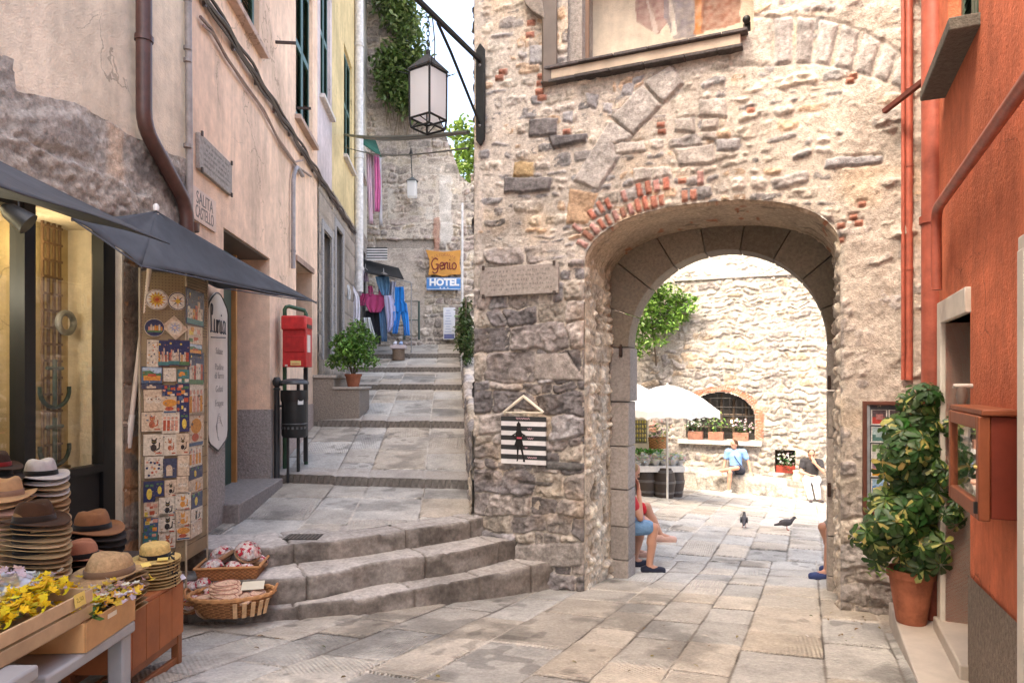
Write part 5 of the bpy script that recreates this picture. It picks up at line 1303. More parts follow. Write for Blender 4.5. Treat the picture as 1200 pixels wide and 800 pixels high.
def crate(name, label, P0, P1, P2, P3, zb, zt, col, slats, gap=.01, th=.012):
    """open box over the quad P0..P3 (counter-clockwise from above)"""
    c = [Vector((*p, 0)) for p in (P0, P1, P2, P3)]; ctr = sum(c, Vector())/4
    t = thing(name, label, 'crate', (ctr.x, ctr.y, zb)); H = (zt-zb)/slats
    mb = MB(); mb.prism([(p.x, p.y) for p in c], Matrix.Translation((0, 0, zb)), .012, tuple(k*.7 for k in col)); mb.build('base', 'wood', t)
    for i in range(4):
        a, b = c[i], c[(i+1) % 4]
        for k in range(slats):
            f = .88+.24*rnd.random(); mb = MB(); z = zb+H*(k+.5); mb.beam(a+Vector((0, 0, z)), b+Vector((0, 0, z)), th, H-gap, tuple(v*f for v in col)); mb.build('slat', 'wood', t, bevel=.0025)
    for p in c:
        mb = MB(); q = p+(ctr-p)*.05; mb.box((q.x, q.y, (zb+zt)/2), (.025, .025, zt-zb), tuple(k*.8 for k in col)); mb.build('corner_post', 'wood', t)
    return t
PINE = (.52, .35, .20)
c1 = crate('wooden_crate', 'long weathered wooden crate full of yellow flower bunches', (-2.30, 1.98), (-1.86, 1.98), (-1.86, 3.02), (-2.30, 3.02), .60, .735, PINE, 2, .012)
c2 = crate('wooden_crate', 'small pine box of white and yellow flowers on the grey table', (-2.17, 2.93), (-1.845, 2.95), (-1.86, 3.36), (-2.17, 3.36), .472, .60, (.55, .30, .125), 1, .0)
mb = MB(); mb.box((-1.846, 3.15, .57), (.006, .07, .02), (.75, .65, .5)); mb.build('handle_slot', 'paint', c2)
def bunch(kind, seed):
    """a bunch of cloth flowers lying on its side: stalk end at -x, blossoms at +x"""
    r = random.Random(seed); t = thing('flower_bunch', 'x', 'flowers')
    cols = {'y': [(.88, .66, .02), (.9, .72, .06), (.85, .56, .02)], 'w': [(.72, .68, .70), (.66, .58, .70), (.78, .74, .72)], 'm': [(.8, .6, .08), (.75, .72, .66), (.70, .52, .55)]}[kind]
    mb = MB()
    for k in range(95):
        c = Vector((r.gauss(.03, .055), r.gauss(0, .04), .035+abs(r.gauss(.02, .018)))); col = r.choice(cols); col = tuple(v*r.uniform(.8, 1.1) for v in col)
        m = Matrix.Translation(c) @ Matrix.Rotation(r.uniform(0, 6.3), 4, 'Z') @ Matrix.Rotation(r.uniform(-1.1, 1.1), 4, 'X')
        for q in range(5):
            a = q*1.256; s = r.uniform(.013, .021); e = m @ Matrix.Rotation(a, 4, 'Z')
            mb.add([e @ Vector(p) for p in ((0, 0, 0), (s*.6, -s*.45, .004), (s*1.2, 0, .007), (s*.6, s*.45, .004))], [(0, 1, 2, 3)], col)
    mb.build('blossoms', 'petal', t, world=False)
    mb = MB()
    for k in range(22):
        p = Vector((r.uniform(-.10, .06), r.gauss(0, .03), .02+r.random()*.035)); a = r.uniform(-.7, .7)+math.pi*(r.random() < .3); L = r.uniform(.04, .07); d = Vector((math.cos(a), math.sin(a), r.uniform(0, .7))); sd = Vector((-d.y, d.x, 0))*.25
        mb.add([p, p+d*L*.5+sd*L, p+d*L, p+d*L*.5-sd*L], [(0, 1, 2, 3)], tuple(v*r.uniform(.6, 1.3) for v in (.07, .14, .03)))
    for k in range(6): mb.tube([(-.12, r.gauss(0, .012), .02), (.03, r.gauss(0, .02), .035)], .003, (.08, .16, .04), seg=4)
    mb.build('leaves', 'leaf', t, world=False); return t
bp = {k: bunch(k, i+3) for i, k in enumerate('ywm')}
spots = [('y', -2.02, 2.86, .70, 70, 'beside the price card'), ('y', -2.14, 2.74, .71, 100, 'in the middle of the long crate'), ('y', -1.98, 2.66, .69, 60, 'along the front slat of the long crate'), ('y', -2.1, 2.55, .70, 85, 'near the photo edge of the long crate'), ('w', -2.12, 2.96, .70, 120, 'at the end of the long crate'), ('y', -1.99, 2.48, .69, 75, 'at the cut end of the long crate'), ('m', -2.2, 2.88, .70, 40, 'behind the yellow ones of the long crate'), ('w', -2.24, 2.98, .69, 80, 'in the back corner of the long crate'),
         ('y', -1.93, 3.04, .575, 160, 'at the near corner of the pine box'), ('m', -1.95, 3.16, .57, 20, 'in the middle of the pine box'), ('m', -1.93, 3.28, .57, 60, 'at the far end of the pine box'), ('w', -2.05, 3.12, .575, 100, 'at the back of the pine box'), ('y', -2.07, 3.26, .57, 140, 'in the far back corner of the pine box')]
used = set()
for k, x, y, z, a, w in spots:
    nm = {'y': 'yellow', 'w': 'lilac white', 'm': 'mixed yellow and pink'}[k]; lab = f'bunch of {nm} cloth flowers {w}'
    if k not in used: o = bp[k]; used.add(k); o.location = (x, y, z); o.rotation_euler = (0, 0, R(a)); o['label'] = lab; o['group'] = 'flower bunches in the crates'
    else: o = dup(bp[k], (x, y, z), R(a), lab, 'flower bunches in the crates')
    o.scale = (1.1,)*3
# clear bag of little trinkets
def bag():
    t = thing('plastic_bag', 'shiny clear bag of small bright trinkets lying behind the flowers', 'bag', (-2.2, 2.78, .74)); r = random.Random(8)
    mb = MB()
    for k in range(150):
        q = Vector((r.gauss(0, .5), r.gauss(0, .5), 0)); 
        if q.length > 1: continue
        c = (.0-2.20+q.x*.14, 2.80+q.y*.13, .745+.06*(1-q.length**2)+r.uniform(0, .03)); col = r.choice([(.62, .6, .6), (.5, .35, .35), (.2, .3, .45), (.6, .5, .4), (.45, .2, .2), (.15, .3, .25), (.66, .62, .66), (.5, .52, .6)])
        mb.box(None, (r.uniform(.012, .03), r.uniform(.01, .02), .008), col, mat=Matrix.Translation(c) @ Matrix.Rotation(r.uniform(0, 3), 4, 'Z') @ Matrix.Rotation(r.uniform(-.8, .8), 4, 'X'))
    o = mb.build('trinkets', 'glaze', t, smooth=False); o['kind'] = 'stuff'
    us = np.linspace(-1, 1, 26); U, V = np.meshgrid(us, us, indexing='ij'); rr = np.maximum(np.abs(U), np.abs(V))
    Z = .75+.075*np.sqrt(np.maximum(0, 1-rr**3))+.05*fbm(U*4, V*4, 4, 3)*(1-rr); mb = MB(); mb.grid(np.stack([-2.20+U*.17, 2.80+V*.16, Z], -1), (1, 1, 1)); mb.build('film', glass_mat('clear_film', (.98, .98, .98), .0, .3, .3), t)
bag()
def card(label, p, w, h, rz, tilt, col, txt=None):
    t = thing('price_card', label, 'price card', p, 0); m = Matrix.Translation(p) @ Matrix.Rotation(rz, 4, 'Z') @ Matrix.Rotation(tilt, 4, 'X')
    mb = MB(); mb.box(None, (w, h, .0015), col, mat=m); mb.build('card', 'paper', t, smooth=False)
    if txt: text_mesh('lettering', txt, h*.5, m @ Matrix.Translation((0, 0, .0012)), 'paint', (.30, .22, .03), t, .0003)
YC = (.74, .55, .14)
card('yellow handwritten price card on the front slat of the long crate', (-1.848, 2.92, .712), .072, .055, R(90), R(82), YC, '2,50')
card('yellow price card stuck to the brim of the straw trilby', (-1.915, 3.57, .685), .045, .03, R(50), R(30), YC)
card('yellow price card lying on the brim of the straw boater', (-1.985, 3.88, .634), .055, .035, R(20), R(12), YC)
card('white price card at the corner of the red cabinet top', (-1.965, 4.06, .478), .05, .035, R(75), R(40), (.66, .62, .68))
card('yellow scrap of card beside the clear bag at the photo edge', (-2.22, 2.98, .775), .06, .03, R(30), R(20), (.75, .42, .03))
# ================================================================== baskets
def woven(mb, cx, cy, zb, a, b, h, flare, col, seg=84, rings=12, rz=0, amp=.006):
    th = np.linspace(0, 2*math.pi, seg+1)[:-1]; P = []; cols = []
    for i in range(rings+1):
        t = i/rings; k = flare+(1-flare)*t**.7; wv = amp*np.where((np.arange(seg)//2+i) % 2 == 0, 1, -1)
        x = (a*k+wv)*np.cos(th); y = (b*k+wv)*np.sin(th)
        P.append(np.stack([cx+x*math.cos(rz)-y*math.sin(rz), cy+x*math.sin(rz)+y*math.cos(rz), np.full(seg, zb+h*t)], -1))
    cl = []
    for i in range(rings):
        for j in range(seg): cl.append(tuple(v*(.7+.5*((j//2+i) % 2)) for v in col))
    mb.grid(np.array(P), cl, wrap=True)
    mb.grid(np.stack([P[0], np.tile(P[0].mean(0), (seg, 1))]), tuple(v*.5 for v in col), wrap=True)
def rim(mb, cx, cy, z, a, b, col, r=.012, rz=0):
    n = 60
    for s in (0, 1): mb.tube([(cx+(a+.007*math.cos(i*1.3+s*3.1))*math.cos(i*2*math.pi/n)*math.cos(rz)-b*math.sin(i*2*math.pi/n)*math.sin(rz), cy+a*math.cos(i*2*math.pi/n)*math.sin(rz)+b*math.sin(i*2*math.pi/n)*math.cos(rz), z+.007*math.sin(i*1.3+s*3.1)) for i in range(n)], r, col, seg=6, closed=True)
def round_basket():
    cx, cy, zb = -2.08, 5.07, E-1.73; rz = R(12)
    t = thing('wicker_basket', 'oval wicker basket full of woven rope soles on the lowest step', 'basket', (cx, cy, zb)); W = (.42, .19, .075)
    mb = MB(); woven(mb, cx, cy, zb, .30, .20, .145, .62, W, rz=rz); mb.build('weave', 'wicker', t, ang=70)
    mb = MB(); rim(mb, cx, cy, zb+.15, .30, .20, (.5, .25, .10), rz=rz); mb.build('rim', 'wicker', t)
    mb = MB(); mb.lathe([(.165, .07), (.17, .085)], (.25, .12, .05), 24, (cx, cy, zb), 1.5, 1); mb.lathe([(0, .08), (.17, .08)], (.2, .1, .05), 24, (cx, cy, zb), 1.5, 1); mb.build('lining', 'wicker', t)
    for s in (-1, 1):
        mb = MB(); b0 = rz+R(90)*0+(0 if s > 0 else math.pi); q = Vector((cx+.30*math.cos(b0), cy+.30*math.sin(b0), zb+.15)); d = Vector((-math.sin(b0), math.cos(b0), 0))
        mb.tube([q+d*(.07*math.cos(k))+Vector((math.cos(b0)*.02*math.sin(k), math.sin(b0)*.02*math.sin(k), .045*math.sin(k))) for k in np.linspace(0, math.pi, 9)], .010, W, seg=6); mb.build('handle', 'wicker', t)
    # pale broad bands woven into the front
    mb = MB()
    for k in range(5):
        b0 = R(-70+k*13); p = Vector((cx+.285*math.cos(b0), cy+.19*math.sin(b0), 0)); n = Vector((math.cos(b0), math.sin(b0)*1.4, 0)).normalized()
        mb.beam(p*.97+Vector((cx*.03, cy*.03, zb+.02))+n*.0, p+n*.022+Vector((0, 0, zb+.13)), .03, .006, (.6, .38, .2), up=n)
    mb.build('bands', 'wicker', t)
    # rope soles
    def sole():
        o = thing('rope_sole', 'x', 'rope sole'); mb = MB(); n = 26; out = []
        for i in range(n):
            a = 2*math.pi*i/n; x = .115*math.cos(a); y = (.040+.006*math.cos(a))*math.sin(a)*(1-.12*math.exp(-((x+.01)/.04)**2)); out.append((x, y))
        P = []; 
        for z, k in ((0, .9), (.003, 1), (.013, 1), (.017, .93), (.018, .6), (.018, .05)): P.append([(x*k*(1+.015*((j % 2)*2-1)*(k == 1)), y*k*(1+.03*((j % 2)*2-1)*(k == 1)), z) for j, (x, y) in enumerate(out)])
        mb.grid(np.array(P), (.60, .40, .28), wrap=True); mb.build('sole', 'straw', o, world=False)
        mb = MB(); mb.tube([(x*.8, y*.8, .019) for x, y in out], .0025, (.35, .14, .10), seg=4, closed=True); mb.build('stitching', 'cloth', o, world=False); return o
    pr = None
    for i, (dx, dy, z, a, tl, w) in enumerate([(-.16, -.02, .11, 20, .1, 'at the left end of the basket'), (-.02, -.07, .13, -5, .12, 'lying along the front of the basket'), (-.03, -.03, .152, 5, .15, 'second of the fanned pile in the basket'), (-.05, .0, .172, 14, .18, 'third of the fanned pile in the basket'), (-.06, .03, .192, 22, .2, 'topmost of the fanned pile in the basket'), (.12, -.06, .12, -30, .1, 'right of the fanned pile'), (.17, .0, .13, 40, .1, 'at the right end of the basket'), (.08, .08, .15, 10, -.1, 'at the back of the basket'), (-.13, .07, .13, 60, -.05, 'standing at the back left of the basket')]):
        lab = f'cream rope sole {w}'
        if pr is None: pr = sole(); o = pr
        else: o = dup(pr)
        o.location = (cx+dx*1.05, cy+dy*1.1, zb+z); o.scale = (1.0, 1.3, 1.3); o.rotation_euler = (tl+.15, .06, R(a*2.2)); o['label'] = lab; o['group'] = 'rope soles in the oval basket'
    mb = MB(); m = Matrix.Translation((cx+.13, cy+.07, zb+.185)) @ Matrix.Rotation(R(15), 4, 'Z') @ Matrix.Rotation(R(14), 4, 'X'); mb.box(None, (.16, .12, .003), (.66, .60, .46), mat=m); tag(mb.build('paper_card', 'paper'), 'plain cream card lying on the rope soles at the back', 'card')
round_basket()
def package(seed):
    o = thing('gift_package', 'x', 'package'); r = random.Random(seed); mb = MB()
    mb.lathe([(.045, 0), (.07, .012), (.078, .03), (.073, .034), (.04, .02)], (.42, .24, .13), 24); mb.build('bowl', 'wicker', o, world=False)
    mb = MB()
    for k in range(120):
        a = r.uniform(0, 6.28); rr = .068*math.sqrt(r.random()); z = .03+.058*math.sqrt(max(0, 1-(rr/.072)**2))
        col = r.choice([(.55, .03, .06), (.78, .70, .64), (.80, .62, .55), (.82, .78, .76), (.8, .72, .7), (.74, .50, .46)])
        m = Matrix.Translation((rr*math.cos(a), rr*math.sin(a), z)) @ Matrix.Rotation(a, 4, 'Z') @ Matrix.Rotation(rr/.07*1.2, 4, 'Y')
        q = r.uniform(.009, .017); mb.lathe([(0, .006), (q*.8, .005), (q, .0), (q*.8, -.006), (0, -.008)], col, 8, (0, 0, 0)) if False else mb.add([m @ Vector((q*math.cos(t), q*math.sin(t), .004 if t % 2 else 0)) for t in range(6)]+[m @ Vector((0, 0, .007))], [(i, (i+1) % 6, 6) for i in range(6)], col)
    mb.ball((0, 0, .028), (.062, .062, .045), (.75, .60, .56), 14, 8); mb.build('contents', 'petal', o, world=False)
    th = np.linspace(0, 2*math.pi, 29)[:-1]; P = []
    for i in range(9):
        t = i/8; rr = .078*math.cos(t*1.35)+.004*np.sin(th*7+i); P.append(np.stack([rr*np.cos(th), rr*np.sin(th), .03+.065*math.sin(t*1.35)+.003*np.sin(th*5+i*2)], -1))
    mb = MB(); mb.grid(np.array(P), (1, 1, 1), wrap=True); mb.build('cellophane', M['film'], o, world=False); return o
M['film'] = glass_mat('cellophane', (.99, .99, .99), .0, .15, .45)
def packages():
    cx, cy, zb = -2.21, 5.40, E-1.54; W = (.42, .18, .07)
    t = thing('wicker_tray', 'rectangular wicker tray of cellophane gift packages on the second step', 'basket', (cx, cy, zb)); rz = R(8)
    mb = MB(); m = Matrix.Translation((cx, cy, zb)) @ Matrix.Rotation(rz, 4, 'Z')
    for s, L, D in ((0, .21, .15), (1, .15, .21), (2, .21, .15), (3, .15, .21)):
        e = m @ Matrix.Rotation(s*math.pi/2, 4, 'Z'); n = 22; P = []; cl = []
        for i in range(8):
            z = i*.013; P.append([e @ Vector(((k/n*2-1)*L*(1+.12*i/8)+0, -D*(1+.12*i/8)+.004*(1 if (k+i) % 2 else -1), z)) for k in range(n+1)])
        for i in range(7):
            for k in range(n): cl.append(tuple(v*(.7+.5*((k+i) % 2)) for v in W))
        mb.grid(np.array([[list(v) for v in row] for row in P]), cl)
    mb.box(None, (.42, .30, .01), (.2, .1, .05), mat=m @ Matrix.Translation((0, 0, .008))); mb.build('weave', 'wicker', t, ang=70)
    mb = MB(); q = [m @ Vector((x*.238, y*.170, .098)) for x, y in ((-1, -1), (1, -1), (1, 1), (-1, 1))]
    for i in range(4): mb.tube([q[i], q[(i+1) % 4]], .011, (.48, .23, .09), seg=6)
    mb.build('rim', 'wicker', t)
    cx2, cy2, zb2 = -2.40, 5.14, E-1.73
    t = thing('wicker_bowl', 'shallow wicker bowl of gift packages behind the red cabinet', 'basket', (cx2, cy2, zb2))
    mb = MB(); woven(mb, cx2, cy2, zb2, .20, .17, .10, .6, (.36, .15, .06), seg=60, rings=8); mb.build('weave', 'wicker', t, ang=70)
    mb = MB(); rim(mb, cx2, cy2, zb2+.10, .20, .17, (.42, .18, .07)); mb.build('rim', 'wicker', t)
    pr = [package(s) for s in (1, 2, 3)]; us = set()
    L = [(-.12, -.07, .03, 1.25, (.35, -.1), 'front left in the tray'), (.03, -.08, .03, 1.1, (.4, .1), 'front middle in the tray'), (.14, -.08, .02, 1.0, (.4, .2), 'front right in the tray'), (-.09, .06, .10, 1.3, (.5, -.2), 'back left in the tray'), (.09, .05, .13, 1.4, (.6, .2), 'topmost and largest in the tray'), (.16, .08, .04, 1.1, (.3, .3), 'back right in the tray')]
    B = [(-.10, -.06, .05, 1.1, (.4, -.2), 'front left in the wicker bowl'), (.04, -.08, .05, 1.0, (.6, .1), 'front middle in the wicker bowl'), (.12, .0, .06, 1.15, (.3, .4), 'right side of the wicker bowl'), (-.05, .05, .09, 1.2, (.4, 0), 'back of the wicker bowl'), (.05, .09, .12, 1.15, (.3, .3), 'topmost of the wicker bowl'), (-.13, .05, .07, 1.1, (.2, -.5), 'back left of the wicker bowl'), (.10, -.12, .02, 1.05, (.9, .3), 'leaning out of the wicker bowl front')]
    for i, (c0, (dx, dy, dz, s, tl, w)) in enumerate([((cx, cy, zb), q) for q in L]+[((cx2, cy2, zb2), q) for q in B]):
        k = i % 3; o = pr[k] if k not in us else dup(pr[k]); us.add(k)
        o.location = (c0[0]+dx, c0[1]+dy, c0[2]+dz); o.rotation_euler = (tl[0], tl[1], i*1.7); o.scale = (s*.95,)*3; o['label'] = f'red and white cellophane package, {w}'; o['group'] = 'gift packages in wicker trays'
packages()
# ================================================================== souvenir tiles
def tile_rack():
    A = Vector((-2.70, 4.95, 0)); B = Vector((-2.435, 5.10, 0)); Cc = Vector((-2.455, 5.50, 0)); z0, z1 = .30, 2.44
    root = thing('tile_rack', 'tall folding rack hung with painted ceramic tiles by the shop corner', 'rack', (-2.55, 5.1, .11))
    WOOD = (.26, .19, .105)
    for nm, p, q in (('front', A, B), ('side', B, Cc)):
        mb = MB(); d = (q-p).normalized(); n = d.cross(Vector((0, 0, 1)))
        mb.beam(p+Vector((0, 0, (z0+z1)/2))-n*.008, q+Vector((0, 0, (z0+z1)/2))-n*.008, .010, z1-z0, WOOD)
        for a in np.arange(.015, (q-p).length, .022):
            for z in np.arange(z0+.02, z1, .022):
                c = p+d*a+Vector((0, 0, z))-n*.0025; 
                if z > z1-.45 or int(z*100) % 13 < 2: mb.box(c+n*.0002, (.006, .006, .006), (.10, .07, .05), rz=math.atan2(d.y, d.x))
        mb.build('perforated_panel', 'wood', root, smooth=False)
        mb = MB(); mb.tube([p+Vector((0, 0, .1)), p+Vector((0, 0, z1+.02))], .008, (.42, .34, .24)); mb.build('upright', 'metal', root)
    mb = MB(); mb.tube([Cc+Vector((0, 0, .1)), Cc+Vector((0, 0, z1+.02))], .008, (.42, .34, .24)); mb.build('upright', 'metal', root)
    r = random.Random(12)
    NAVY = (.02, .03, .085); RED_ = (.36, .07, .035); OR = (.50, .21, .04); YE = (.58, .42, .07); WH = (.54, .46, .36); CRM = (.50, .38, .27); GRN = (.06, .14, .06); BLU = (.06, .10, .17); BK = (.02, .018, .018); TEAL = (.05, .16, .16); PK = (.50, .24, .17)
    def disc(mb, m, x, y, rad, col, z=.0, n=18, rx=1): mb.prism([(x+rad*rx*math.cos(2*math.pi*k/n), y+rad*math.sin(2*math.pi*k/n)) for k in range(n)], m, .0075+z, col)
    def star(mb, m, rad, r2, n, col, z): mb.prism([((rad if k % 2 == 0 else r2)*math.cos(math.pi*k/n), (rad if k % 2 == 0 else r2)*math.sin(math.pi*k/n)) for k in range(2*n)], m, .0075+z, col)
    def tile(kind, m, w, h):
        mb = MB(); S = min(w, h)
        def rect(col, x0=-.5, y0=-.5, x1=.5, y1=.5, z=0): mb.prism([(x0*w, y0*h), (x1*w, y0*h), (x1*w, y1*h), (x0*w, y1*h)], m, .0075+z, col)
        if kind in ('sun', 'compass', 'round_town'):
            disc(mb, m, 0, 0, S*.5, WH, 0, 28); disc(mb, m, 0, 0, S*.47, NAVY if kind != 'sun' else (.35, .3, .3), .0004, 28); disc(mb, m, 0, 0, S*.43, (.62, .58, .52) if kind != 'round_town' else NAVY, .0008, 28)
            if kind == 'sun': star(mb, m, S*.40, S*.22, 14, OR, .0012); star(mb, m, S*.33, S*.2, 10, YE, .0016); disc(mb, m, 0, 0, S*.18, OR, .002); disc(mb, m, 0, 0, S*.08, RED_, .0024)
            elif kind == 'compass': star(mb, m, S*.38, S*.09, 8, NAVY, .0012); star(mb, m, S*.36, S*.06, 4, OR, .0016); disc(mb, m, 0, 0, S*.12, YE, .002)
            else:
                for k in range(7): x = (-.3+.1*k)*S; hh = r.uniform(.06, .2)*S; mb.prism([(x, -.15*S), (x+.09*S, -.15*S), (x+.09*S, hh-.05*S), (x+.045*S, hh), (x, hh-.05*S)], m, .0095, r.choice([PK, OR, WH, CRM]))
                mb.prism([(-.35*S, -.25*S), (.35*S, -.25*S), (.38*S, -.14*S), (-.38*S, -.14*S)], m, .009, GRN)
        elif kind == 'rose': rect(CRM); disc(mb, m, 0, 0, S*.42, WH, .0004, 24); star(mb, m, S*.36, S*.12, 8, (.2, .25, .4), .0008); disc(mb, m, 0, 0, S*.1, CRM, .0012)
        elif kind == 'town':
            rect(NAVY); disc(mb, m, -.3*w, .36*h, .04*h, YE, .0004, 8)
            for k in range(6):
                x = -.42+.14*k; hh = r.uniform(-.1, .25); rect(r.choice([PK, OR, CRM, WH, RED_]), x, -.35, x+.13, hh, .0006+.0002*k); rect(r.choice([RED_, BK, TEAL]), x+.03, hh-.18, x+.06, hh-.1, .002); rect(BK, x+.07, hh-.3, x+.1, hh-.22, .002)
            rect(r.choice([GRN, BLU, TEAL]), -.46, -.47, .46, -.33, .0022)
        elif kind == 'coast':
            rect(BLU); rect((.35, .42, .5), -.46, .15, .46, .46, .0003); mb.prism([(-.46*w, -.1*h), (-.46*w, .25*h), (-.1*w, .3*h), (.2*w, .1*h), (.46*w, .15*h), (.46*w, -.1*h)], m, .0083, GRN); rect(OR, -.4, -.28, .42, .0, .0012); rect(RED_, -.2, -.05, .2, .1, .0014)
        elif kind == 'fish': rect(CRM); disc(mb, m, 0, .1*h, .22*h, OR, .0005, 14, 1.7); disc(mb, m, -.05*w, -.22*h, .12*h, RED_, .0005, 14, 2); rect(BLU, -.45, -.46, .45, -.36, .0004)
        elif kind == 'faces': rect(CRM); [disc(mb, m, x*w, .02*h, .2*S, WH, .0005) for x in (-.2, .2)]; [disc(mb, m, x*w+d*.07*w, .07*h, .035*S, BK, .001, 8) for x in (-.2, .2) for d in (-1, 1)]
        elif kind in ('cat', 'redcat', 'orangecat'):
            c = {'cat': BK, 'redcat': (.36, .10, .05), 'orangecat': OR}[kind]; rect(WH if r.random() < .5 else CRM); rect((.45, .38, .3), -.5, -.5, .5, -.47, .0003)
            disc(mb, m, 0, -.14*h, .2*S, c, .0006, 14, .75); disc(mb, m, .02*w, .14*h, .13*S, c, .0007, 12); [mb.prism([(.02*w+s*.03*S, .22*h), (.02*w+s*.13*S, .2*h), (.02*w+s*.12*S, .34*h)], m, .0082, c) for s in (-1, 1)]
            mb.prism([(.12*w, -.28*h), (.3*w, -.2*h), (.32*w, .1*h), (.26*w, .1*h), (.24*w, -.14*h), (.12*w, -.22*h)], m, .0081, c); [disc(mb, m, .02*w+s*.05*S, .15*h, .02*S, YE, .0012, 6) for s in (-1, 1)]
            rect(RED_, .12, -.42, .4, -.36, .0006)
        elif kind == 'lemon': rect(NAVY); disc(mb, m, 0, -.1*h, .26*h, YE, .0005, 16, .9*w/h if w < h else .8); [disc(mb, m, s*.2*w, .3*h, .12*S, GRN, .0006, 8, 1.4) for s in (-1, 1)]
        elif kind == 'figures': rect(WH); [(rect(r.choice([RED_, PK, CRM, OR]), x, -.38, x+.16, .12, .0005), disc(mb, m, (x+.08)*w, .22*h, .08*S, PK, .0006, 10)) for x in (-.42, -.2, .03, .25)]
        elif kind == 'blank': rect(WH); rect((.5, .45, .4), .3, .3, .36, .36, .0004)
        elif kind == 'floral': rect(WH); [disc(mb, m, r.uniform(-.4, .4)*w, r.uniform(-.4, .4)*h, .07*S, r.choice([RED_, OR, PK, NAVY]), .0004+.0001*k, 7) for k in range(12)]
        elif kind == 'blue': rect((.04, .05, .09)); disc(mb, m, -.05*w, .0, .26*S, CRM, .0005, 12, .9); rect(CRM, -.25, -.4, .2, -.05, .0007)
        elif kind == 'mix': rect(r.choice([BLU, TEAL, CRM, NAVY])); [rect(r.choice([OR, RED_, WH, YE, BLU, PK, GRN]), x, y, x+r.uniform(.15, .35), y+r.uniform(.12, .3), .0004+.0001*k) for k, (x, y) in enumerate([(-.44, -.4), (-.1, -.3), (.1, -.42), (-.4, 0), (-.1, .08), (.12, .1), (-.3, .2)])]
        if kind not in ('sun', 'compass', 'round_town', 'rose'):
            for k in range(9): disc(mb, m, r.uniform(-.42, .42)*w, r.uniform(-.42, .42)*h, r.uniform(.015, .05)*S, r.choice([(.30, .12, .06), (.12, .08, .06), (.34, .25, .15), (.10, .12, .16)]), .0009+.00002*k, 6, r.uniform(.5, 2))
            rect((.12, .075, .05), -.53, -.53, .53, .53, -.002)
        o = mb.build('tile', 'glaze', root, smooth=False); return o
    KN = {'sun': 'round tile with orange sun', 'compass': 'round compass rose tile', 'round_town': 'round tile with night village', 'rose': 'tile with wind rose', 'town': 'tile of coloured houses', 'coast': 'tile of green coast and red roofs', 'fish': 'tile with orange fish', 'faces': 'tile with pale faces', 'cat': 'tile with black cat', 'redcat': 'tile with red brown cat', 'orangecat': 'tile with orange cat', 'lemon': 'tile with yellow lemon', 'figures': 'white tile with little figures', 'blank': 'plain white tile', 'floral': 'white tile with small flowers', 'blue': 'dark tile with pale shape', 'mix': 'multicoloured tile'}
    def put(face, kind, x, y, wp, hp, rot=0):
        """x,y,wp,hp: pixel centre and size in the photograph, turned into real metres on the panel"""
        p, q = (A, B) if face == 0 else (B, Cc); d = (q-p).normalized(); n = d.cross(Vector((0, 0, 1)))
        def hit(px):
            k = (px-600)/800; o = p+n*.012; return (k*o.y-o.x)/(d.x-k*d.y)
        s0, s1, sc = hit(x-wp/2), hit(x+wp/2), hit(x); pt = p+d*sc+n*.004; Y = pt.y; z = E-(y-445)/800*Y
        m = frame_m(Vector((pt.x, pt.y, z)), d, (0, 0, 1))
        m = m @ Matrix.Rotation(rot, 4, 'Z') @ Matrix.Rotation(r.uniform(-.02, .02), 4, 'Z'); o = tile(kind, m, (s1-s0)*1.15, hp/800*Y*1.13); o['label'] = KN[kind]
    F = [(184, 351, 24, 25, 'sun'), (208.5, 353, 21, 22, 'compass'), (181, 384, 21, 22, 'round_town'), (179, 414, 12, 28, 'floral'), (191.5, 414, 12, 26, 'town'), (204, 413, 12, 26, 'town'), (216, 414, 11, 26, 'town'), (178, 440, 21, 18, 'coast'), (199, 439, 13, 14, 'blank'), (215, 441, 12, 14, 'mix'), (178, 452, 21, 6, 'blue'), (198, 458, 15, 12, 'mix'), (214, 457, 14, 13, 'mix'), (180, 469, 20, 22, 'faces'), (199, 474, 14, 18, 'fish'), (214, 473, 13, 18, 'mix'),
         (178, 494, 21, 20, 'redcat'), (200, 495, 18, 22, 'figures'), (216, 494, 10, 20, 'lemon'), (180, 521, 21, 22, 'cat'), (199, 521, 14, 22, 'redcat'), (214, 520, 13, 22, 'cat'), (181, 547, 20, 22, 'floral'), (199, 548, 14, 20, 'blue'), (215, 545, 12, 21, 'faces'), (175, 576, 12, 22, 'lemon'), (187, 572, 9, 16, 'lemon'), (200, 572, 12, 18, 'cat'), (214, 568, 12, 18, 'faces'), (177, 597, 15, 17, 'mix'), (196, 594, 17, 21, 'cat'), (214, 587, 17, 20, 'orangecat'), (177, 614, 15, 17, 'mix'), (196, 613, 18, 21, 'cat'), (214, 607, 16, 20, 'orangecat'), (176, 630, 15, 12, 'mix'), (196, 632, 17, 18, 'redcat'), (215, 623, 14, 16, 'fish')]
    for x, y, w, h, k in F: put(0, k, x, y, w, h)
    put(0, 'rose', 205, 384, 18, 19, R(45))
    for x, y, w, h, k in [(229, 361, 18, 36, 'town'), (229, 393, 15, 18, 'mix'), (229, 410, 14, 12, 'coast'), (230, 432, 16, 34, 'town'), (230, 468, 16, 34, 'figures'), (230, 503, 16, 36, 'fish'), (229, 534, 14, 22, 'figures'), (229, 553, 15, 13, 'lemon'), (230, 569, 14, 15, 'orangecat'), (230, 585, 13, 17, 'lemon'), (230, 603, 13, 15, 'cat'), (230, 619, 12, 15, 'faces')]: put(1, k, x, y, w, h)
tile_rack()
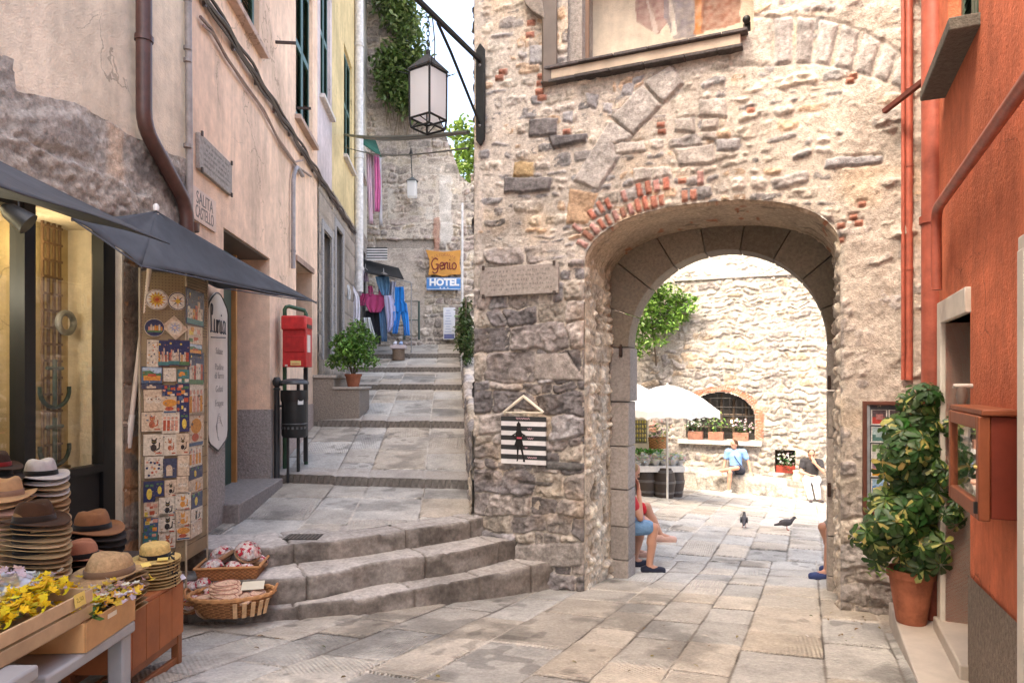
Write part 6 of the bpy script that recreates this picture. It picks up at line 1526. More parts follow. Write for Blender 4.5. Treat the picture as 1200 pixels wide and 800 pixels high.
# ================================================================== shade parasols at the shop
SLATE = (.060, .063, .072)
def canopy(mb, apex, rimpts, col, n=10, sag=.06):
    k = len(rimpts)
    for i in range(k):
        a, b = Vector(rimpts[i]), Vector(rimpts[(i+1) % k]); ap = Vector(apex); P = []
        for u in range(n+1):
            row = []
            for v in range(n+1):
                t = v/n; e = a.lerp(b, t); mid = math.sin(math.pi*t)
                e = e+(ap-e)*.04*mid*1.0; p = ap.lerp(e, u/n); p.z -= sag*math.sin(math.pi*u/n)*(.3+.7*mid)+.012*math.sin(t*9+u)*mid*(u/n); row.append(list(p))
            P.append(row)
        mb.grid(np.array(P), col)
def shop_parasol():
    ap = at(183, 247, 5.0); t = thing('shop_parasol', 'dark slate parasol over the tile rack with a pale leaning pole', 'parasol', at(150, 522, 4.96))
    p = at(166, 312, 4.35); q = at(371, 354, 7.0); l = Vector((-2.80, 4.16, p.z+.05)); bk = Vector((-2.72, 6.3, 2.5))
    l = at(84, 256, 4.12)
    mb = MB(); canopy(mb, ap, [p, q, bk, l], SLATE, sag=.05); mb.build('canopy', 'canvas', t, solid=.004, ang=25)
    mb = MB(); mb.tube([Vector(v).lerp(Vector(w), k/6) for v, w in ((p, q), (q, bk), (bk, l), (l, p)) for k in range(6)], .006, (.085, .092, .115), seg=5, closed=True); mb.build('hem', 'canvas', t)
    mb = MB(); mb.lathe([(.018, 0), (.022, .03), (.012, .05), (0, .055)], (.75, .72, .68), 12, ap); mb.build('finial', 'plastic', t)
    b = at(152, 505, 4.96); a_ = ap+Vector((0, 0, -.02)); mb = MB(); mb.tube([b, a_], .018, (.66, .54, .44), seg=10); mb.build('pole', 'wood', t)
    d = (b-a_).normalized(); mb = MB(); mb.tube([b-d*.12, b+d*.12], .024, (.68, .60, .52), seg=10); mb.build('sleeve', 'plastic', t)
    mb = MB(); mb.tube([b+d*.05, nw_(5.0, b.z, 0)], .008, (.3, .27, .24)); mb.build('wall_clip', 'metal', t)
    for e in (p, q, l): m_ = MB(); m_.tube([ap+Vector((0, 0, -.03)), ap.lerp(e, .5)+Vector((0, 0, -.065)), Vector(e)+Vector((0, 0, -.012))], .006, (.12, .11, .11), seg=5); m_.build('rib', 'metal', t)
    t2 = thing('shop_parasol', 'dark slate parasol reaching in from the photo edge over the hats', 'parasol', (-2.6, 2.8, .4))
    tip = at(199, 286, 3.6); ap2 = Vector((-2.6, 2.75, 2.80)); nr = Vector((-1.78, 1.5, 2.30)); 
    mb = MB(); canopy(mb, ap2, [tip, Vector((-2.85, 3.75, 2.66)), Vector((-3.0, 1.6, 2.4)), nr], SLATE, sag=.02); mb.build('canopy', 'canvas', t2, solid=.004, ang=25)
    mb = MB(); mb.tube([(-2.6, 2.75, 2.82), (-2.6, 2.75, float(gz(-2.6, 2.75)))], .02, (.6, .47, .38)); mb.build('pole', 'wood', t2)
    mb = MB(); mb.lathe([(.02, 0), (.02, .04), (0, .06)], (.75, .72, .68), 12, ap2); mb.build('finial', 'plastic', t2)
shop_parasol()
# souvenirs behind the shop glass
def shop_goods():
    P = nw_; W = (.16, .09, .045)
    y0, y1 = npx(54, 400, -.3)[0], npx(74, 400, -.3)[0]
    t = thing('trellis', 'dark wooden trellis hung with souvenirs behind the shop glass', 'trellis', P((y0+y1)/2, 1.0, -.34))
    mb = MB()
    for y in np.linspace(y0, y1, 4): slab(mb, P, y-.008, y+.008, .2, 2.75, -.36, -.345, W)
    for z in np.arange(.4, 2.75, .115): slab(mb, P, y0-.01, y1+.01, z-.008, z+.008, -.345, -.335, W)
    mb.build('lattice', 'wood', t, smooth=False)
    def goods(name, label, fn):
        o = thing(name, label, 'souvenir', P(y0, 1.5, -.32), group='souvenirs behind the shop glass'); mb = MB(); fn(mb); mb.build('body', 'iron', o)
    T = (.05, .09, .08)
    def anchor(z):
        def f(mb):
            c = P((y0+y1)/2, z, -.325); dx = (P(1, 0)-P(0, 0)).normalized()
            mb.tube([c+Vector((0, 0, .16)), c-Vector((0, 0, .16))], .014, T); mb.tube([c+dx*(.13*math.cos(a))+Vector((0, 0, -.05-.12*math.sin(a))) for a in np.linspace(-.2, math.pi+.2, 12)], .014, T); mb.tube([c-dx*.07+Vector((0, 0, .1)), c+dx*.07+Vector((0, 0, .1))], .012, T)
        return f
    goods('anchor', 'green metal anchor on the trellis, upper of two', anchor(E-.02+.0)); goods('anchor', 'green metal anchor on the trellis, lower of two', anchor(E-.42))
    def ring(z, r, c_):
        def f(mb): 
            c = P(y1+.02, z, -.32); dx = (P(1, 0)-P(0, 0)).normalized(); mb.tube([c+dx*(r*math.cos(a))+Vector((0, 0, r*math.sin(a))) for a in np.linspace(0, 2*math.pi, 20)[:-1]], .022, c_, closed=True)
        return f
    goods('wreath', 'small round life ring souvenir on the trellis edge', ring(E+.40, .07, (.25, .25, .23))); 
    def frame(z):
        def f(mb):
            for a, b, c, d in ((y0, y1+.06, z, z+.05), (y0, y1+.06, z+.17, z+.22), (y0, y0+.06, z, z+.22), (y1, y1+.06, z, z+.22)): slab(mb, P, a, b, c, d, -.335, -.315, (.45, .36, .24))
        return f
    goods('driftwood_frame', 'pale driftwood frame low on the trellis, upper of two', frame(E-.82)); goods('driftwood_frame', 'pale driftwood frame low on the trellis, lower of two', frame(E-.53-.55)); 
    # left pane: shelves of plates and clocks, a lamp
    mb = MB(); r = random.Random(4)
    sh = thing('shop_shelf', 'lit shop shelves crowded with clocks and plates behind the glass', 'shelf', P(3.6, .3, -1.2))
    for z in (1.2, 1.6, 2.0, 2.35): slab(mb, P, 2.6, 4.2, z-.015, z, -1.45, -1.1, (.3, .19, .09))
    mb.build('boards', 'wood', sh, smooth=False)
    i = 0
    for z in (1.2, 1.6, 2.0, 2.35):
        for y in np.arange(2.75, 4.1, .24):
            m_ = MB(); c = P(y, z+.13, -1.15); n = (P(0, 0, 1)-P(0, 0, 0)).normalized(); dx = (P(1, 0)-P(0, 0)).normalized(); m = frame_m(c, dx, (0, 0, 1)); rad = r.uniform(.07, .115); col = r.choice([(.10, .12, .12), (.45, .38, .25), (.12, .2, .3), (.5, .15, .08), (.6, .55, .45)])
            m_.prism([(rad*math.cos(a), rad*math.sin(a)) for a in np.linspace(0, 6.28, 20)[:-1]], m, .02, col); m_.prism([(rad*.75*math.cos(a), rad*.75*math.sin(a)) for a in np.linspace(0, 6.28, 20)[:-1]], m, .024, (.6, .52, .36)); o = m_.build('plate', 'glaze', None, smooth=False)
            tag(o, 'round clocks and plates on the shop shelf', 'plate', 'plates on the shop shelves')
    mb = MB(); c = at(22, 255, 3.99); sp = thing('spotlight', 'small black spotlight hanging behind the shop glass', 'spotlight', c)
    mb.lathe([(.02, .10), (.05, .06), (.07, -.06), (.06, -.06)], (.02, .02, .02), 14); mb.x = None; o = mb.build('shade', 'metal', sp, world=False); o.rotation_euler = (.3, -.9, 0)
    mb = MB(); mb.tube([(0, 0, .05), (0, 0, .4)], .006, (.02, .02, .02)); mb.build('stem', 'metal', sp, world=False)
shop_goods()
# ================================================================== mailbox, bin, planter
def mailbox():
    x0, x1, Y = -2.90, -2.60, 8.75; z1 = at(0, 371, Y).z; z0 = at(0, 431, Y).z
    t = thing('mailbox', 'red metal mailbox on a green tube frame beside the lane', 'mailbox', ((x0+x1)/2, Y, float(lane_z(8.9)))); RD = (.46, .02, .02)
    mb = MB(); mb.box(((x0+x1)/2, Y+.0, (z0+z1)/2-.05), (x1-x0, .26, z1-z0-.12), RD); b = mb.build('body', 'metal', t, bevel=.008)
    mb = MB(); mb.box(((x0+x1)/2, Y-.02, z1-.09), (x1-x0+.012, .31, .18), (.50, .022, .022)); mb.build('hood', 'metal', t, bevel=.02)
    mb = MB(); mb.box((x1+.008, Y-.02, z1-.13), (.01, .2, .05), (.02, .01, .01)); mb.build('slot', 'metal', t)
    mb = MB(); mb.box(((x0+x1)/2, Y-.135, (z0+z1)/2-.03), (x1-x0-.04, .012, .20), (.40, .016, .016)); mb.build('door', 'metal', t, bevel=.004)
    mb = MB(); mb.box((x1+.004, Y-.03, (z0+z1)/2-.02), (.006, .12, .22), (.62, .55, .5)); mb.build('label_plate', 'paint', t); 
    mb = MB(); mb.box(((x0+x1)/2+.02, Y-.133, z0+.06), (.13, .006, .06), (.70, .55, .22)); mb.box(((x0+x1)/2+.02, Y-.1345, z0+.05), (.10, .006, .012), (.6, .2, .1)); mb.build('sticker', 'paint', t, smooth=False)
    mb = MB(); mb.box(((x0+x1)/2-.1, Y-.133, z0+.03), (.03, .006, .02), (.6, .55, .5)); mb.build('sticker', 'paint', t)
    G = (.02, .07, .03); zb = float(lane_z(9)); xx = x0-.03
    mb = MB(); mb.tube([(xx, Y+.05, zb-.1), (xx, Y+.05, z1+.10), (xx+.02, Y+.05, z1+.13), (xx+.05, Y+.07, z1+.14), (x1-.12, Y+.2, z1+.10), (x1-.10, Y+.2, z1+.06), (x1-.1, Y+.2, zb-.1)], .026, G, seg=10); mb.build('frame', 'metal', t)
    mb = MB(); mb.box((xx+.25, Y+.12, (z0+zb)/2), (.05, .04, z0-zb), (.03, .03, .03)); mb.build('back_post', 'metal', t)
mailbox()
def bin_():
    bx, by = -2.90, 8.42; z = float(lane_z(by+yskew(bx)))-.02; K = (.018, .019, .02)
    t = thing('bollard', 'slim black bollard with ball top at the house corner', 'bollard', (bx, by, z))
    mb = MB(); mb.lathe([(.045, -.05), (.045, .06), (.034, .08), (.033, 1.18), (.042, 1.19), (.042, 1.21), (.028, 1.22), (.05, 1.26), (.052, 1.30), (.035, 1.34), (0, 1.35)], K, 16, (bx, by, z)); mb.build('shaft', 'metal', t)
    cx = at(345, 480, 8.5).x; cy = 8.5; zt, zb = at(0, 458, 8.5).z, at(0, 512, 8.5).z
    t = thing('waste_bin', 'black waste bin with domed lid hung beside the bollard', 'bin', (cx, cy, z)); r = .155
    mb = MB(); mb.lathe([(0, zb), (r*.9, zb), (r, zb+.03), (r, zt-.02), (r*1.05, zt-.02), (r*1.05, zt), (r*.93, zt), (r*.92, zb+.05)], K, 28, (cx, cy, 0)); b = mb.build('body', 'metal', t)
    mb = MB()
    for k in range(18):
        a = 2*math.pi*k/18; d = Vector((math.cos(a), math.sin(a), 0)); mb.box(Vector((cx, cy, zb+.12))+d*r, (.006, .025, .03), (.10, .10, .10), rz=a)
    mb.tube([(cx+r*1.01*math.cos(a), cy+r*1.01*math.sin(a), zb+.17) for a in np.linspace(0, 6.28, 28)[:-1]], .006, (.09, .09, .09), closed=True, seg=5); mb.build('pattern', 'metal', b)
    lz = at(0, 446, 8.5).z; mb = MB(); mb.lathe([(r*1.12, lz-.045), (r*1.15, lz-.03), (r*1.05, lz), (r*.6, lz+.022), (0, lz+.03)], (.05, .055, .06), 28, (cx, cy, 0)); mb.lathe([(0, lz-.044), (r*1.12, lz-.044)], K, 28, (cx, cy, 0)); mb.build('lid', 'metal', t)
    mb = MB(); mb.tube([(cx, cy+r*1.0, z), (cx, cy+r*1.0, lz-.02)], .022, K); mb.tube([(bx, by, lz-.05), (cx-r, cy, lz-.05)], .014, K); mb.tube([(bx, by, (zt+zb)/2+.1), (cx-r, cy, (zt+zb)/2+.1)], .014, K); mb.tube([(bx+.12, by+.05, z-.05), (bx+.12, by+.05, zb+.02)], .018, K); mb.build('support', 'metal', t)
    mb = MB(); mb.lathe([(r*.98, zt-.02), (r*1.07, zt+.01), (r*1.08, zt-.10), (r*1.04, zt-.13)], (.012, .012, .013), 28, (cx, cy, 0)); mb.build('liner', 'plastic', t)
    mb = MB(); mb.box((cx+r*.72, cy-r*.72, zt-.12), (.07, .008, .09), (.66, .64, .62), rz=R(45)); mb.build('sticker', 'paint', t)
bin_()
# ================================================================== foliage
def leaf_shape(mb, m, L, W, col, fold=.25, curl=.15):
    w = W/2; mb.add([m @ Vector(p) for p in ((0, 0, 0), (L*.35, w, fold*w), (L*.75, w*.75, fold*w-curl*L*.3), (L, 0, -curl*L), (L*.75, -w*.75, fold*w-curl*L*.3), (L*.35, -w, fold*w), (L*.5, 0, -.02*L))], [(0, 6, 1), (1, 6, 2), (2, 6, 3), (3, 6, 4), (4, 6, 5), (5, 6, 0)], col)
def rand_m(r, c, up=.4):
    d = Vector((r.gauss(0, 1), r.gauss(0, 1), r.gauss(up, .8))).normalized(); return Matrix.Translation(c) @ d.to_track_quat('X', 'Z').to_matrix().to_4x4() @ Matrix.Rotation(r.uniform(-.7, .7), 4, 'X')
def crown(mb, clumps, n, L, W, pal, seed, up=.3, inner=.5):
    """leaves spread through several clumps (centre, radii), denser towards their shells"""
    r = random.Random(seed); tot = sum((c[1][0]*c[1][1]*c[1][2])**(2/3) for c in clumps)
    for c, rad in clumps:
        tone = r.uniform(.75, 1.2)
        for k in range(int(n*(rad[0]*rad[1]*rad[2])**(2/3)/tot)):
            d = Vector((r.gauss(0, 1), r.gauss(0, 1), r.gauss(0, 1))).normalized()*(inner+(1-inner)*r.random()**.6)*r.uniform(.85, 1.12)
            p = Vector(c)+Vector((d.x*rad[0], d.y*rad[1], d.z*rad[2])); s = r.uniform(.7, 1.25)
            col = r.choice(pal); k2 = tone*r.uniform(.7, 1.3); leaf_shape(mb, rand_m(r, p, up), L*s, W*s, tuple(v*k2 for v in col))
G1 = [(.07, .15, .03), (.09, .19, .035), (.05, .11, .025), (.13, .23, .05)]
def planter():
    X0 = LX(11.2)+.0; g = float(lane_z(11))
    b = thing('stone_planter', 'two stepped stone blocks against the house beside the ramp', 'stone block', (-2.9, 11.3, g-.2))
    za = at(0, 443, 11.2).z; zb = at(0, 456, 11.0).z; C1 = (.27, .225, .185)
    mb = MB(); mb.box(((X0-2.86)/2, 11.6, (g-.3+za)/2), (abs(X0+2.86), 1.25, za-g+.3), C1); mb.build('block', 'roughcast', b, bevel=.012)
    mb = MB(); mb.box(((X0-2.82)/2, 11.6, za+.025), (abs(X0+2.82), 1.3, .05), (.36, .32, .28)); mb.build('coping', 'stone_fine', b, bevel=.01)
    mb = MB(); mb.box((-2.66, 11.35, (g-.3+zb)/2), (.42, .75, zb-g+.3), C1); mb.build('block', 'roughcast', b, bevel=.012)
    mb = MB(); mb.box((-2.65, 11.35, zb+.02), (.47, .8, .04), (.36, .32, .28)); mb.build('coping', 'stone_fine', b, bevel=.01)
    c = at(414, 455, 11.2); c.z = zb+.04
    t = thing('potted_bush', 'bushy green shrub in a terracotta pot on the stone block', 'plant', c)
    mb = MB(); mb.lathe([(.0, 0), (.09, 0), (.125, .17), (.14, .17), (.14, .21), (.125, .21), (.11, .18), (0, .17)], (.36, .12, .06), 20, c); mb.build('pot', 'terracotta', t)
    mb = MB(); r = random.Random(3)
    for k in range(9):
        a = r.uniform(0, 6.28); mb.tube([c+Vector((0, 0, .15)), c+Vector((.1*math.cos(a), .1*math.sin(a), .4)), c+Vector((.3*math.cos(a), .25*math.sin(a), .55+.4*r.random()))], [.012, .008, .004], (.08, .06, .03), seg=5)
    mb.build('stems', 'wood', t)
    mb = MB(); crown(mb, [(c+Vector((x, y, z)), (q, q, q*.9)) for x, y, z, q in ((-.15, -.05, .45, .22), (.12, -.1, .5, .24), (-.05, 0, .72, .26), (.2, .05, .72, .22), (-.22, .05, .68, .2), (.05, .1, .92, .2), (.28, -.1, .42, .16), (-.02, -.18, .6, .22), (-.28, -.1, .40, .14))], 2300, .075, .036, [(.10, .22, .03), (.15, .30, .05), (.07, .15, .03), (.20, .34, .07)], 5, .4, .35); mb.build('foliage', 'leaf', t, smooth=False)
planter()
def ivy():
    t = thing('climbing_plant', 'leafy climbing plant growing over the parapet beside the tower', 'plant', (-.85, 11.6, float(lane_z(11.6))+.3))
    mb = MB(); b = Vector((-.72, 11.6, 0)); cl = []; r = random.Random(6)
    for x, y, q in ((546, 358, .10), (545, 368, .13), (547, 380, .15), (544, 392, .17), (548, 402, .16), (543, 404, .12), (550, 412, .12), (551, 390, .12), (541, 384, .10), (543, 372, .10), (546, 420, .08)):
        cl.append((at(x, y, 11.6+r.uniform(-.15, .15)), (q, q*1.3, q*1.25)))
    crown(mb, cl, 1300, .09, .04, [(.06, .11, .03), (.09, .15, .04), (.04, .08, .025), (.15, .16, .07)], 9, -.3, .2); mb.build('foliage', 'leaf', t, smooth=False)
    mb = MB(); mb.tube([at(547, 432, 11.6), at(545, 395, 11.6), at(546, 350, 11.6)], .02, (.12, .09, .06), seg=6); mb.build('stem', 'wood', t)
    mb = MB(); a = at(541.5, 400, 13); mb.tube([(a.x, 13, a.z-.6), (a.x, 13, at(0, 238, 13).z)], .025, (.55, .56, .57), seg=8); tag(mb.build('metal_pole', 'metal'), 'thin pale metal pole rising behind the climbing plant', 'pole')
ivy()
def greenery():
    t = thing('hanging_creeper', 'big mass of green creeper draping the top of the ruined wall', 'plant', at(470, 120, 18.1)); mb = MB(); cl = []; r = random.Random(11)
    for i in range(34):
        y = r.uniform(-90, 118); x1 = np.interp(y, [-90, 0, 60, 118], [466, 474, 492, 486]); x = r.uniform(446, x1); q = r.uniform(.35, .7)
        cl.append((at(x, y, 18.2-r.uniform(0, .5)), (q, q*.7, q*.9)))
    for x, y in ((466, 18), (476, 42), (490, 62), (494, 78), (494, 95), (482, 112), (455, 100), (462, 70)): cl.append((at(x, y, 17.8), (.4, .4, .45)))
    crown(mb, cl, 7000, .17, .08, [(.09, .15, .035), (.12, .19, .05), (.06, .10, .025), (.16, .21, .08)], 4, -.2, .1); mb.build('foliage', 'leaf', t, smooth=False)
    mb = MB()
    for k in range(40):
        x = r.uniform(446, 500); y = r.uniform(60, 130); p = at(x, y, 18.2); mb.tube([p, p+Vector((r.uniform(-.2, .2), -.1, -r.uniform(.4, 1.2)))], .012, (.20, .16, .11), seg=4)
    mb.build('vines', 'wood', t)
    t = thing('hillside_bush', 'bright sunlit bush behind the ruined wall next to the tower', 'bush', at(545, 200, 23)); mb = MB()
    crown(mb, [(at(x, y, 23+r.uniform(-.5, .5)), (q, q, q)) for x, y, q in ((538, 150, .45), (545, 165, .6), (552, 180, .7), (542, 190, .5), (547, 205, .6), (555, 215, .8), (560, 240, 1.0), (549, 232, .6), (556, 270, 1.0))], 2200, .22, .11, [(.16, .26, .04), (.22, .32, .06), (.11, .19, .03)], 8, .3, .2); mb.build('foliage', 'leaf', t, smooth=False)
    mb = MB(); q = at(556, 270, 23); mb.tube([q, (q.x, q.y, .8)], .09, (.12, .09, .06)); mb.build('trunk', 'wood', t)
    hb = MB(); hb.box((0, 32, -.5), (40, 14, 4), (.2, .2, .1)); tag(hb.build('hill', 'stone', smooth=False), kind='structure')
greenery()
def schefflera():
    base = Vector((2.69, 4.6, .02)); t = thing('potted_umbrella_plant', 'tall variegated umbrella plant in a terracotta pot on the marble step', 'plant', base)
    mb = MB(); mb.lathe([(0, 0), (.088, 0), (.093, .02), (.135, .31), (.15, .31), (.15, .36), (.138, .362), (.12, .33), (0, .32)], (.40, .135, .07), 28, base); mb.build('pot', 'terracotta', t)
    mb = MB(); mb.lathe([(0, .325), (.125, .33)], (.05, .035, .025), 20, base); mb.build('soil', 'roughcast', t)
    r = random.Random(21); cl = []
    for (x, y, q) in ((1085, 468, .12), (1068, 486, .14), (1050, 500, .10), (1112, 505, .11), (1045, 535, .10), (1118, 545, .10), (1035, 585, .10), (1125, 610, .10), (1118, 640, .09), (1100, 490, .11), (1062, 520, .13), (1090, 520, .14), (1075, 550, .14), (1100, 555, .13), (1052, 560, .11), (1085, 585, .15), (1060, 595, .14), (1040, 610, .13), (1020, 625, .10), (1105, 600, .13), (1075, 625, .15), (1050, 635, .13), (1095, 640, .13), (1030, 640, .09), (1075, 655, .12), (1112, 575, .09), (1060, 470, .07), (1108, 625, .10), (1010, 628, .06)):
        cl.append((at(x, y, 4.55+r.uniform(-.12, .1)), q))
    st = MB()
    for k in range(7):
        a = r.uniform(0, 6.28); p0 = base+Vector((.05*math.cos(a), .05*math.sin(a), .32)); e = r.choice(cl)[0]; st.tube([p0, p0.lerp(e, .5)+Vector((0, 0, .05)), e], [.012, .009, .005], (.16, .13, .07), seg=6)
    st.build('stems', 'wood', t)
    dAB = rpx(1108, 0)[0], rpx(1137, 0)[0]
    cl += [(at(x, y, 4.3), q) for x, y, q in ((1118, 500, .07), (1122, 560, .08), (1118, 600, .08))]
    mb = MB()
    for c, q in cl:
        tone = r.uniform(.8, 1.2)
        for k in range(int(17*(q/.13)**1.6)+4):
            d = Vector((r.gauss(0, 1), r.gauss(-.35, 1), r.gauss(0, 1))).normalized(); p = c+d*q*r.uniform(.35, 1.15)
            # keep clear of the house wall and the tower pier
            du = (p.x-RO[0])*TU[0]+(p.y-RO[1])*TU[1]
            tt = -((p.x-RO[0])*TV[0]+(p.y-RO[1])*TV[1])
            lim = .12 if dAB[0]+.05 < tt < dAB[1]-.05 else -.05
            if du > lim: p -= Vector((TU[0], TU[1], 0))*(du-lim)
            dv = (p.x-TO[0])*TV[0]+(p.y-TO[1])*TV[1]
            if dv > -.07: p -= Vector((TV[0], TV[1], 0))*(dv+.07)
            ax = (d+Vector((-.25, -.75, .55))).normalized(); m = Matrix.Translation(p) @ ax.to_track_quat('Z', 'X').to_matrix().to_4x4() @ Matrix.Rotation(r.uniform(0, 6.28), 4, 'Z')
            n = r.choice((6, 7, 7, 8)); L0 = r.uniform(.058, .098)*(1.0 if q > .08 else .75); var = r.random()
            for i in range(n):
                L = L0*r.uniform(.85, 1.1); W = L*.42; e = m @ Matrix.Rotation(2*math.pi*i/n, 4, 'Z') @ Matrix.Rotation(r.uniform(.15, .5), 4, 'Y') @ Matrix.Translation((.008, 0, 0))
                g = tuple(v*tone*r.uniform(.75, 1.2) for v in ((.032, .08, .018) if var < .8 else (.085, .15, .035))); ye = tuple(v*r.uniform(.8, 1.1) for v in (.40, .38, .11)); w = W/2
                vs = [e @ Vector(v) for v in ((0, 0, 0), (L*.4, w*.8, .1*w), (L*.8, w, -.04*L), (L, 0, -.12*L), (L*.8, -w, -.04*L), (L*.4, -w*.8, .1*w), (L*.42, 0, -.02*L), (L*.8, 0, -.07*L))]
                yy = r.random(); c1 = ye if yy < .17 else g; c2 = ye if yy < .07 or yy > .95 else g
                mb.add(vs, [(0, 6, 1), (1, 6, 7, 2), (2, 7, 3), (0, 5, 6), (5, 4, 7, 6), (4, 3, 7)], [c1, c1, c2, g if yy > .1 else ye, c2, c2])
    mb.build('foliage', 'leaf', t, ang=20)
    mb = MB(); c = at(1027, 668, 4.6)
    for i in range(14):
        leaf_shape(mb, rand_m(r, c+Vector((r.gauss(0, .03), r.gauss(0, .02), r.gauss(0, .03))), .4), .06, .026, (.18, .33, .05))
    mb.build('young_shoot', 'leaf', t, smooth=False)
schefflera()
# ================================================================== lantern on the tower
def lantern():
    K = (.022, .024, .024); zA = E+3.15; b0 = tpx(567, 72); u0 = b0[0]
    t = thing('lantern_bracket', 'black wrought iron wall bracket carrying the square lantern', 'bracket', tw(u0, zA, -.05))
    mb = MB(); zt, zb = tpx(568, 55)[1], tpx(568, 174)[1]
    pts = [tw(u0, zt, -.05), tw(u0, (zt+zb)/2, -.065), tw(u0, zb, -.05)]
    m = frame_m(tw(u0, zb, -.06), (TU[0], TU[1], 0), (0, 0, 1)); h = zt-zb
    mb.prism([(-.045, .06), (0, 0), (.045, .06), (.05, h*.5), (.045, h-.06), (0, h), (-.045, h-.06), (-.05, h*.5)], m, .03, K); mb.build('wall_plate', 'iron', t, bevel=.005)
    arm0 = tw(u0, zA, -.07); L = 1.36; arm1 = tw(u0, zA, -.07-L)
    mb = MB(); mb.beam(arm0, arm1, .035, .04, K); mb.build('arm', 'iron', t, bevel=.004)
    p = [tw(u0, zA-.03, -.07-.86), tw(u0, zA-.18, -.07-.62), tw(u0, zA-.42, -.07-.30), tw(u0, tpx(569, 150)[1], -.08)]
    mb = MB(); mb.tube(p, .014, K, seg=8); mb.build('brace', 'iron', t)
    for z in (zt-.22, zb+.2):
        mb = MB(); mb.ball(tw(u0, z, -.092), .014, (.25, .25, .25)); mb.build('bolt', 'iron', t)
    c = tw(u0, zA, -.07-1.02); k = 1.0
    t2 = thing('wall_lantern', 'black square lantern with frosted panes hanging on a chain', 'lantern', c)
    ztop = E-(64-445)/800*c.y; ze = E-(82-445)/800*c.y; zl = E-(140-445)/800*c.y; zb = E-(151-445)/800*c.y
    rz = math.atan2(-c.y, -c.x)+R(4)
    def ring(z, s): return [Vector((c.x+s*math.cos(rz+i*math.pi/2), c.y+s*math.sin(rz+i*math.pi/2), z)) for i in range(4)]
    mb = MB(); n = 9
    zc = zA-.02
    for i in range(n):
        z = zc-(zc-ztop)*i/n; a = (i % 2)*math.pi/2
        mb.tube([Vector((c.x+.012*math.cos(q)*math.cos(a), c.y+.012*math.cos(q)*math.sin(a), z-.022+.028*math.sin(q))) for q in np.linspace(0, 6.28, 10)[:-1]], .004, K, seg=4, closed=True)
    mb.build('chain', 'iron', t2)
    mb = MB(); mb.tube([tw(u0, zA-.02, -.07-.95), tw(u0+.03, zA-.25, -.07-.96), tw(u0+.04, (ztop+ze)/2, -.07-.98)], .006, K, seg=5); mb.build('wire', 'metal', t2)
    A, B = ring(ze, .175), [Vector((c.x, c.y, ztop))]*4
    mb = MB()
    S2 = ring(ze+.07, .09); S3 = ring(ztop, .02); S0 = ring(ze-.012, .178)
    P = np.array([[list(v) for v in r_] for r_ in (S0, A, S2, S3)]); mb.grid(P, K, wrap=True); mb.add(S0, [(0, 1, 2, 3)], (.3, .3, .3)); mb.build('roof', 'iron', t2, ang=20)
    mb = MB(); mb.tube([(c.x, c.y, ztop-.02), (c.x, c.y, ztop+.03)], .02, K); mb.build('finial', 'iron', t2)
    T, Lw, Bt = ring(ze-.02, .158), ring(zl, .156), ring(zb, .142)
    for i in range(4):
        j = (i+1) % 4
        mb = MB(); q = .99; mb.add([T[i]*1.0, T[j], Lw[j], Lw[i]], [(0, 1, 2, 3)], (.9, .9, .9)); mb.build('pane', 'frost', t2, smooth=False)
    mb = MB()
    for i in range(4):
        j = (i+1) % 4; mb.tube([T[i], Lw[i], Bt[i]], .010, K, seg=6)
        for r_ in (T, Lw, Bt): mb.tube([r_[i], r_[j]], .009, K, seg=6)
        mb.tube([Lw[i].lerp(Lw[j], .5), Bt[j]], .005, K, seg=5)
        d = (A[i]-Vector((c.x, c.y, A[i].z))).normalized(); sd = Vector((-d.y, d.x, 0))
        for s in (-.02, .02): mb.tube([T[i]+sd*s-Vector((0, 0, .02)), T[i]+d*.11+sd*s*.5+Vector((0, 0, .012+s))], [.005, .001], K, seg=4)
    mb.build('frame', 'iron', t2)
    cc = MB()
    for dz, r_, sg in ((0, .022, .05), (.0, .018, .09), (-.16, .010, .12)):
        a = lw_(14.4, E+2.86/8*14.4+dz*2, .02); a = at(404, 158, 14.3)+Vector((0, 0, dz*1.6)); b = at(549, 155, 6.93)+Vector((0, 0, dz))
        cc.tube([a.lerp(b, q)-Vector((0, 0, sg*math.sin(math.pi*q))) for q in np.linspace(0, 1, 24)], r_, (.05, .06, .05), seg=6)
    tag(cc.build('overhead_cable', 'metal'), 'bundle of black cables strung across the lane below the lantern', 'cable')
lantern()
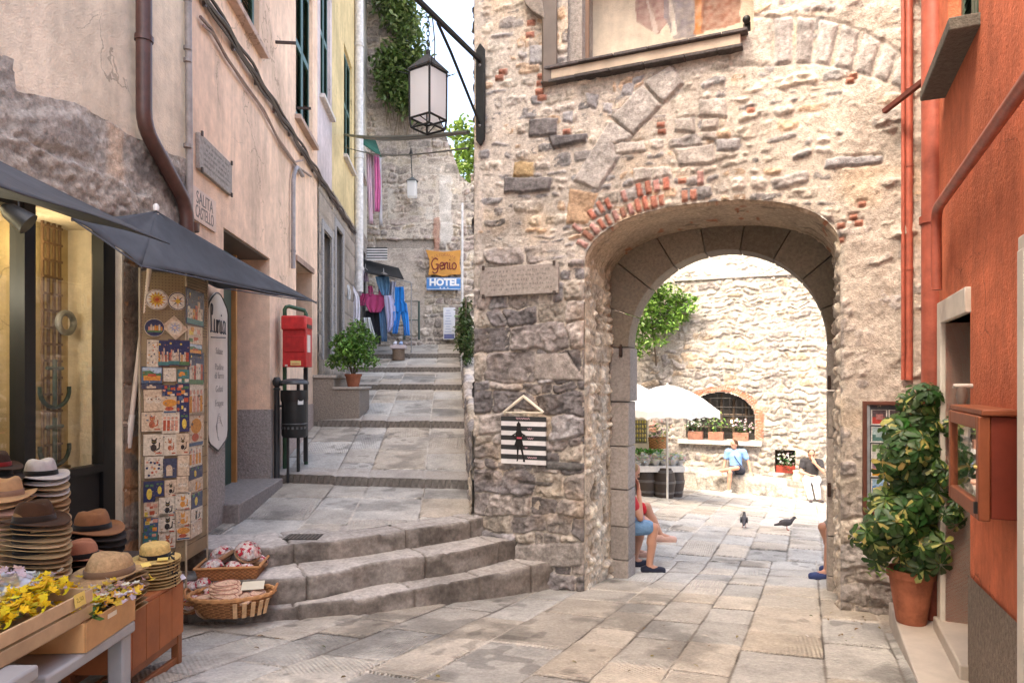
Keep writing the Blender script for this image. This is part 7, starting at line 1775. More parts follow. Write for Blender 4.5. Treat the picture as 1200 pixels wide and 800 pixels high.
# ================================================================== right-hand things
def right_things():
    t0, t1 = rpx(1112, 530, .14)[0], rpx(1147, 530, .14)[0]; za, zb = rpx(1130, 484, .14)[1], rpx(1140, 602, .14)[1]
    t = thing('notice_case', 'red brown wooden display case with glass front on the red house', 'display case', rw((t0+t1)/2, zb, .1)); W = (.16, .028, .014); OW_ = (.22, .065, .026)
    mb = MB(); slab(mb, rw, t0+.01, t1-.01, zb, za, .0, .095, W); mb.build('box', 'wood', t, bevel=.005)
    mb = MB(); slab(mb, rw, t0-.02, t1+.012, za+.002, za+.03, -.0, .132, OW_); mb.build('top_board', 'wood', t, bevel=.006)
    w = .05; mb = MB()
    for a, b, c, d in ((t0, t0+w, zb-.01, za), (t1-w, t1, zb-.01, za), (t0+w, t1-w, zb-.01, zb+.06), (t0+w, t1-w, za-.06, za)): slab(mb, rw, a, b, c, d, .097, .142, OW_)
    mb.build('door_frame', 'wood', t, bevel=.006)
    mb = MB(); slab(mb, rw, t0+w, t1-w, zb+.06, za-.06, .0965, .101, (.02, .03, .02)); p_ = mb.build('display_board', 'paper', t, smooth=False)
    r = random.Random(3); mb = MB(); n = 0
    for z in np.arange(zb+.08, za-.12, .085):
        for q in (0, 1):
            a = t0+w+.02+q*(t1-t0-2*w-.02)/2; col = r.choice([(.05, .12, .05), (.06, .10, .09), (.10, .2, .22), (.45, .42, .36), (.03, .06, .03), (.25, .18, .1)]); slab(mb, rw, a, a+(t1-t0-2*w)/2-.03, z, z+.07, .101, .1025+.0002*n, col); n += 1
    mb.build('notices', 'paper', p_, smooth=False)
    mb = MB(); mb.add([rw(t0+w, zb+.06, .125), rw(t1-w, zb+.06, .125), rw(t1-w, za-.06, .125), rw(t0+w, za-.06, .125)], [(0, 1, 2, 3)], (1, 1, 1)); mb.build('glass_pane', 'glass', t, smooth=False)
    mb = MB(); slab(mb, rw, t1-.03, t1-.01, zb+.02, zb+.07, .142, .155, (.02, .02, .02)); mb.build('latch', 'iron', t)
    mb = MB(); mb.ball(rw(t1-.02, (za+zb)/2, .148), .008, (.6, .45, .15)); mb.build('knob', 'metal', t)
    # postcards on the pier
    u0, z0 = tpx(1010, 600); u1, z1 = tpx(1066, 470)
    t = thing('postcard_rack', 'wall rack of colourful postcards on the tower pier behind the plant', 'postcard rack', tw(u0, z0, -.05))
    mb = MB()
    for a, b, c, d in ((u0, u0+.03, z0, z1), (u1-.03, u1, z0, z1), (u0+.03, u1-.03, z1-.03, z1), (u0+.03, u1-.03, z0, z0+.03)): slab(mb, twP, a, b, c, d, .0, .11, (.10, .035, .022))
    mb.build('frame', 'wood', t, bevel=.004)
    mb = MB(); slab(mb, twP, u0+.03, u1-.03, z0+.03, z1-.03, .03, .06, (.10, .12, .14)); slab(mb, twP, u0+.03, u0+.05, z0+.03, z1-.03, .06, .10, (.25, .28, .31)); mb.build('backing', 'metal', t, smooth=False)
    n = 6; H = (z1-z0-.08)/n; cols = [((.35, .05, .04), (.08, .06, .07)), ((.08, .17, .16), (.30, .40, .42)), ((.45, .45, .44), (.12, .2, .08)), ((.60, .30, .03), (.22, .14, .2)), ((.03, .14, .42), (.3, .45, .6)), ((.45, .48, .5), (.2, .25, .35))]
    for i in range(n):
        for k in range(2):
            a = u0+.06+k*(u1-u0-.09)/2; b = a+(u1-u0-.11)/2; z = z1-.05-H*(i+1); c1, c2 = cols[i]; mb = MB()
            slab(mb, twP, a, b, z, z+H*.88, .062, .074, (.62, .62, .6)); slab(mb, twP, a+.008, b-.008, z+.008, z+H*.45, .064, .0752, c1); slab(mb, twP, a+.008, b-.008, z+H*.45, z+H*.85, .064, .0754, c2); slab(mb, twP, a+(b-a)*.3, a+(b-a)*.75, z+H*.3, z+H*.62, .064, .0758, tuple(.5*(x+y)+.08 for x, y in zip(c1, c2)))
            mb.build('postcard', 'glaze', t, smooth=False)
        mb = MB(); mb.tube([tw(u0+.05, z, -.085), tw(u1-.04, z, -.085)], .003, (.4, .42, .44), seg=4); mb.build('wire_rail', 'metal', t)
    # marble steps of the doorway
    t = thing('marble_step', 'veined pale marble slab step and threshold at the red house door', 'doorstep', rw(1.2, -.1, .1)); MC = (.52, .46, .40)
    mb = MB(); slab(mb, rw, .42, 2.05, -.35, .018, .0, .265, MC); mb.build('slab', 'marble', t, bevel=.01)
    dA = rpx(1108, 0)[0]; dB = rpx(1137, 0)[0]; mb = MB(); slab(mb, rw, dA-.1, dB+.02, -.3, .10, -.45, .055, MC); mb.build('threshold', 'marble', t, bevel=.01)
right_things()
# ================================================================== top of the lane
def signs_up():
    Y = 18.16
    t = thing('wooden_sign', 'ochre wooden sign with scalloped edges reading Ristorante Genio', 'sign', at(520, 324, Y))
    o = at(520, 308, Y); m = frame_m(o, (1, 0, 0), (0, 0, 1)); s = Y/800
    pts = [(-21, 15), (-14, 14), (0, 12.5), (14, 14), (21, 15), (19.5, 8), (18.5, 0), (19.5, -8), (21, -14), (10, -14), (0, -16.5), (-10, -14), (-18, -15), (-16.5, -6), (-17, 4)]
    mb = MB(); mb.prism([(x*s, y*s) for x, y in pts], m, .05, (.50, .24, .045)); mb.build('board', 'wood', t, bevel=.01)
    script('lettering', 'Genio', m @ Matrix.Translation((.02, -.06, .055)), .30, .017, (.16, .02, .015), t)
    r = 'RISTORANTE'
    for i, ch in enumerate(r):
        a = R(118-i*6.2); R_ = .62; text_mesh('lettering', ch, .10, m @ Matrix.Translation((R_*math.cos(a)*1.0, R_*math.sin(a)-.42, .051)) @ Matrix.Rotation(a-math.pi/2, 4, 'Z'), 'paint', (.28, .09, .03), t, .002)
    for x in (-.2, .2):
        mb = MB(); mb.beam(m @ Vector((x, .2, -.16)), m @ Vector((x, .2, .0)), .04, .04, (.1, .08, .06)); mb.build('fixing', 'iron', t)
    t = thing('hotel_sign', 'blue enamel sign with white lettering HOTEL under the wooden sign', 'sign', at(520, 339, Y)); o = at(520.5, 332.5, Y); m = frame_m(o, (1, 0, 0), (0, 0, 1))
    w, h = 41*s, 14.5*s; mb = MB(); mb.box(None, (w, h, .04), (.06, .20, .48), mat=m); mb.build('panel', 'paint', t)
    text_mesh('lettering', 'HOTEL', .245, m @ Matrix.Translation((0, .03, .021)), 'paint', (.72, .72, .72), t, .003, bold=.012, sx=1.02)
    for x in (-.16, -.02, .12):
        pass
    mb = MB(); 
    for a, b, c, d in ((-w/2+.015, w/2-.015, h/2-.03, h/2-.018), (-w/2+.015, w/2-.015, -h/2+.018, -h/2+.03)): mb.box(None, (b-a, d-c, .004), (.65, .66, .68), mat=m @ Matrix.Translation(((a+b)/2, (c+d)/2, .021)))
    for x in (-.1, .0, .1): mb.box(None, (.03, .03, .004), (.65, .66, .68), mat=m @ Matrix.Translation((x, -h/2+.055, .021)) @ Matrix.Rotation(.78, 4, 'Z'))
    mb.build('border', 'paint', t, smooth=False)
    for x in (-.3, .3):
        mb = MB(); mb.beam(m @ Vector((x, 0, -.2)), m @ Vector((x, 0, -.02)), .04, .04, (.1, .08, .06)); mb.build('fixing', 'iron', t)
    t = thing('poster', 'white and blue menu poster at the foot of the ruined wall', 'poster', at(527, 398, 18.0)); o = at(526.5, 379, 18.1); m = frame_m(o, (1, 0, 0), (0, 0, 1)); mb = MB(); mb.box(None, (.31, .85, .03), (.62, .64, .68), mat=m); mb.build('panel', 'paper', t)
    mb = MB(); mb.box(None, (.27, .12, .01), (.10, .12, .28), mat=m @ Matrix.Translation((0, -.34, .016)))
    for i in range(9): mb.box(None, (.10+.12*((i*7) % 3)/3, .018, .006), (.3, .34, .5), mat=m @ Matrix.Translation((-.03, .34-.07*i, .016)))
    mb.build('print', 'paint', t, smooth=False)
    # little wall lamp with finial
    t = thing('wall_lantern', 'small pale lantern hanging from a hook on the ruined wall', 'lantern', at(483, 232, 18)); c = at(483, 222, 17.95); mb = MB(); mb.box(c, (.24, .22, .42), (.62, .64, .64)); mb.build('body', 'frost', t, bevel=.02)
    mb = MB(); mb.lathe([(.17, .21), (.05, .30), (.02, .34)], (.10, .11, .11), 12, c); mb.tube([c+Vector((0, 0, .3)), c+Vector((-.03, 0, .9))], .012, (.04, .04, .04)); mb.lathe([(0, .86), (.06, .92), (.03, 1.0), (0, 1.12)], (.03, .03, .03), 8, c+Vector((-.03, 0, 0))); mb.build('hanger', 'iron', t)
    mb = MB(); a = at(491, 398, 17.6); b = at(491, 353, 17.6); c = at(474, 353, 17.6)
    mb.tube([a, b, c, (c.x, c.y, a.z)], .03, (.05, .08, .07), seg=8); mb.tube([at(491, 375, 17.6), at(474, 375, 17.6)], .015, (.05, .08, .07), seg=6); tag(mb.build('railing', 'metal'), 'dark green tubular railing beside the hanging clothes', 'railing')
signs_up()
def garment(name, label, cat, pieces, Y, col, mat='cloth', group=None, hanger=True, seed=0, fold=1.):
    """pieces: lists of (y, x_left, x_right) photo rows; hung as folded cloth with real thickness"""
    x = sum(r[1]+r[2] for r in pieces[0])/2/len(pieces[0]); t = thing(name, label, cat, at(x, pieces[0][-1][0], Y), group=group); mb = MB(); r = random.Random(seed)
    for rows in pieces:
        ys = np.array([q[0] for q in rows]); yy = np.linspace(ys[0], ys[-1], 16); xl = np.interp(yy, ys, [q[1] for q in rows]); xr = np.interp(yy, ys, [q[2] for q in rows]); n = 14; P = []
        ph = r.uniform(0, 6)
        for i in range(16):
            P.append([list(at(xl[i]+(xr[i]-xl[i])*k/n, yy[i], Y)+Vector((0, -fold*(.03*math.sin(k*1.25+ph+.15*i)*(.3+i/16)+.02*math.sin(k*.5+ph)), 0))) for k in range(n+1)])
        mb.grid(np.array(P), col)
    o = mb.build('fabric', mat, t, solid=.012, ang=80)
    if hanger:
        y0 = pieces[0][0][0]; mb = MB(); c = at(x, y0-3, Y); w = (pieces[0][0][2]-pieces[0][0][1])/2*Y/800
        mb.tube([c+Vector((-w, 0, -.05)), c, c+Vector((w, 0, -.05))], .01, (.3, .27, .25), seg=5); mb.tube([c, c+Vector((0, 0, .10))], .006, (.3, .3, .3), seg=4); mb.build('hanger', 'metal', t)
    return t
def clothes():
    K = (.012, .013, .014)
    t = thing('shop_awning', 'black fabric awning over the clothes at the top of the lane', 'awning', at(420, 303, 16.6))
    a, b, c, d = at(417, 302, 17.4), at(467, 314, 17.3), at(473, 327, 15.9), at(424, 318, 16.0); n = 8; mb = MB()
    mb.grid(np.array([[list(a.lerp(b, i/n).lerp(d.lerp(c, i/n), j/n)-Vector((0, 0, .06*math.sin(math.pi*i/n)*math.sin(math.pi*j/n)))) for j in range(n+1)] for i in range(n+1)]), K); mb.build('canopy', 'canvas', t, solid=.01, ang=60)
    mb = MB(); mb.tube([a, d, c, b], .012, K, seg=5); mb.build('frame', 'metal', t)
    rl = MB(); p, q = at(421, 318, 16.6), at(482, 331, 16.6); rl.tube([p, q], .014, (.25, .25, .25), seg=6); rl.tube([q, (q.x, q.y, float(lane_z(16.6)))], .014, (.25, .25, .25), seg=6); rl.tube([p, (p.x, p.y, float(lane_z(16.6)))], .014, (.25, .25, .25), seg=6); tag(rl.build('clothes_rail', 'metal'), 'metal clothes rail under the black awning', 'rail')
    G = 'clothes hanging outside the shop'
    garment('top', 'magenta cropped top hanging in the middle of the clothes rail', 'top', [[(345, 432, 448), (350, 429, 450), (358, 429, 451), (366, 434, 446)], [(335, 431, 436), (347, 432, 438)], [(335, 445, 450), (347, 443, 449)], [(344, 423, 432), (358, 421, 428)], [(344, 449, 455), (358, 452, 456)]], 16.3, (.42, .06, .17), group=G, seed=1)
    garment('trousers', 'black trousers hanging below the magenta top', 'trousers', [[(364, 428, 444), (380, 427, 446), (403, 437, 446)]], 16.45, (.02, .022, .03), group=G, seed=2, hanger=False)
    garment('jeans', 'long faded blue jeans beside the lilac dress', 'jeans', [[(322, 443, 452), (345, 444, 455), (370, 445, 455), (400, 447, 454)]], 16.35, (.10, .20, .36), group=G, seed=3)
    garment('denim_shirt', 'small blue denim shirt above the jeans', 'shirt', [[(324, 440, 456), (332, 442, 457), (346, 448, 456)]], 16.25, (.12, .26, .45), group=G, seed=4)
    garment('dress', 'lilac draped dress beside the blue romper', 'dress', [[(346, 450, 459), (352, 450, 462), (370, 452, 465), (380, 453, 463), (389, 454, 456)]], 16.2, (.42, .42, .62), group=G, seed=5, hanger=False)
    garment('striped_shirt', 'pale blue striped shirt behind the blue romper', 'shirt', [[(330, 455, 464), (340, 456, 463), (352, 457, 463)]], 16.5, (.45, .48, .62), group=G, seed=6)
    garment('romper', 'bright blue romper with long legs at the end of the rail', 'romper', [[(336, 463, 473), (347, 463, 474), (354, 463, 474), (356, 462, 477), (366, 462, 478)], [(365, 461, 470), (378, 462, 468), (391, 460, 466)], [(365, 469, 478), (378, 472, 479), (393, 474, 480)]], 16.2, (.02, .20, .60), group=G, seed=7)
    garment('blouse', 'white blouse hanging high beside the house', 'blouse', [[(308, 418, 424), (318, 417, 427), (330, 418, 425), (346, 418, 424)]], 15.9, (.60, .56, .62), group=G, seed=8)
    garment('blouse', 'white sleeveless blouse hanging low behind the bush', 'blouse', [[(333, 409, 413), (348, 411, 421), (362, 412, 422), (379, 413, 421)]], 15.6, (.62, .60, .66), group=G, seed=9)
    garment('scarf', 'lilac grey scarf beside the white blouse', 'scarf', [[(317, 425, 430), (330, 426, 432)]], 16.2, (.35, .28, .40), group=G, seed=10)
    garment('skirt', 'pale denim skirt low on the clothes rail', 'skirt', [[(372, 426, 434), (384, 428, 437), (395, 431, 440)]], 16.0, (.45, .47, .48), group=G, seed=11, hanger=False)
    garment('striped_flag', 'black and white striped pennant on the yellow house', 'flag', [[(334, 404, 409), (342, 405, 411), (351, 406, 410)]], 14.6, (.55, .55, .55), hanger=False, seed=12)
    def fP(u, z, o=0.): return Vector((u, 16.9-o, z))
    a = at(430, 305, 16.9); b = at(454, 290, 16.9); stripe_sign('striped_sign', 'small black and white striped sign above the black awning', fP, (a.x+b.x)/2, a.z, b.x-a.x, b.z-a.z, 0, False)
    # log stool with shoes
    c = at(467, 405, 16.2); c.z = float(lane_z(16.2+yskew(c.x)))
    t = thing('log_stool', 'rough log stool below the blue romper', 'stool', c); mb = MB(); r = random.Random(1)
    mb.lathe([(0, 0), (.15, 0), (.145, .12), (.15, .26), (0, .26)], (.16, .11, .075), 18, c); mb.build('log', 'wicker', t); mb = MB(); mb.box(c+Vector((0, 0, .31)), (.36, .3, .09), (.5, .42, .42)); mb.build('seat', 'cloth', t, bevel=.02)
    for i, x in enumerate((-.08, .06)):
        mb = MB(); mb.ball(c+Vector((x, -.02, .39)), (.045, .12, .04), (.66, .66, .7) if i == 0 else (.3, .4, .6), 10, 6); mb.ball(c+Vector((x, .05, .42)), (.04, .05, .04), (.66, .66, .7) if i == 0 else (.3, .4, .6), 8, 6); tag(mb.build('shoe', 'cloth'), ('white' if i == 0 else 'blue')+' canvas shoe standing on the log stool', 'shoe')
    # laundry high on the white house
    G2 = 'laundry on the white house'
    for i, (rows, col, w) in enumerate([([(178, 429, 434), (210, 430, 435), (262, 433, 437)], (.76, .56, .64), 'pale pink towel, leftmost of the washing on the white house'), ([(180, 434, 438), (215, 434, 439), (250, 436, 439)], (.66, .52, .56), 'rose white sheet between two pink towels on the white house'), ([(180, 437, 444), (215, 437, 446), (248, 438, 445)], (.74, .22, .45), 'hot pink towel drying on the white house'), ([(185, 444, 447), (220, 443, 447), (264, 445, 448)], (.66, .64, .66), 'white cloth, rightmost of the washing on the white house')]):
        garment('towel', w, 'towel', [rows], 16.8+.1*i, col, 'thin', G2, False, 20+i)
    mb = MB(); a, b, c, d = at(424, 160, 17.2), at(424, 168, 16.2), at(447, 184, 16.6), at(440, 165, 17.4); mb.add([a, b, c, d], [(0, 1, 2, 3)], (.03, .11, .075)); tag(mb.build('window_awning', 'canvas', solid=.02), 'dark green window awning over the pink laundry', 'awning')
    mb = MB(); mb.tube([at(427, 177, 16.8), at(449, 186, 16.8)], .01, (.5, .5, .5), seg=5); tag(mb.build('washing_line', 'metal'), 'washing line carrying the pink laundry', 'washing line')
clothes()
# ================================================================== courtyard
wc, wr, zsill, hu0, hu1, hz0 = CW
def flowers(root, c, n, rad, cols, seed, leaf=(.05, .13, .03)):
    r = random.Random(seed); mb = MB()
    for k in range(n*3): leaf_shape(mb, rand_m(r, Vector(c)+Vector((r.gauss(0, rad*.5), r.gauss(0, rad*.35), r.gauss(.0, rad*.35))), .5), .07, .035, tuple(v*r.uniform(.6, 1.3) for v in leaf))
    mb.build('foliage', 'leaf', root, smooth=False); mb = MB()
    for k in range(n):
        p = Vector(c)+Vector((r.gauss(0, rad*.5), -abs(r.gauss(.04, rad*.3)), r.gauss(rad*.3, rad*.3))); col = r.choice(cols)
        for q in range(3): leaf_shape(mb, rand_m(r, p, .2), .045, .045, tuple(v*r.uniform(.85, 1.1) for v in col))
    mb.build('blossoms', 'petal', root, smooth=False)
for i, (x, lab, cols) in enumerate([(815, 'terracotta pot of white flowers, leftmost on the window sill', [(.75, .72, .7)]), (839, 'terracotta pot of leafy green plants in the middle of the window sill', [(.25, .4, .08), (.6, .65, .5)]), (868, 'terracotta pot of pale pink flowers, rightmost on the window sill', [(.74, .55, .58), (.75, .7, .7)])]):
    u, _ = cpx(x, 514, .08); c = cw(u, zsill, .06); t = thing('flower_pot', lab, 'flower pot', c, group='pots on the barred window sill'); mb = MB(); mb.box(c+Vector((0, 0, .10)), (.36, .2, .2), (.36, .17, .11), rz=R(-23.4)); mb.build('pot', 'terracotta', t, bevel=.012); flowers(t, c+Vector((0, 0, .33)), 26, .28, cols, 40+i)
c = cw((hu0+hu1)/2, hz0, -.12); t = thing('flower_pot', 'red trough of white flowers standing in the wall niche', 'flower pot', c); mb = MB(); mb.box(c+Vector((0, 0, .09)), (.44, .2, .18), (.32, .05, .03), rz=R(-23.4)); mb.build('pot', 'terracotta', t, bevel=.012); flowers(t, c+Vector((0, -.05, .28)), 30, .32, [(.75, .73, .7)], 50)
def wall_bush():
    t = thing('wall_bush', 'fresh green bush growing out of the courtyard wall', 'bush', cw(cpx(770, 400)[0], E+.3, .2)); r = random.Random(14); mb = MB(); cl = []
    for x, y, q in ((752, 350, .3), (766, 342, .25), (782, 346, .3), (797, 352, .22), (808, 360, .16), (756, 366, .35), (776, 366, .35), (794, 370, .2), (748, 384, .3), (768, 386, .28), (784, 384, .2), (745, 400, .22), (757, 404, .2), (750, 414, .14), (803, 372, .12), (774, 402, .12), (812, 352, .10)): cl.append((at(x, y, 16.95+r.uniform(-.25, .2)), (q*1.25, q, q)))
    crown(mb, cl, 2300, .12, .065, [(.12, .24, .03), (.18, .32, .05), (.08, .17, .025), (.24, .38, .07)], 15, .3, .2); mb.build('foliage', 'leaf', t, smooth=False)
    mb = MB(); p = cw(cpx(770, 420)[0], E+.35, .03); mb.tube([p+Vector((0, .05, -.1)), p+Vector((-.05, -.1, .25)), at(764, 380, 16.95), at(780, 355, 16.9)], [.02, .025, .02, .01], (.14, .1, .07), seg=6); mb.build('stem', 'wood', t)
wall_bush()
def parasol(cx, cy, zt, ze, half, label, rz, pole=True):
    t = thing('market_parasol', label, 'parasol', (cx, cy, float(gz(cx, cy)))); W = (.80, .79, .77); ap = Vector((cx, cy, zt)); n = 8
    rim_ = [Vector((cx+half*math.cos(rz+i*2*math.pi/n), cy+half*math.sin(rz+i*2*math.pi/n), ze)) for i in range(n)]; mb = MB(); canopy(mb, ap, rim_, W, n=8, sag=-.10); mb.build('canopy', 'thin', t, ang=30)
    mb = MB()
    for i in range(n):
        a, b = rim_[i], rim_[(i+1) % n]; P = [[list(a.lerp(b, k/10)+(ap-a.lerp(b, k/10))*.04*math.sin(math.pi*k/10)-Vector((0, 0, d*(1-.25*abs(math.sin(k*.94)))))) for k in range(11)] for d in (0, .16)]; mb.grid(np.array(P), W)
    mb.build('valance', 'thin', t)
    mb = MB(); mb.tube([(cx, cy, float(gz(cx, cy))), (cx, cy, zt+.04)], .022, (.62, .58, .52)); mb.build('pole', 'wood', t)
    for i in range(n): m_ = MB(); m_.tube([ap-Vector((0, 0, .05)), rim_[i].lerp(ap, .02)-Vector((0, 0, .02))], .009, (.5, .45, .38), seg=5); m_.build('rib', 'wood', t)
p1 = at(782, 452, 13.6); parasol(p1.x, 13.6, p1.z+.02, at(0, 480, 13.6).z, 1.05, 'white market parasol over the flower stall, its whole canopy in view', .2)
p2 = at(728, 446, 14.4); parasol(p2.x, 14.4, p2.z+.02, at(0, 472, 14.4).z, 1.0, 'white market parasol mostly hidden behind the left gate jamb', .1)
def stall():
    # barrels carrying trays of wrapped goods
    for i, (x, Y, lab) in enumerate([(757, 14.2, 'dark wooden barrel under the goods, nearest the gate jamb'), (778, 14.1, 'dark wooden barrel under the goods, farthest from the gate jamb'), (789, 14.5, 'narrow dark barrel half hidden behind the second one')]):
        c = at(x, 580, Y); c.z = float(gz(c.x, Y)); t = thing('barrel', lab, 'barrel', c, group='barrels under the stall'); mb = MB(); K = (.055, .04, .032); mb.lathe([(0, 0), (.19, 0), (.235, .28), (.235, .34), (.20, .62), (0, .62)], K, 22, c); mb.build('staves', 'wood', t, bevel=0)
        for z, r_ in ((.08, .208), (.30, .24), (.52, .217)): mb = MB(); mb.lathe([(r_, z), (r_+.004, z+.005), (r_+.004, z+.045), (r_-.004, z+.05)], (.10, .09, .085), 22, c); mb.build('hoop', 'metal', t)
    c0 = at(768, 545, 14.3); zt = float(gz(c0.x, 14.3))+.62
    t = thing('stall_table', 'market stall top with white cloth resting on the barrels', 'table', (c0.x, 14.3, zt)); mb = MB(); mb.box((c0.x-.15, 14.35, zt+.02), (1.35, .8, .04), (.66, .64, .6)); mb.build('top', 'cloth', t); mb = MB(); mb.box((c0.x-.15, 13.945, zt-.02), (1.36, .01, .12), (.72, .7, .66)); mb.build('cloth_edge', 'cloth', t)
    r = random.Random(17); pr = {}
    spots = [(x+r.uniform(-.03, .03), y) for y in (14.06, 14.26, 14.48) for x in np.linspace(c0.x-.78, c0.x+.48, 8)]
    for i, (x, y) in enumerate(spots):
        k = i % 3
        if k not in pr:
            o = thing('wrapped_posy', 'x', 'posy'); mb = MB(); rr = random.Random(60+k); cols = [[(.75, .73, .72), (.66, .62, .6)], [(.7, .68, .62), (.6, .55, .45)], [(.72, .66, .68), (.5, .52, .3)]][k]
            for q in range(45): p = Vector((rr.gauss(0, .045), rr.gauss(0, .045), .10+rr.gauss(0, .03))); leaf_shape(mb, rand_m(rr, p, .4), .05, .05, tuple(v*rr.uniform(.6, 1.1) for v in rr.choice(cols)))
            mb.build('blossoms', 'petal', o, world=False, smooth=False); mb = MB(); mb.lathe([(.0, 0), (.04, 0), (.09, .1)], (.7, .69, .67), 10); mb.build('wrapping', 'thin', o, world=False); pr[k] = o
        else: o = dup(pr[k])
        o.location = (x, y, zt+.04); o.rotation_euler = (0, 0, r.uniform(0, 6)); o['label'] = 'wrapped white posy set out in rows on the market stall'; o['group'] = 'white posies on the market stall'; s = r.uniform(.9, 1.35); o.scale = (s,)*3
    c = at(765, 540, 14.6); t = thing('herb_tray', 'tray of bright green herbs behind the white posies', 'herbs', (c.x-.1, 14.62, zt+.04)); mb = MB()
    for k in range(260): leaf_shape(mb, rand_m(r, Vector((c.x-.1+r.uniform(-.3, .3), 14.62+r.uniform(-.08, .08), zt+.2+r.uniform(0, .1))), .6), .07, .035, tuple(v*r.uniform(.7, 1.3) for v in (.10, .30, .03)))
    mb.build('leaves', 'leaf', t, smooth=False); mb = MB(); mb.box((c.x-.1, 14.62, zt+.11), (.66, .2, .14), (.3, .2, .1)); mb.build('tray', 'wood', t)
    c = at(750, 512, 14.9); t = thing('display_cabinet', 'cream cabinet with rows of small jars beside the barrels', 'cabinet', (c.x, 14.95, float(gz(c.x, 15)))); zc0, zc1 = float(gz(c.x, 15)), at(0, 488, 14.9).z
    mb = MB(); mb.box((c.x, 15.05, (zc0+zc1)/2), (.40, .28, zc1-zc0), (.60, .52, .36)); mb.build('body', 'paint', t, bevel=.01); mb = MB(); z0, z1 = at(0, 519, 14.9).z, at(0, 492, 14.9).z; mb.box((c.x, 14.905, (z0+z1)/2), (.30, .012, z1-z0), (.12, .11, .07)); mb.build('door_pane', 'paint', t)
    for i in range(5):
        for k in range(5): mb = MB(); p = Vector((c.x-.115+k*.057, 14.89, z0+.03+i*(z1-z0)/5)); mb.lathe([(.018, 0), (.022, .01), (.022, .05), (.014, .06), (.014, .075), (0, .075)], r.choice([(.35, .30, .05), (.45, .36, .10), (.28, .28, .10)]), 8, p); mb.build('jar', 'glaze', t)
    c = at(771, 522, 14.9); t = thing('flower_basket', 'round wicker basket of mixed flowers beside the cream cabinet', 'basket', c); mb = MB(); b = Vector((c.x, 15.0, at(0, 525, 15).z)); woven(mb, b.x, b.y, b.z, .24, .2, .24, .8, (.36, .17, .06), 48, 8); mb.build('weave', 'wicker', t); flowers(t, b+Vector((0, 0, .32)), 36, .3, [(.6, .3, .25), (.6, .5, .2), (.55, .35, .4), (.4, .5, .15)], 71)
    mb = MB(); mb.box((b.x, 15.05, (b.z+zc0)/2), (.5, .4, b.z-zc0), (.5, .44, .34)); tag(mb.build('pedestal', 'wood', bevel=.01), 'pale wooden box carrying the basket of mixed flowers', 'box')
stall()
# ================================================================== people
def capsule(mb, a, b, ra, rb, seg=12):
    a, b = Vector(a), Vector(b); d = (b-a); L = d.length; q = d.normalized().to_track_quat('Z', 'Y').to_matrix().to_4x4(); m = Matrix.Translation(a) @ q; prof = []
    for i in range(5): t = math.pi/2*(1-i/4); prof.append((ra*math.cos(t), -ra*math.sin(t)))
    for i in range(5): t = math.pi/2*i/4; prof.append((rb*math.cos(t), L+rb*math.sin(t)))
    prof[0] = (1e-4, prof[0][1]); prof[-1] = (1e-4, prof[-1][1]); mb.x = m; mb.lathe(prof, (1, 1, 1), seg); mb.x = None
def blob(name, prims, vox, mat, col, parent, smooth=6):
    mb = MB()
    for p in prims:
        if p[0] == 'c': capsule(mb, *p[1:])
        else: mb.ball(p[1], p[2], (1, 1, 1), 16, 10) if len(p) < 4 else mb.ball(None, p[2], (1, 1, 1), 16, 10, mat=Matrix.Translation(p[1]) @ p[3])
    me = bpy.data.meshes.new('tmp'); me.from_pydata(mb.v, [], mb.f); o = bpy.data.objects.new('tmp', me); COL.objects.link(o)
    md = o.modifiers.new('r', 'REMESH'); md.mode = 'VOXEL'; md.voxel_size = vox; sm = o.modifiers.new('s', 'SMOOTH'); sm.iterations = smooth; sm.factor = .5
    dg = bpy.context.evaluated_depsgraph_get(); m2 = bpy.data.meshes.new_from_object(o.evaluated_get(dg)); bpy.data.objects.remove(o)
    m2.name = name; a = m2.attributes.new('col', 'FLOAT_COLOR', 'POINT'); a.data.foreach_set('color', np.tile(np.array([*col, 1], np.float32), len(m2.vertices)))
    m2.polygons.foreach_set('use_smooth', np.ones(len(m2.polygons), bool)); m2.materials.clear(); m2.materials.append(M[mat]); o = bpy.data.objects.new(name, m2); COL.objects.link(o); o.parent = parent; _kids.setdefault(parent.name, []).append(o); return o
def hand(prims, w, d, up, s=1.):
    """palm, four curled fingers and a thumb from wrist w along d"""
    w, d, up = Vector(w), Vector(d).normalized(), Vector(up).normalized(); sd = d.cross(up).normalized(); pc = w+d*.05*s
    for k in range(4):
        x = (-.03+.02*k)*s; L = (.065, .075, .07, .055)[k]*s; b = w+d*.085*s+sd*x; m_ = b+d*L*.55-up*.008; e = m_+d*L*.4-up*.022
        prims += [('c', w+d*.015*s+sd*x*.7, b, .016*s, .011*s), ('c', b, m_, .0095*s, .009*s), ('c', m_, e, .009*s, .008*s)]
    t = w+d*.03*s-sd*.035*s; prims += [('c', w+d*.015*s-sd*.015*s, t, .016*s, .012*s), ('c', t, t+d*.045*s-sd*.02*s-up*.01, .011*s, .009*s)]
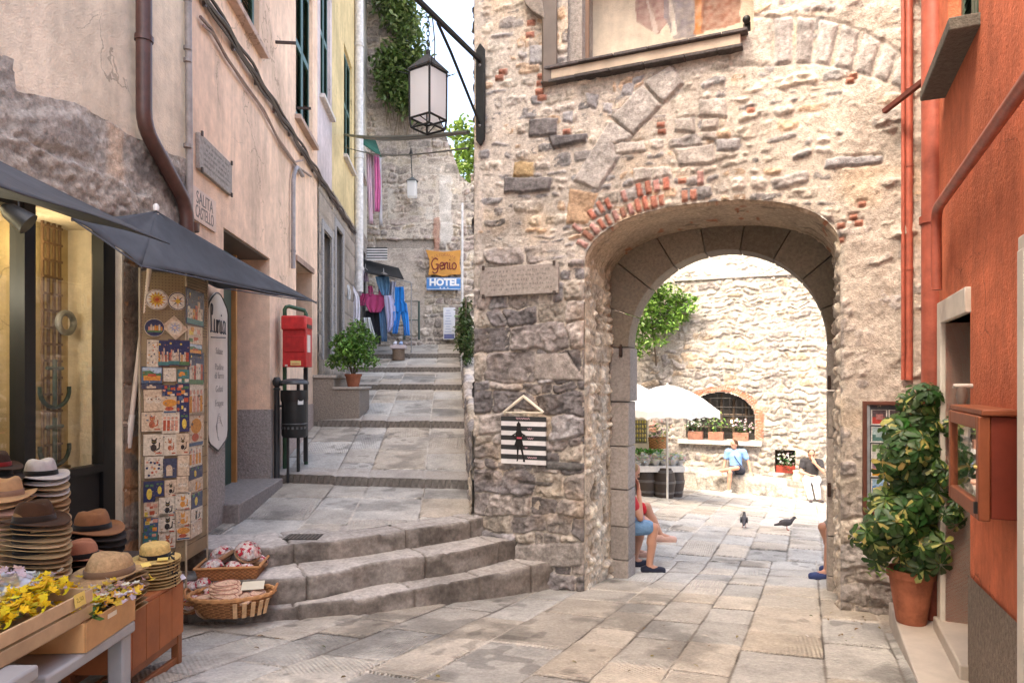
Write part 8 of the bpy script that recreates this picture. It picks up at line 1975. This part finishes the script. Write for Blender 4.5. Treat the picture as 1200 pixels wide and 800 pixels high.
def person(label, J, look, shirt, shorts, shoes, hair, loc, axes, long_trousers=False, skin=(.46, .24, .16), extra=None, pose_toe=None, sleeves=.55, shoe_sole=(.7, .68, .66)):
    """J: joints in metres (x to the photo's right along the wall, y towards the viewer, z up) from the seat point"""
    t = thing('person', label, 'person', loc); ax, ay = axes; t.rotation_euler = (0, 0, math.atan2(ax[1], ax[0]))
    flip = 1
    V = {k: Vector((v[0], -v[1], v[2])) for k, v in J.items()}      # y flipped so that local +x,-y is (right, towards viewer)
    pel, ch, nk, hd = V['pelvis'], V['chest'], V['neck'], V['head']; up = (hd-nk).normalized(); lk = Vector((look[0], -look[1], look[2])).normalized(); rt = lk.cross(up).normalized()
    B = [('c', pel, ch, .125, .135), ('c', ch, nk, .11, .055), ('c', nk-up*.03, hd-up*.03, .052, .05), ('c', V['hipL'], V['hipR'], .10, .10), ('c', V['shL'], V['shR'], .062, .062)]
    Rm = Matrix((rt, lk, up)).transposed().to_4x4()
    B += [('b', hd+up*.03, (.075, .092, .105), Rm), ('b', hd+lk*.025-up*.045, (.058, .068, .07), Rm), ('c', hd+lk*.088+up*.02, hd+lk*.108-up*.012, .010, .014), ('b', hd+rt*.076-up*.0, (.012, .02, .032), Rm), ('b', hd-rt*.076-up*.0, (.012, .02, .032), Rm), ('c', hd+lk*.084-up*.055-rt*.018, hd+lk*.084-up*.055+rt*.018, .009, .009), ('c', hd+lk*.085+up*.042-rt*.03, hd+lk*.085+up*.042+rt*.03, .009, .009)]
    for s in 'LR':
        B += [('c', V['sh'+s], V['el'+s], .052, .040), ('c', V['el'+s], V['wr'+s], .040, .027), ('c', V['hip'+s], V['kn'+s], .088, .056), ('c', V['kn'+s], (V['kn'+s]*.62+V['an'+s]*.38)+Vector((0, .015, 0)), .055, .053), ('c', V['kn'+s]*.62+V['an'+s]*.38, V['an'+s], .052, .036), ('c', V['an'+s], V['toe'+s], .04, .03)]
        hand(B, V['wr'+s], V['hand'+s]-V['wr'+s], Vector((0, 0, 1)) if abs((V['hand'+s]-V['wr'+s]).normalized().z) < .8 else lk)
    blob('body', B, .012, 'skin', skin, t, 4)
    S = [('c', pel+Vector((0, 0, -.02)), ch, .142, .155), ('c', ch, nk-up*.035, .135, .075), ('c', V['shL'], V['shR'], .082, .082)]
    for s in 'LR': S.append(('c', V['sh'+s], V['sh'+s].lerp(V['el'+s], sleeves), .078, .068))
    blob('shirt', S, .015, 'folds', shirt, t, 3)
    P = [('c', V['hipL'], V['hipR'], .125, .125), ('c', pel, pel+Vector((0, 0, .06)), .145, .135)]
    for s in 'LR':
        if long_trousers: P += [('c', V['hip'+s], V['kn'+s], .108, .082), ('c', V['kn'+s], V['an'+s]+Vector((0, 0, .03)), .080, .062)]
        else: P += [('c', V['hip'+s], V['hip'+s].lerp(V['kn'+s], .82), .108, .086)]
    blob('trousers' if long_trousers else 'shorts', P, .015, 'folds', shorts, t, 3)
    for s in 'LR':
        a, b = V['an'+s], V['toe'+s]; d = (b-a).normalized(); blob('shoe', [('c', a-d*.055+Vector((0, 0, -.03)), a+Vector((0, 0, -.01)), .042, .046), ('c', a+Vector((0, 0, -.02)), b, .044, .038), ('c', a-d*.05+Vector((0, 0, -.05)), b+Vector((0, 0, -.02)), .035, .034)], .010, 'cloth', shoes, t, 3)
        mb = MB(); z = -.075; q = Vector((d.x, d.y, 0)).normalized(); sd = Vector((-q.y, q.x, 0)); c0 = a-q*.085; c1 = b+q*.035
        out = []
        for k in range(16):
            th = 2*math.pi*k/16; out.append((c0.lerp(c1, .5+.5*math.cos(th))+sd*(.046*math.sin(th))))
        lo = min(a.z-.082, b.z-.055); mb.add([Vector((p.x, p.y, lo)) for p in out]+[Vector((p.x, p.y, lo+.022)) for p in out], [tuple(range(16))[::-1], tuple(range(16, 32))]+[(i, (i+1) % 16, 16+(i+1) % 16, 16+i) for i in range(16)], shoe_sole)
        mb.build('sole', 'plastic', t, world=False)
    H = [('b', hd+up*.05-lk*.018, (.083, .092, .09), Rm), ('b', hd-lk*.045+up*.0, (.074, .055, .085), Rm)]; blob('hair', H, .011, 'felt', hair, t, 2)
    for s in (-1, 1): mb = MB(); mb.ball(hd+lk*.086+rt*s*.032+up*.022, .010, (.04, .03, .025), 8, 6); mb.build('eye', 'glaze', t, world=False)
    return t
AX = ((TU[0], TU[1]), None)
def base_j(): return {}
def men():
    u = cpx(863, 549, .28)[0]; zb = bench_top(u); loc = cw(u, zb, .26); fz = float(gz(loc.x, loc.y-.4))-zb+.08
    J = dict(pelvis=(0, .02, .11), chest=(-.03, -.03, .42), neck=(-.04, -.02, .58), head=(-.05, .01, .70), hipL=(-.09, .08, .10), hipR=(.09, .08, .10), shL=(-.20, -.02, .53), shR=(.16, -.04, .53),
        elL=(-.27, .0, .27), wrL=(-.30, .10, .06), handL=(-.31, .2, .03), elR=(.28, -.02, .28), wrR=(.33, .06, .06), handR=(.35, .16, .02), knR=(.06, .44, .20), anR=(-.38, .42, .10), toeR=(-.52, .45, .06), knL=(-.10, .50, .08), anL=(-.13, .50, fz), toeL=(-.20, .62, fz-.03))
    p = person('man in a blue shirt sitting on the bench with one leg crossed', J, (-.6, .8, -.1), (.20, .36, .62), (.025, .03, .05), (.66, .64, .62), (.07, .04, .025), loc, AX)
    mb = MB(); mb.tube([Vector((-.13, .10, .58)), Vector((-.02, -.155, .42)), Vector((.10, -.17, .25)), Vector((.17, -.08, .16))], .012, (.02, .03, .08), seg=6); mb.build('strap', 'cloth', p, world=False)
    u = cpx(951, 556, .28)[0]; zb = bench_top(u); loc = cw(u, zb, .26); fz = float(gz(loc.x, loc.y-.4))-zb+.08
    J = dict(pelvis=(0, .02, .11), chest=(0, .06, .42), neck=(0, .10, .57), head=(0, .15, .69), hipL=(-.09, .08, .10), hipR=(.09, .08, .10), shL=(-.18, .09, .52), shR=(.18, .09, .52),
        elL=(-.23, .22, .29), wrL=(-.03, .32, .24), handL=(.08, .33, .24), elR=(.24, .26, .32), wrR=(.08, .29, .50), handR=(.03, .28, .60), knR=(.09, .47, .10), anR=(.14, .48, fz), toeR=(.22, .60, fz-.03), knL=(-.10, .48, .09), anL=(-.02, .56, fz), toeL=(-.02, .70, fz-.03))
    person('man in a black shirt and white trousers sitting with hand at his mouth', J, (.05, .95, -.25), (.035, .033, .036), (.72, .71, .72), (.05, .04, .04), (.05, .04, .035), loc, AX, True, (.40, .22, .15))
    c = cw(cpx(935, 560, .3)[0], bench_top(cpx(935, 560, .3)[0]), .28); b = thing('paper_bag', 'crumpled pale paper bag on the bench beside the man in black', 'bag', c); mb = MB(); mb.lathe([(0, 0), (.11, 0), (.13, .1), (.10, .2), (.12, .27), (.0, .22)], (.62, .55, .42), 9, c, 1, .7); mb.build('bag', 'paper', b, ang=10)
    # seat block and couple behind the left jamb
    g = float(gz(1.2, 7.85)); s = thing('rough_block', 'rough stone block seat behind the left gate jamb', 'stone block', (1.0, 7.95, g)); mb = MB(); mb.box((.92, 8.0, g+.18), (.62, 1.2, .46), (.36, .32, .28)); mb.build('block', 'stone', s, bevel=.02)
    loc = Vector((1.115, 7.72, g+.41)); fz = g+.0-loc.z+.08
    # facing the photo's right: local x = towards the viewer's left... axes: x' = -Y direction, y' = +X
    ax = ((0, 1), None)
    def JJ(d): return {k: (-v[1], v[0], v[2]) if False else v for k, v in d.items()}
    J = dict(pelvis=(0, .0, .11), chest=(0, .09, .42), neck=(0, .16, .57), head=(0, .22, .68), hipL=(-.09, .06, .10), hipR=(.09, .06, .10), shL=(-.18, .14, .52), shR=(.18, .14, .52),
        elL=(-.19, .30, .22), wrL=(-.10, .30, .50), handL=(-.04, .30, .60), elR=(.20, .26, .24), wrR=(.12, .38, .16), handR=(.05, .45, .14), knR=(.12, .40, .13), anR=(.10, .28, fz), toeR=(.10, .43, fz-.03), knL=(-.16, .46, .11), anL=(-.17, .40, fz), toeL=(-.17, .55, fz-.03))
    person('person in red shirt and denim shorts sitting with chin on hand behind the jamb', J, (0, 1, -.25), (.50, .04, .05), (.14, .25, .40), (.02, .022, .04), (.30, .2, .1), loc, ((0, 1), None))
    loc = Vector((1.12, 8.25, g+.41)); fz = float(gz(1.6, 8.25))-loc.z+.08
    J = dict(pelvis=(0, .0, .11), chest=(0, .02, .42), neck=(0, .03, .57), head=(0, .06, .69), hipL=(-.09, .06, .10), hipR=(.09, .06, .10), shL=(-.18, .02, .52), shR=(.18, .02, .52),
        elL=(-.24, .10, .26), wrL=(-.12, .28, .20), handL=(-.04, .34, .18), elR=(.24, .10, .26), wrR=(.12, .28, .2), handR=(.05, .34, .18), knR=(.10, .47, .12), anR=(.08, .40, fz), toeR=(.08, .55, fz-.03), knL=(-.05, .50, .22), anL=(-.08, .66, -.12), toeL=(-.08, .82, -.16))
    person('person in red shorts sitting cross legged beside the denim shorts', J, (0, 1, 0), (.55, .5, .45), (.55, .02, .03), (.62, .40, .33), (.1, .06, .04), loc, ((0, 1), None))
    g = float(gz(3.5, 7.35)); s = thing('rough_block', 'rough stone block seat behind the right gate jamb', 'stone block', (4.1, 7.2, g)); mb = MB(); mb.box((4.05, 7.25, g+.2), (.5, .9, .42), (.36, .32, .28)); mb.build('block', 'stone', s, bevel=.02)
    loc = Vector((3.81, 7.25, g+.41)); fz = g-loc.z+.08
    J = dict(pelvis=(0, .0, .11), chest=(0, .02, .42), neck=(0, .03, .57), head=(0, .06, .69), hipL=(-.09, .06, .10), hipR=(.09, .06, .10), shL=(-.18, .02, .52), shR=(.18, .02, .52),
        elL=(-.24, .10, .26), wrL=(-.12, .28, .20), handL=(-.04, .34, .18), elR=(.24, .10, .26), wrR=(.12, .28, .2), handR=(.05, .34, .18), knR=(.10, .47, .10), anR=(.12, .52, fz), toeR=(.12, .68, fz-.03), knL=(-.10, .46, .10), anL=(-.14, .30, fz), toeL=(-.14, .45, fz-.03))
    person('person behind the right jamb showing only a bare leg and blue trainer', J, (0, 1, 0), (.3, .3, .35), (.2, .18, .15), (.04, .06, .16), (.08, .05, .03), loc, ((0, -1), None), shoe_sole=(.45, .12, .08))
men()
def pigeon(label, x, y, Y, rz, k=1.):
    c = at(x, y, Y); c.z = float(gz(c.x, Y))+.005; t = thing('pigeon', label, 'pigeon', c, rz); t.scale = (k,)*3
    B = [('b', Vector((0, 0, .135)), (.105, .058, .062), Matrix.Rotation(-.25, 4, 'Y')), ('c', (.06, 0, .155), (.115, 0, .215), .040, .024), ('b', Vector((.125, 0, .232)), (.032, .024, .026)), ('c', (.148, 0, .230), (.172, 0, .222), .008, .003), ('c', (-.08, 0, .115), (-.20, 0, .085), .035, .018)]
    blob('body', B, .006, 'feather', (.055, .05, .055), t, 3)
    for s in (-1, 1):
        mb = MB(); mb.ball(None, (.10, .012, .045), (.075, .07, .075), 12, 8, mat=Matrix.Translation((-.03, s*.055, .14)) @ Matrix.Rotation(-.2, 4, 'Y')); mb.build('wing', 'feather', t, world=False)
        mb = MB(); mb.tube([(0, s*.025, .09), (.005, s*.025, .005)], .005, (.45, .15, .12), seg=5)
        for a in (-.5, 0, .5): mb.tube([(.005, s*.025, .006), (.005+.035*math.cos(a), s*.025+.035*math.sin(a), .003)], .004, (.45, .15, .12), seg=4)
        mb.build('leg', 'skin', t, world=False)
pigeon('dark pigeon seen from behind on the sunny paving, leftmost', 872, 615, 10.5, R(70), .9); pigeon('dark pigeon seen side on walking to the right', 922, 617, 10.4, R(-15), .85)

def litter():
    r = random.Random(77); mb = MB()
    for k in range(46):
        if k < 26: x, y = r.gauss(2.35, .22), r.gauss(4.75, .4)
        else: x, y = r.uniform(-1.9, 1.6), r.uniform(3.6, 5.0)
        dv = (x-TO[0])*TV[0]+(y-TO[1])*TV[1]; du = (x-RO[0])*TU[0]+(y-RO[1])*TU[1]
        if dv > -.05 or du > -.30: continue
        m = Matrix.Translation((x, y, float(gz(x, y))+.014)) @ Matrix.Rotation(r.uniform(0, 6.28), 4, 'Z') @ Matrix.Rotation(r.uniform(-.3, .3), 4, 'X'); L = r.uniform(.02, .05)
        leaf_shape(mb, m, L, L*.45, r.choice([(.20, .12, .04), (.12, .08, .03), (.25, .20, .06), (.45, .42, .38), (.08, .09, .03)]), .3, .2)
    tag(mb.build('fallen_leaves', 'leaf', smooth=False), 'scattered dry leaves and scraps on the paving near the plant', 'leaves', kind='stuff')
litter()
# ================================================================== camera, light, world
cam = bpy.data.cameras.new('camera'); co = bpy.data.objects.new('camera', cam); COL.objects.link(co)
co.location = (0, 0, E); co.rotation_euler = (R(90), 0, 0)
cam.sensor_width = 36; cam.lens = 24; cam.shift_y = 45/1200; cam.clip_end = 400; cam.clip_start = .05
bpy.context.scene.camera = co
SUN_EL, SUN_AZ = 52, 229           # azimuth the light comes FROM, clockwise from +Y
w = bpy.data.worlds.new('World'); bpy.context.scene.world = w; w.use_nodes = True
nt = w.node_tree; bg = nt.nodes['Background']
sk = nt.nodes.new('ShaderNodeTexSky'); sk.sky_type = 'NISHITA'; sk.sun_disc = False
sk.sun_elevation = R(SUN_EL); sk.sun_rotation = R(SUN_AZ); sk.dust_density = 6; sk.air_density = .8; sk.ozone_density = .6
tn = nt.nodes.new('ShaderNodeVectorMath'); tn.operation = 'MULTIPLY'; tn.inputs[1].default_value = (1.04, 1.0, .91)   # hazy, warm overcast veil
nt.links.new(sk.outputs[0], tn.inputs[0]); nt.links.new(tn.outputs[0], bg.inputs[0]); bg.inputs[1].default_value = .15
sl = bpy.data.lights.new('sun', 'SUN'); so = bpy.data.objects.new('sun', sl); COL.objects.link(so)
sl.energy = .55; sl.angle = R(10); sl.color = (1, .93, .82)
d = Vector((math.sin(R(SUN_AZ))*math.cos(R(SUN_EL)), math.cos(R(SUN_AZ))*math.cos(R(SUN_EL)), math.sin(R(SUN_EL))))
so.rotation_euler = d.to_track_quat('Z', 'Y').to_euler(); so.location = (0, -2, 30)
vs = bpy.context.scene.view_settings
vs.view_transform = 'Standard'; vs.look = 'None'; vs.exposure = 2.92; vs.gamma = 1; vs.use_curve_mapping = False
bpy.context.scene.cycles.max_bounces = 8; bpy.context.scene.cycles.diffuse_bounces = 3; bpy.context.scene.cycles.transparent_max_bounces = 12
bpy.context.scene.cycles.use_denoising = True
bpy.context.scene.cycles.sample_clamp_indirect = 6
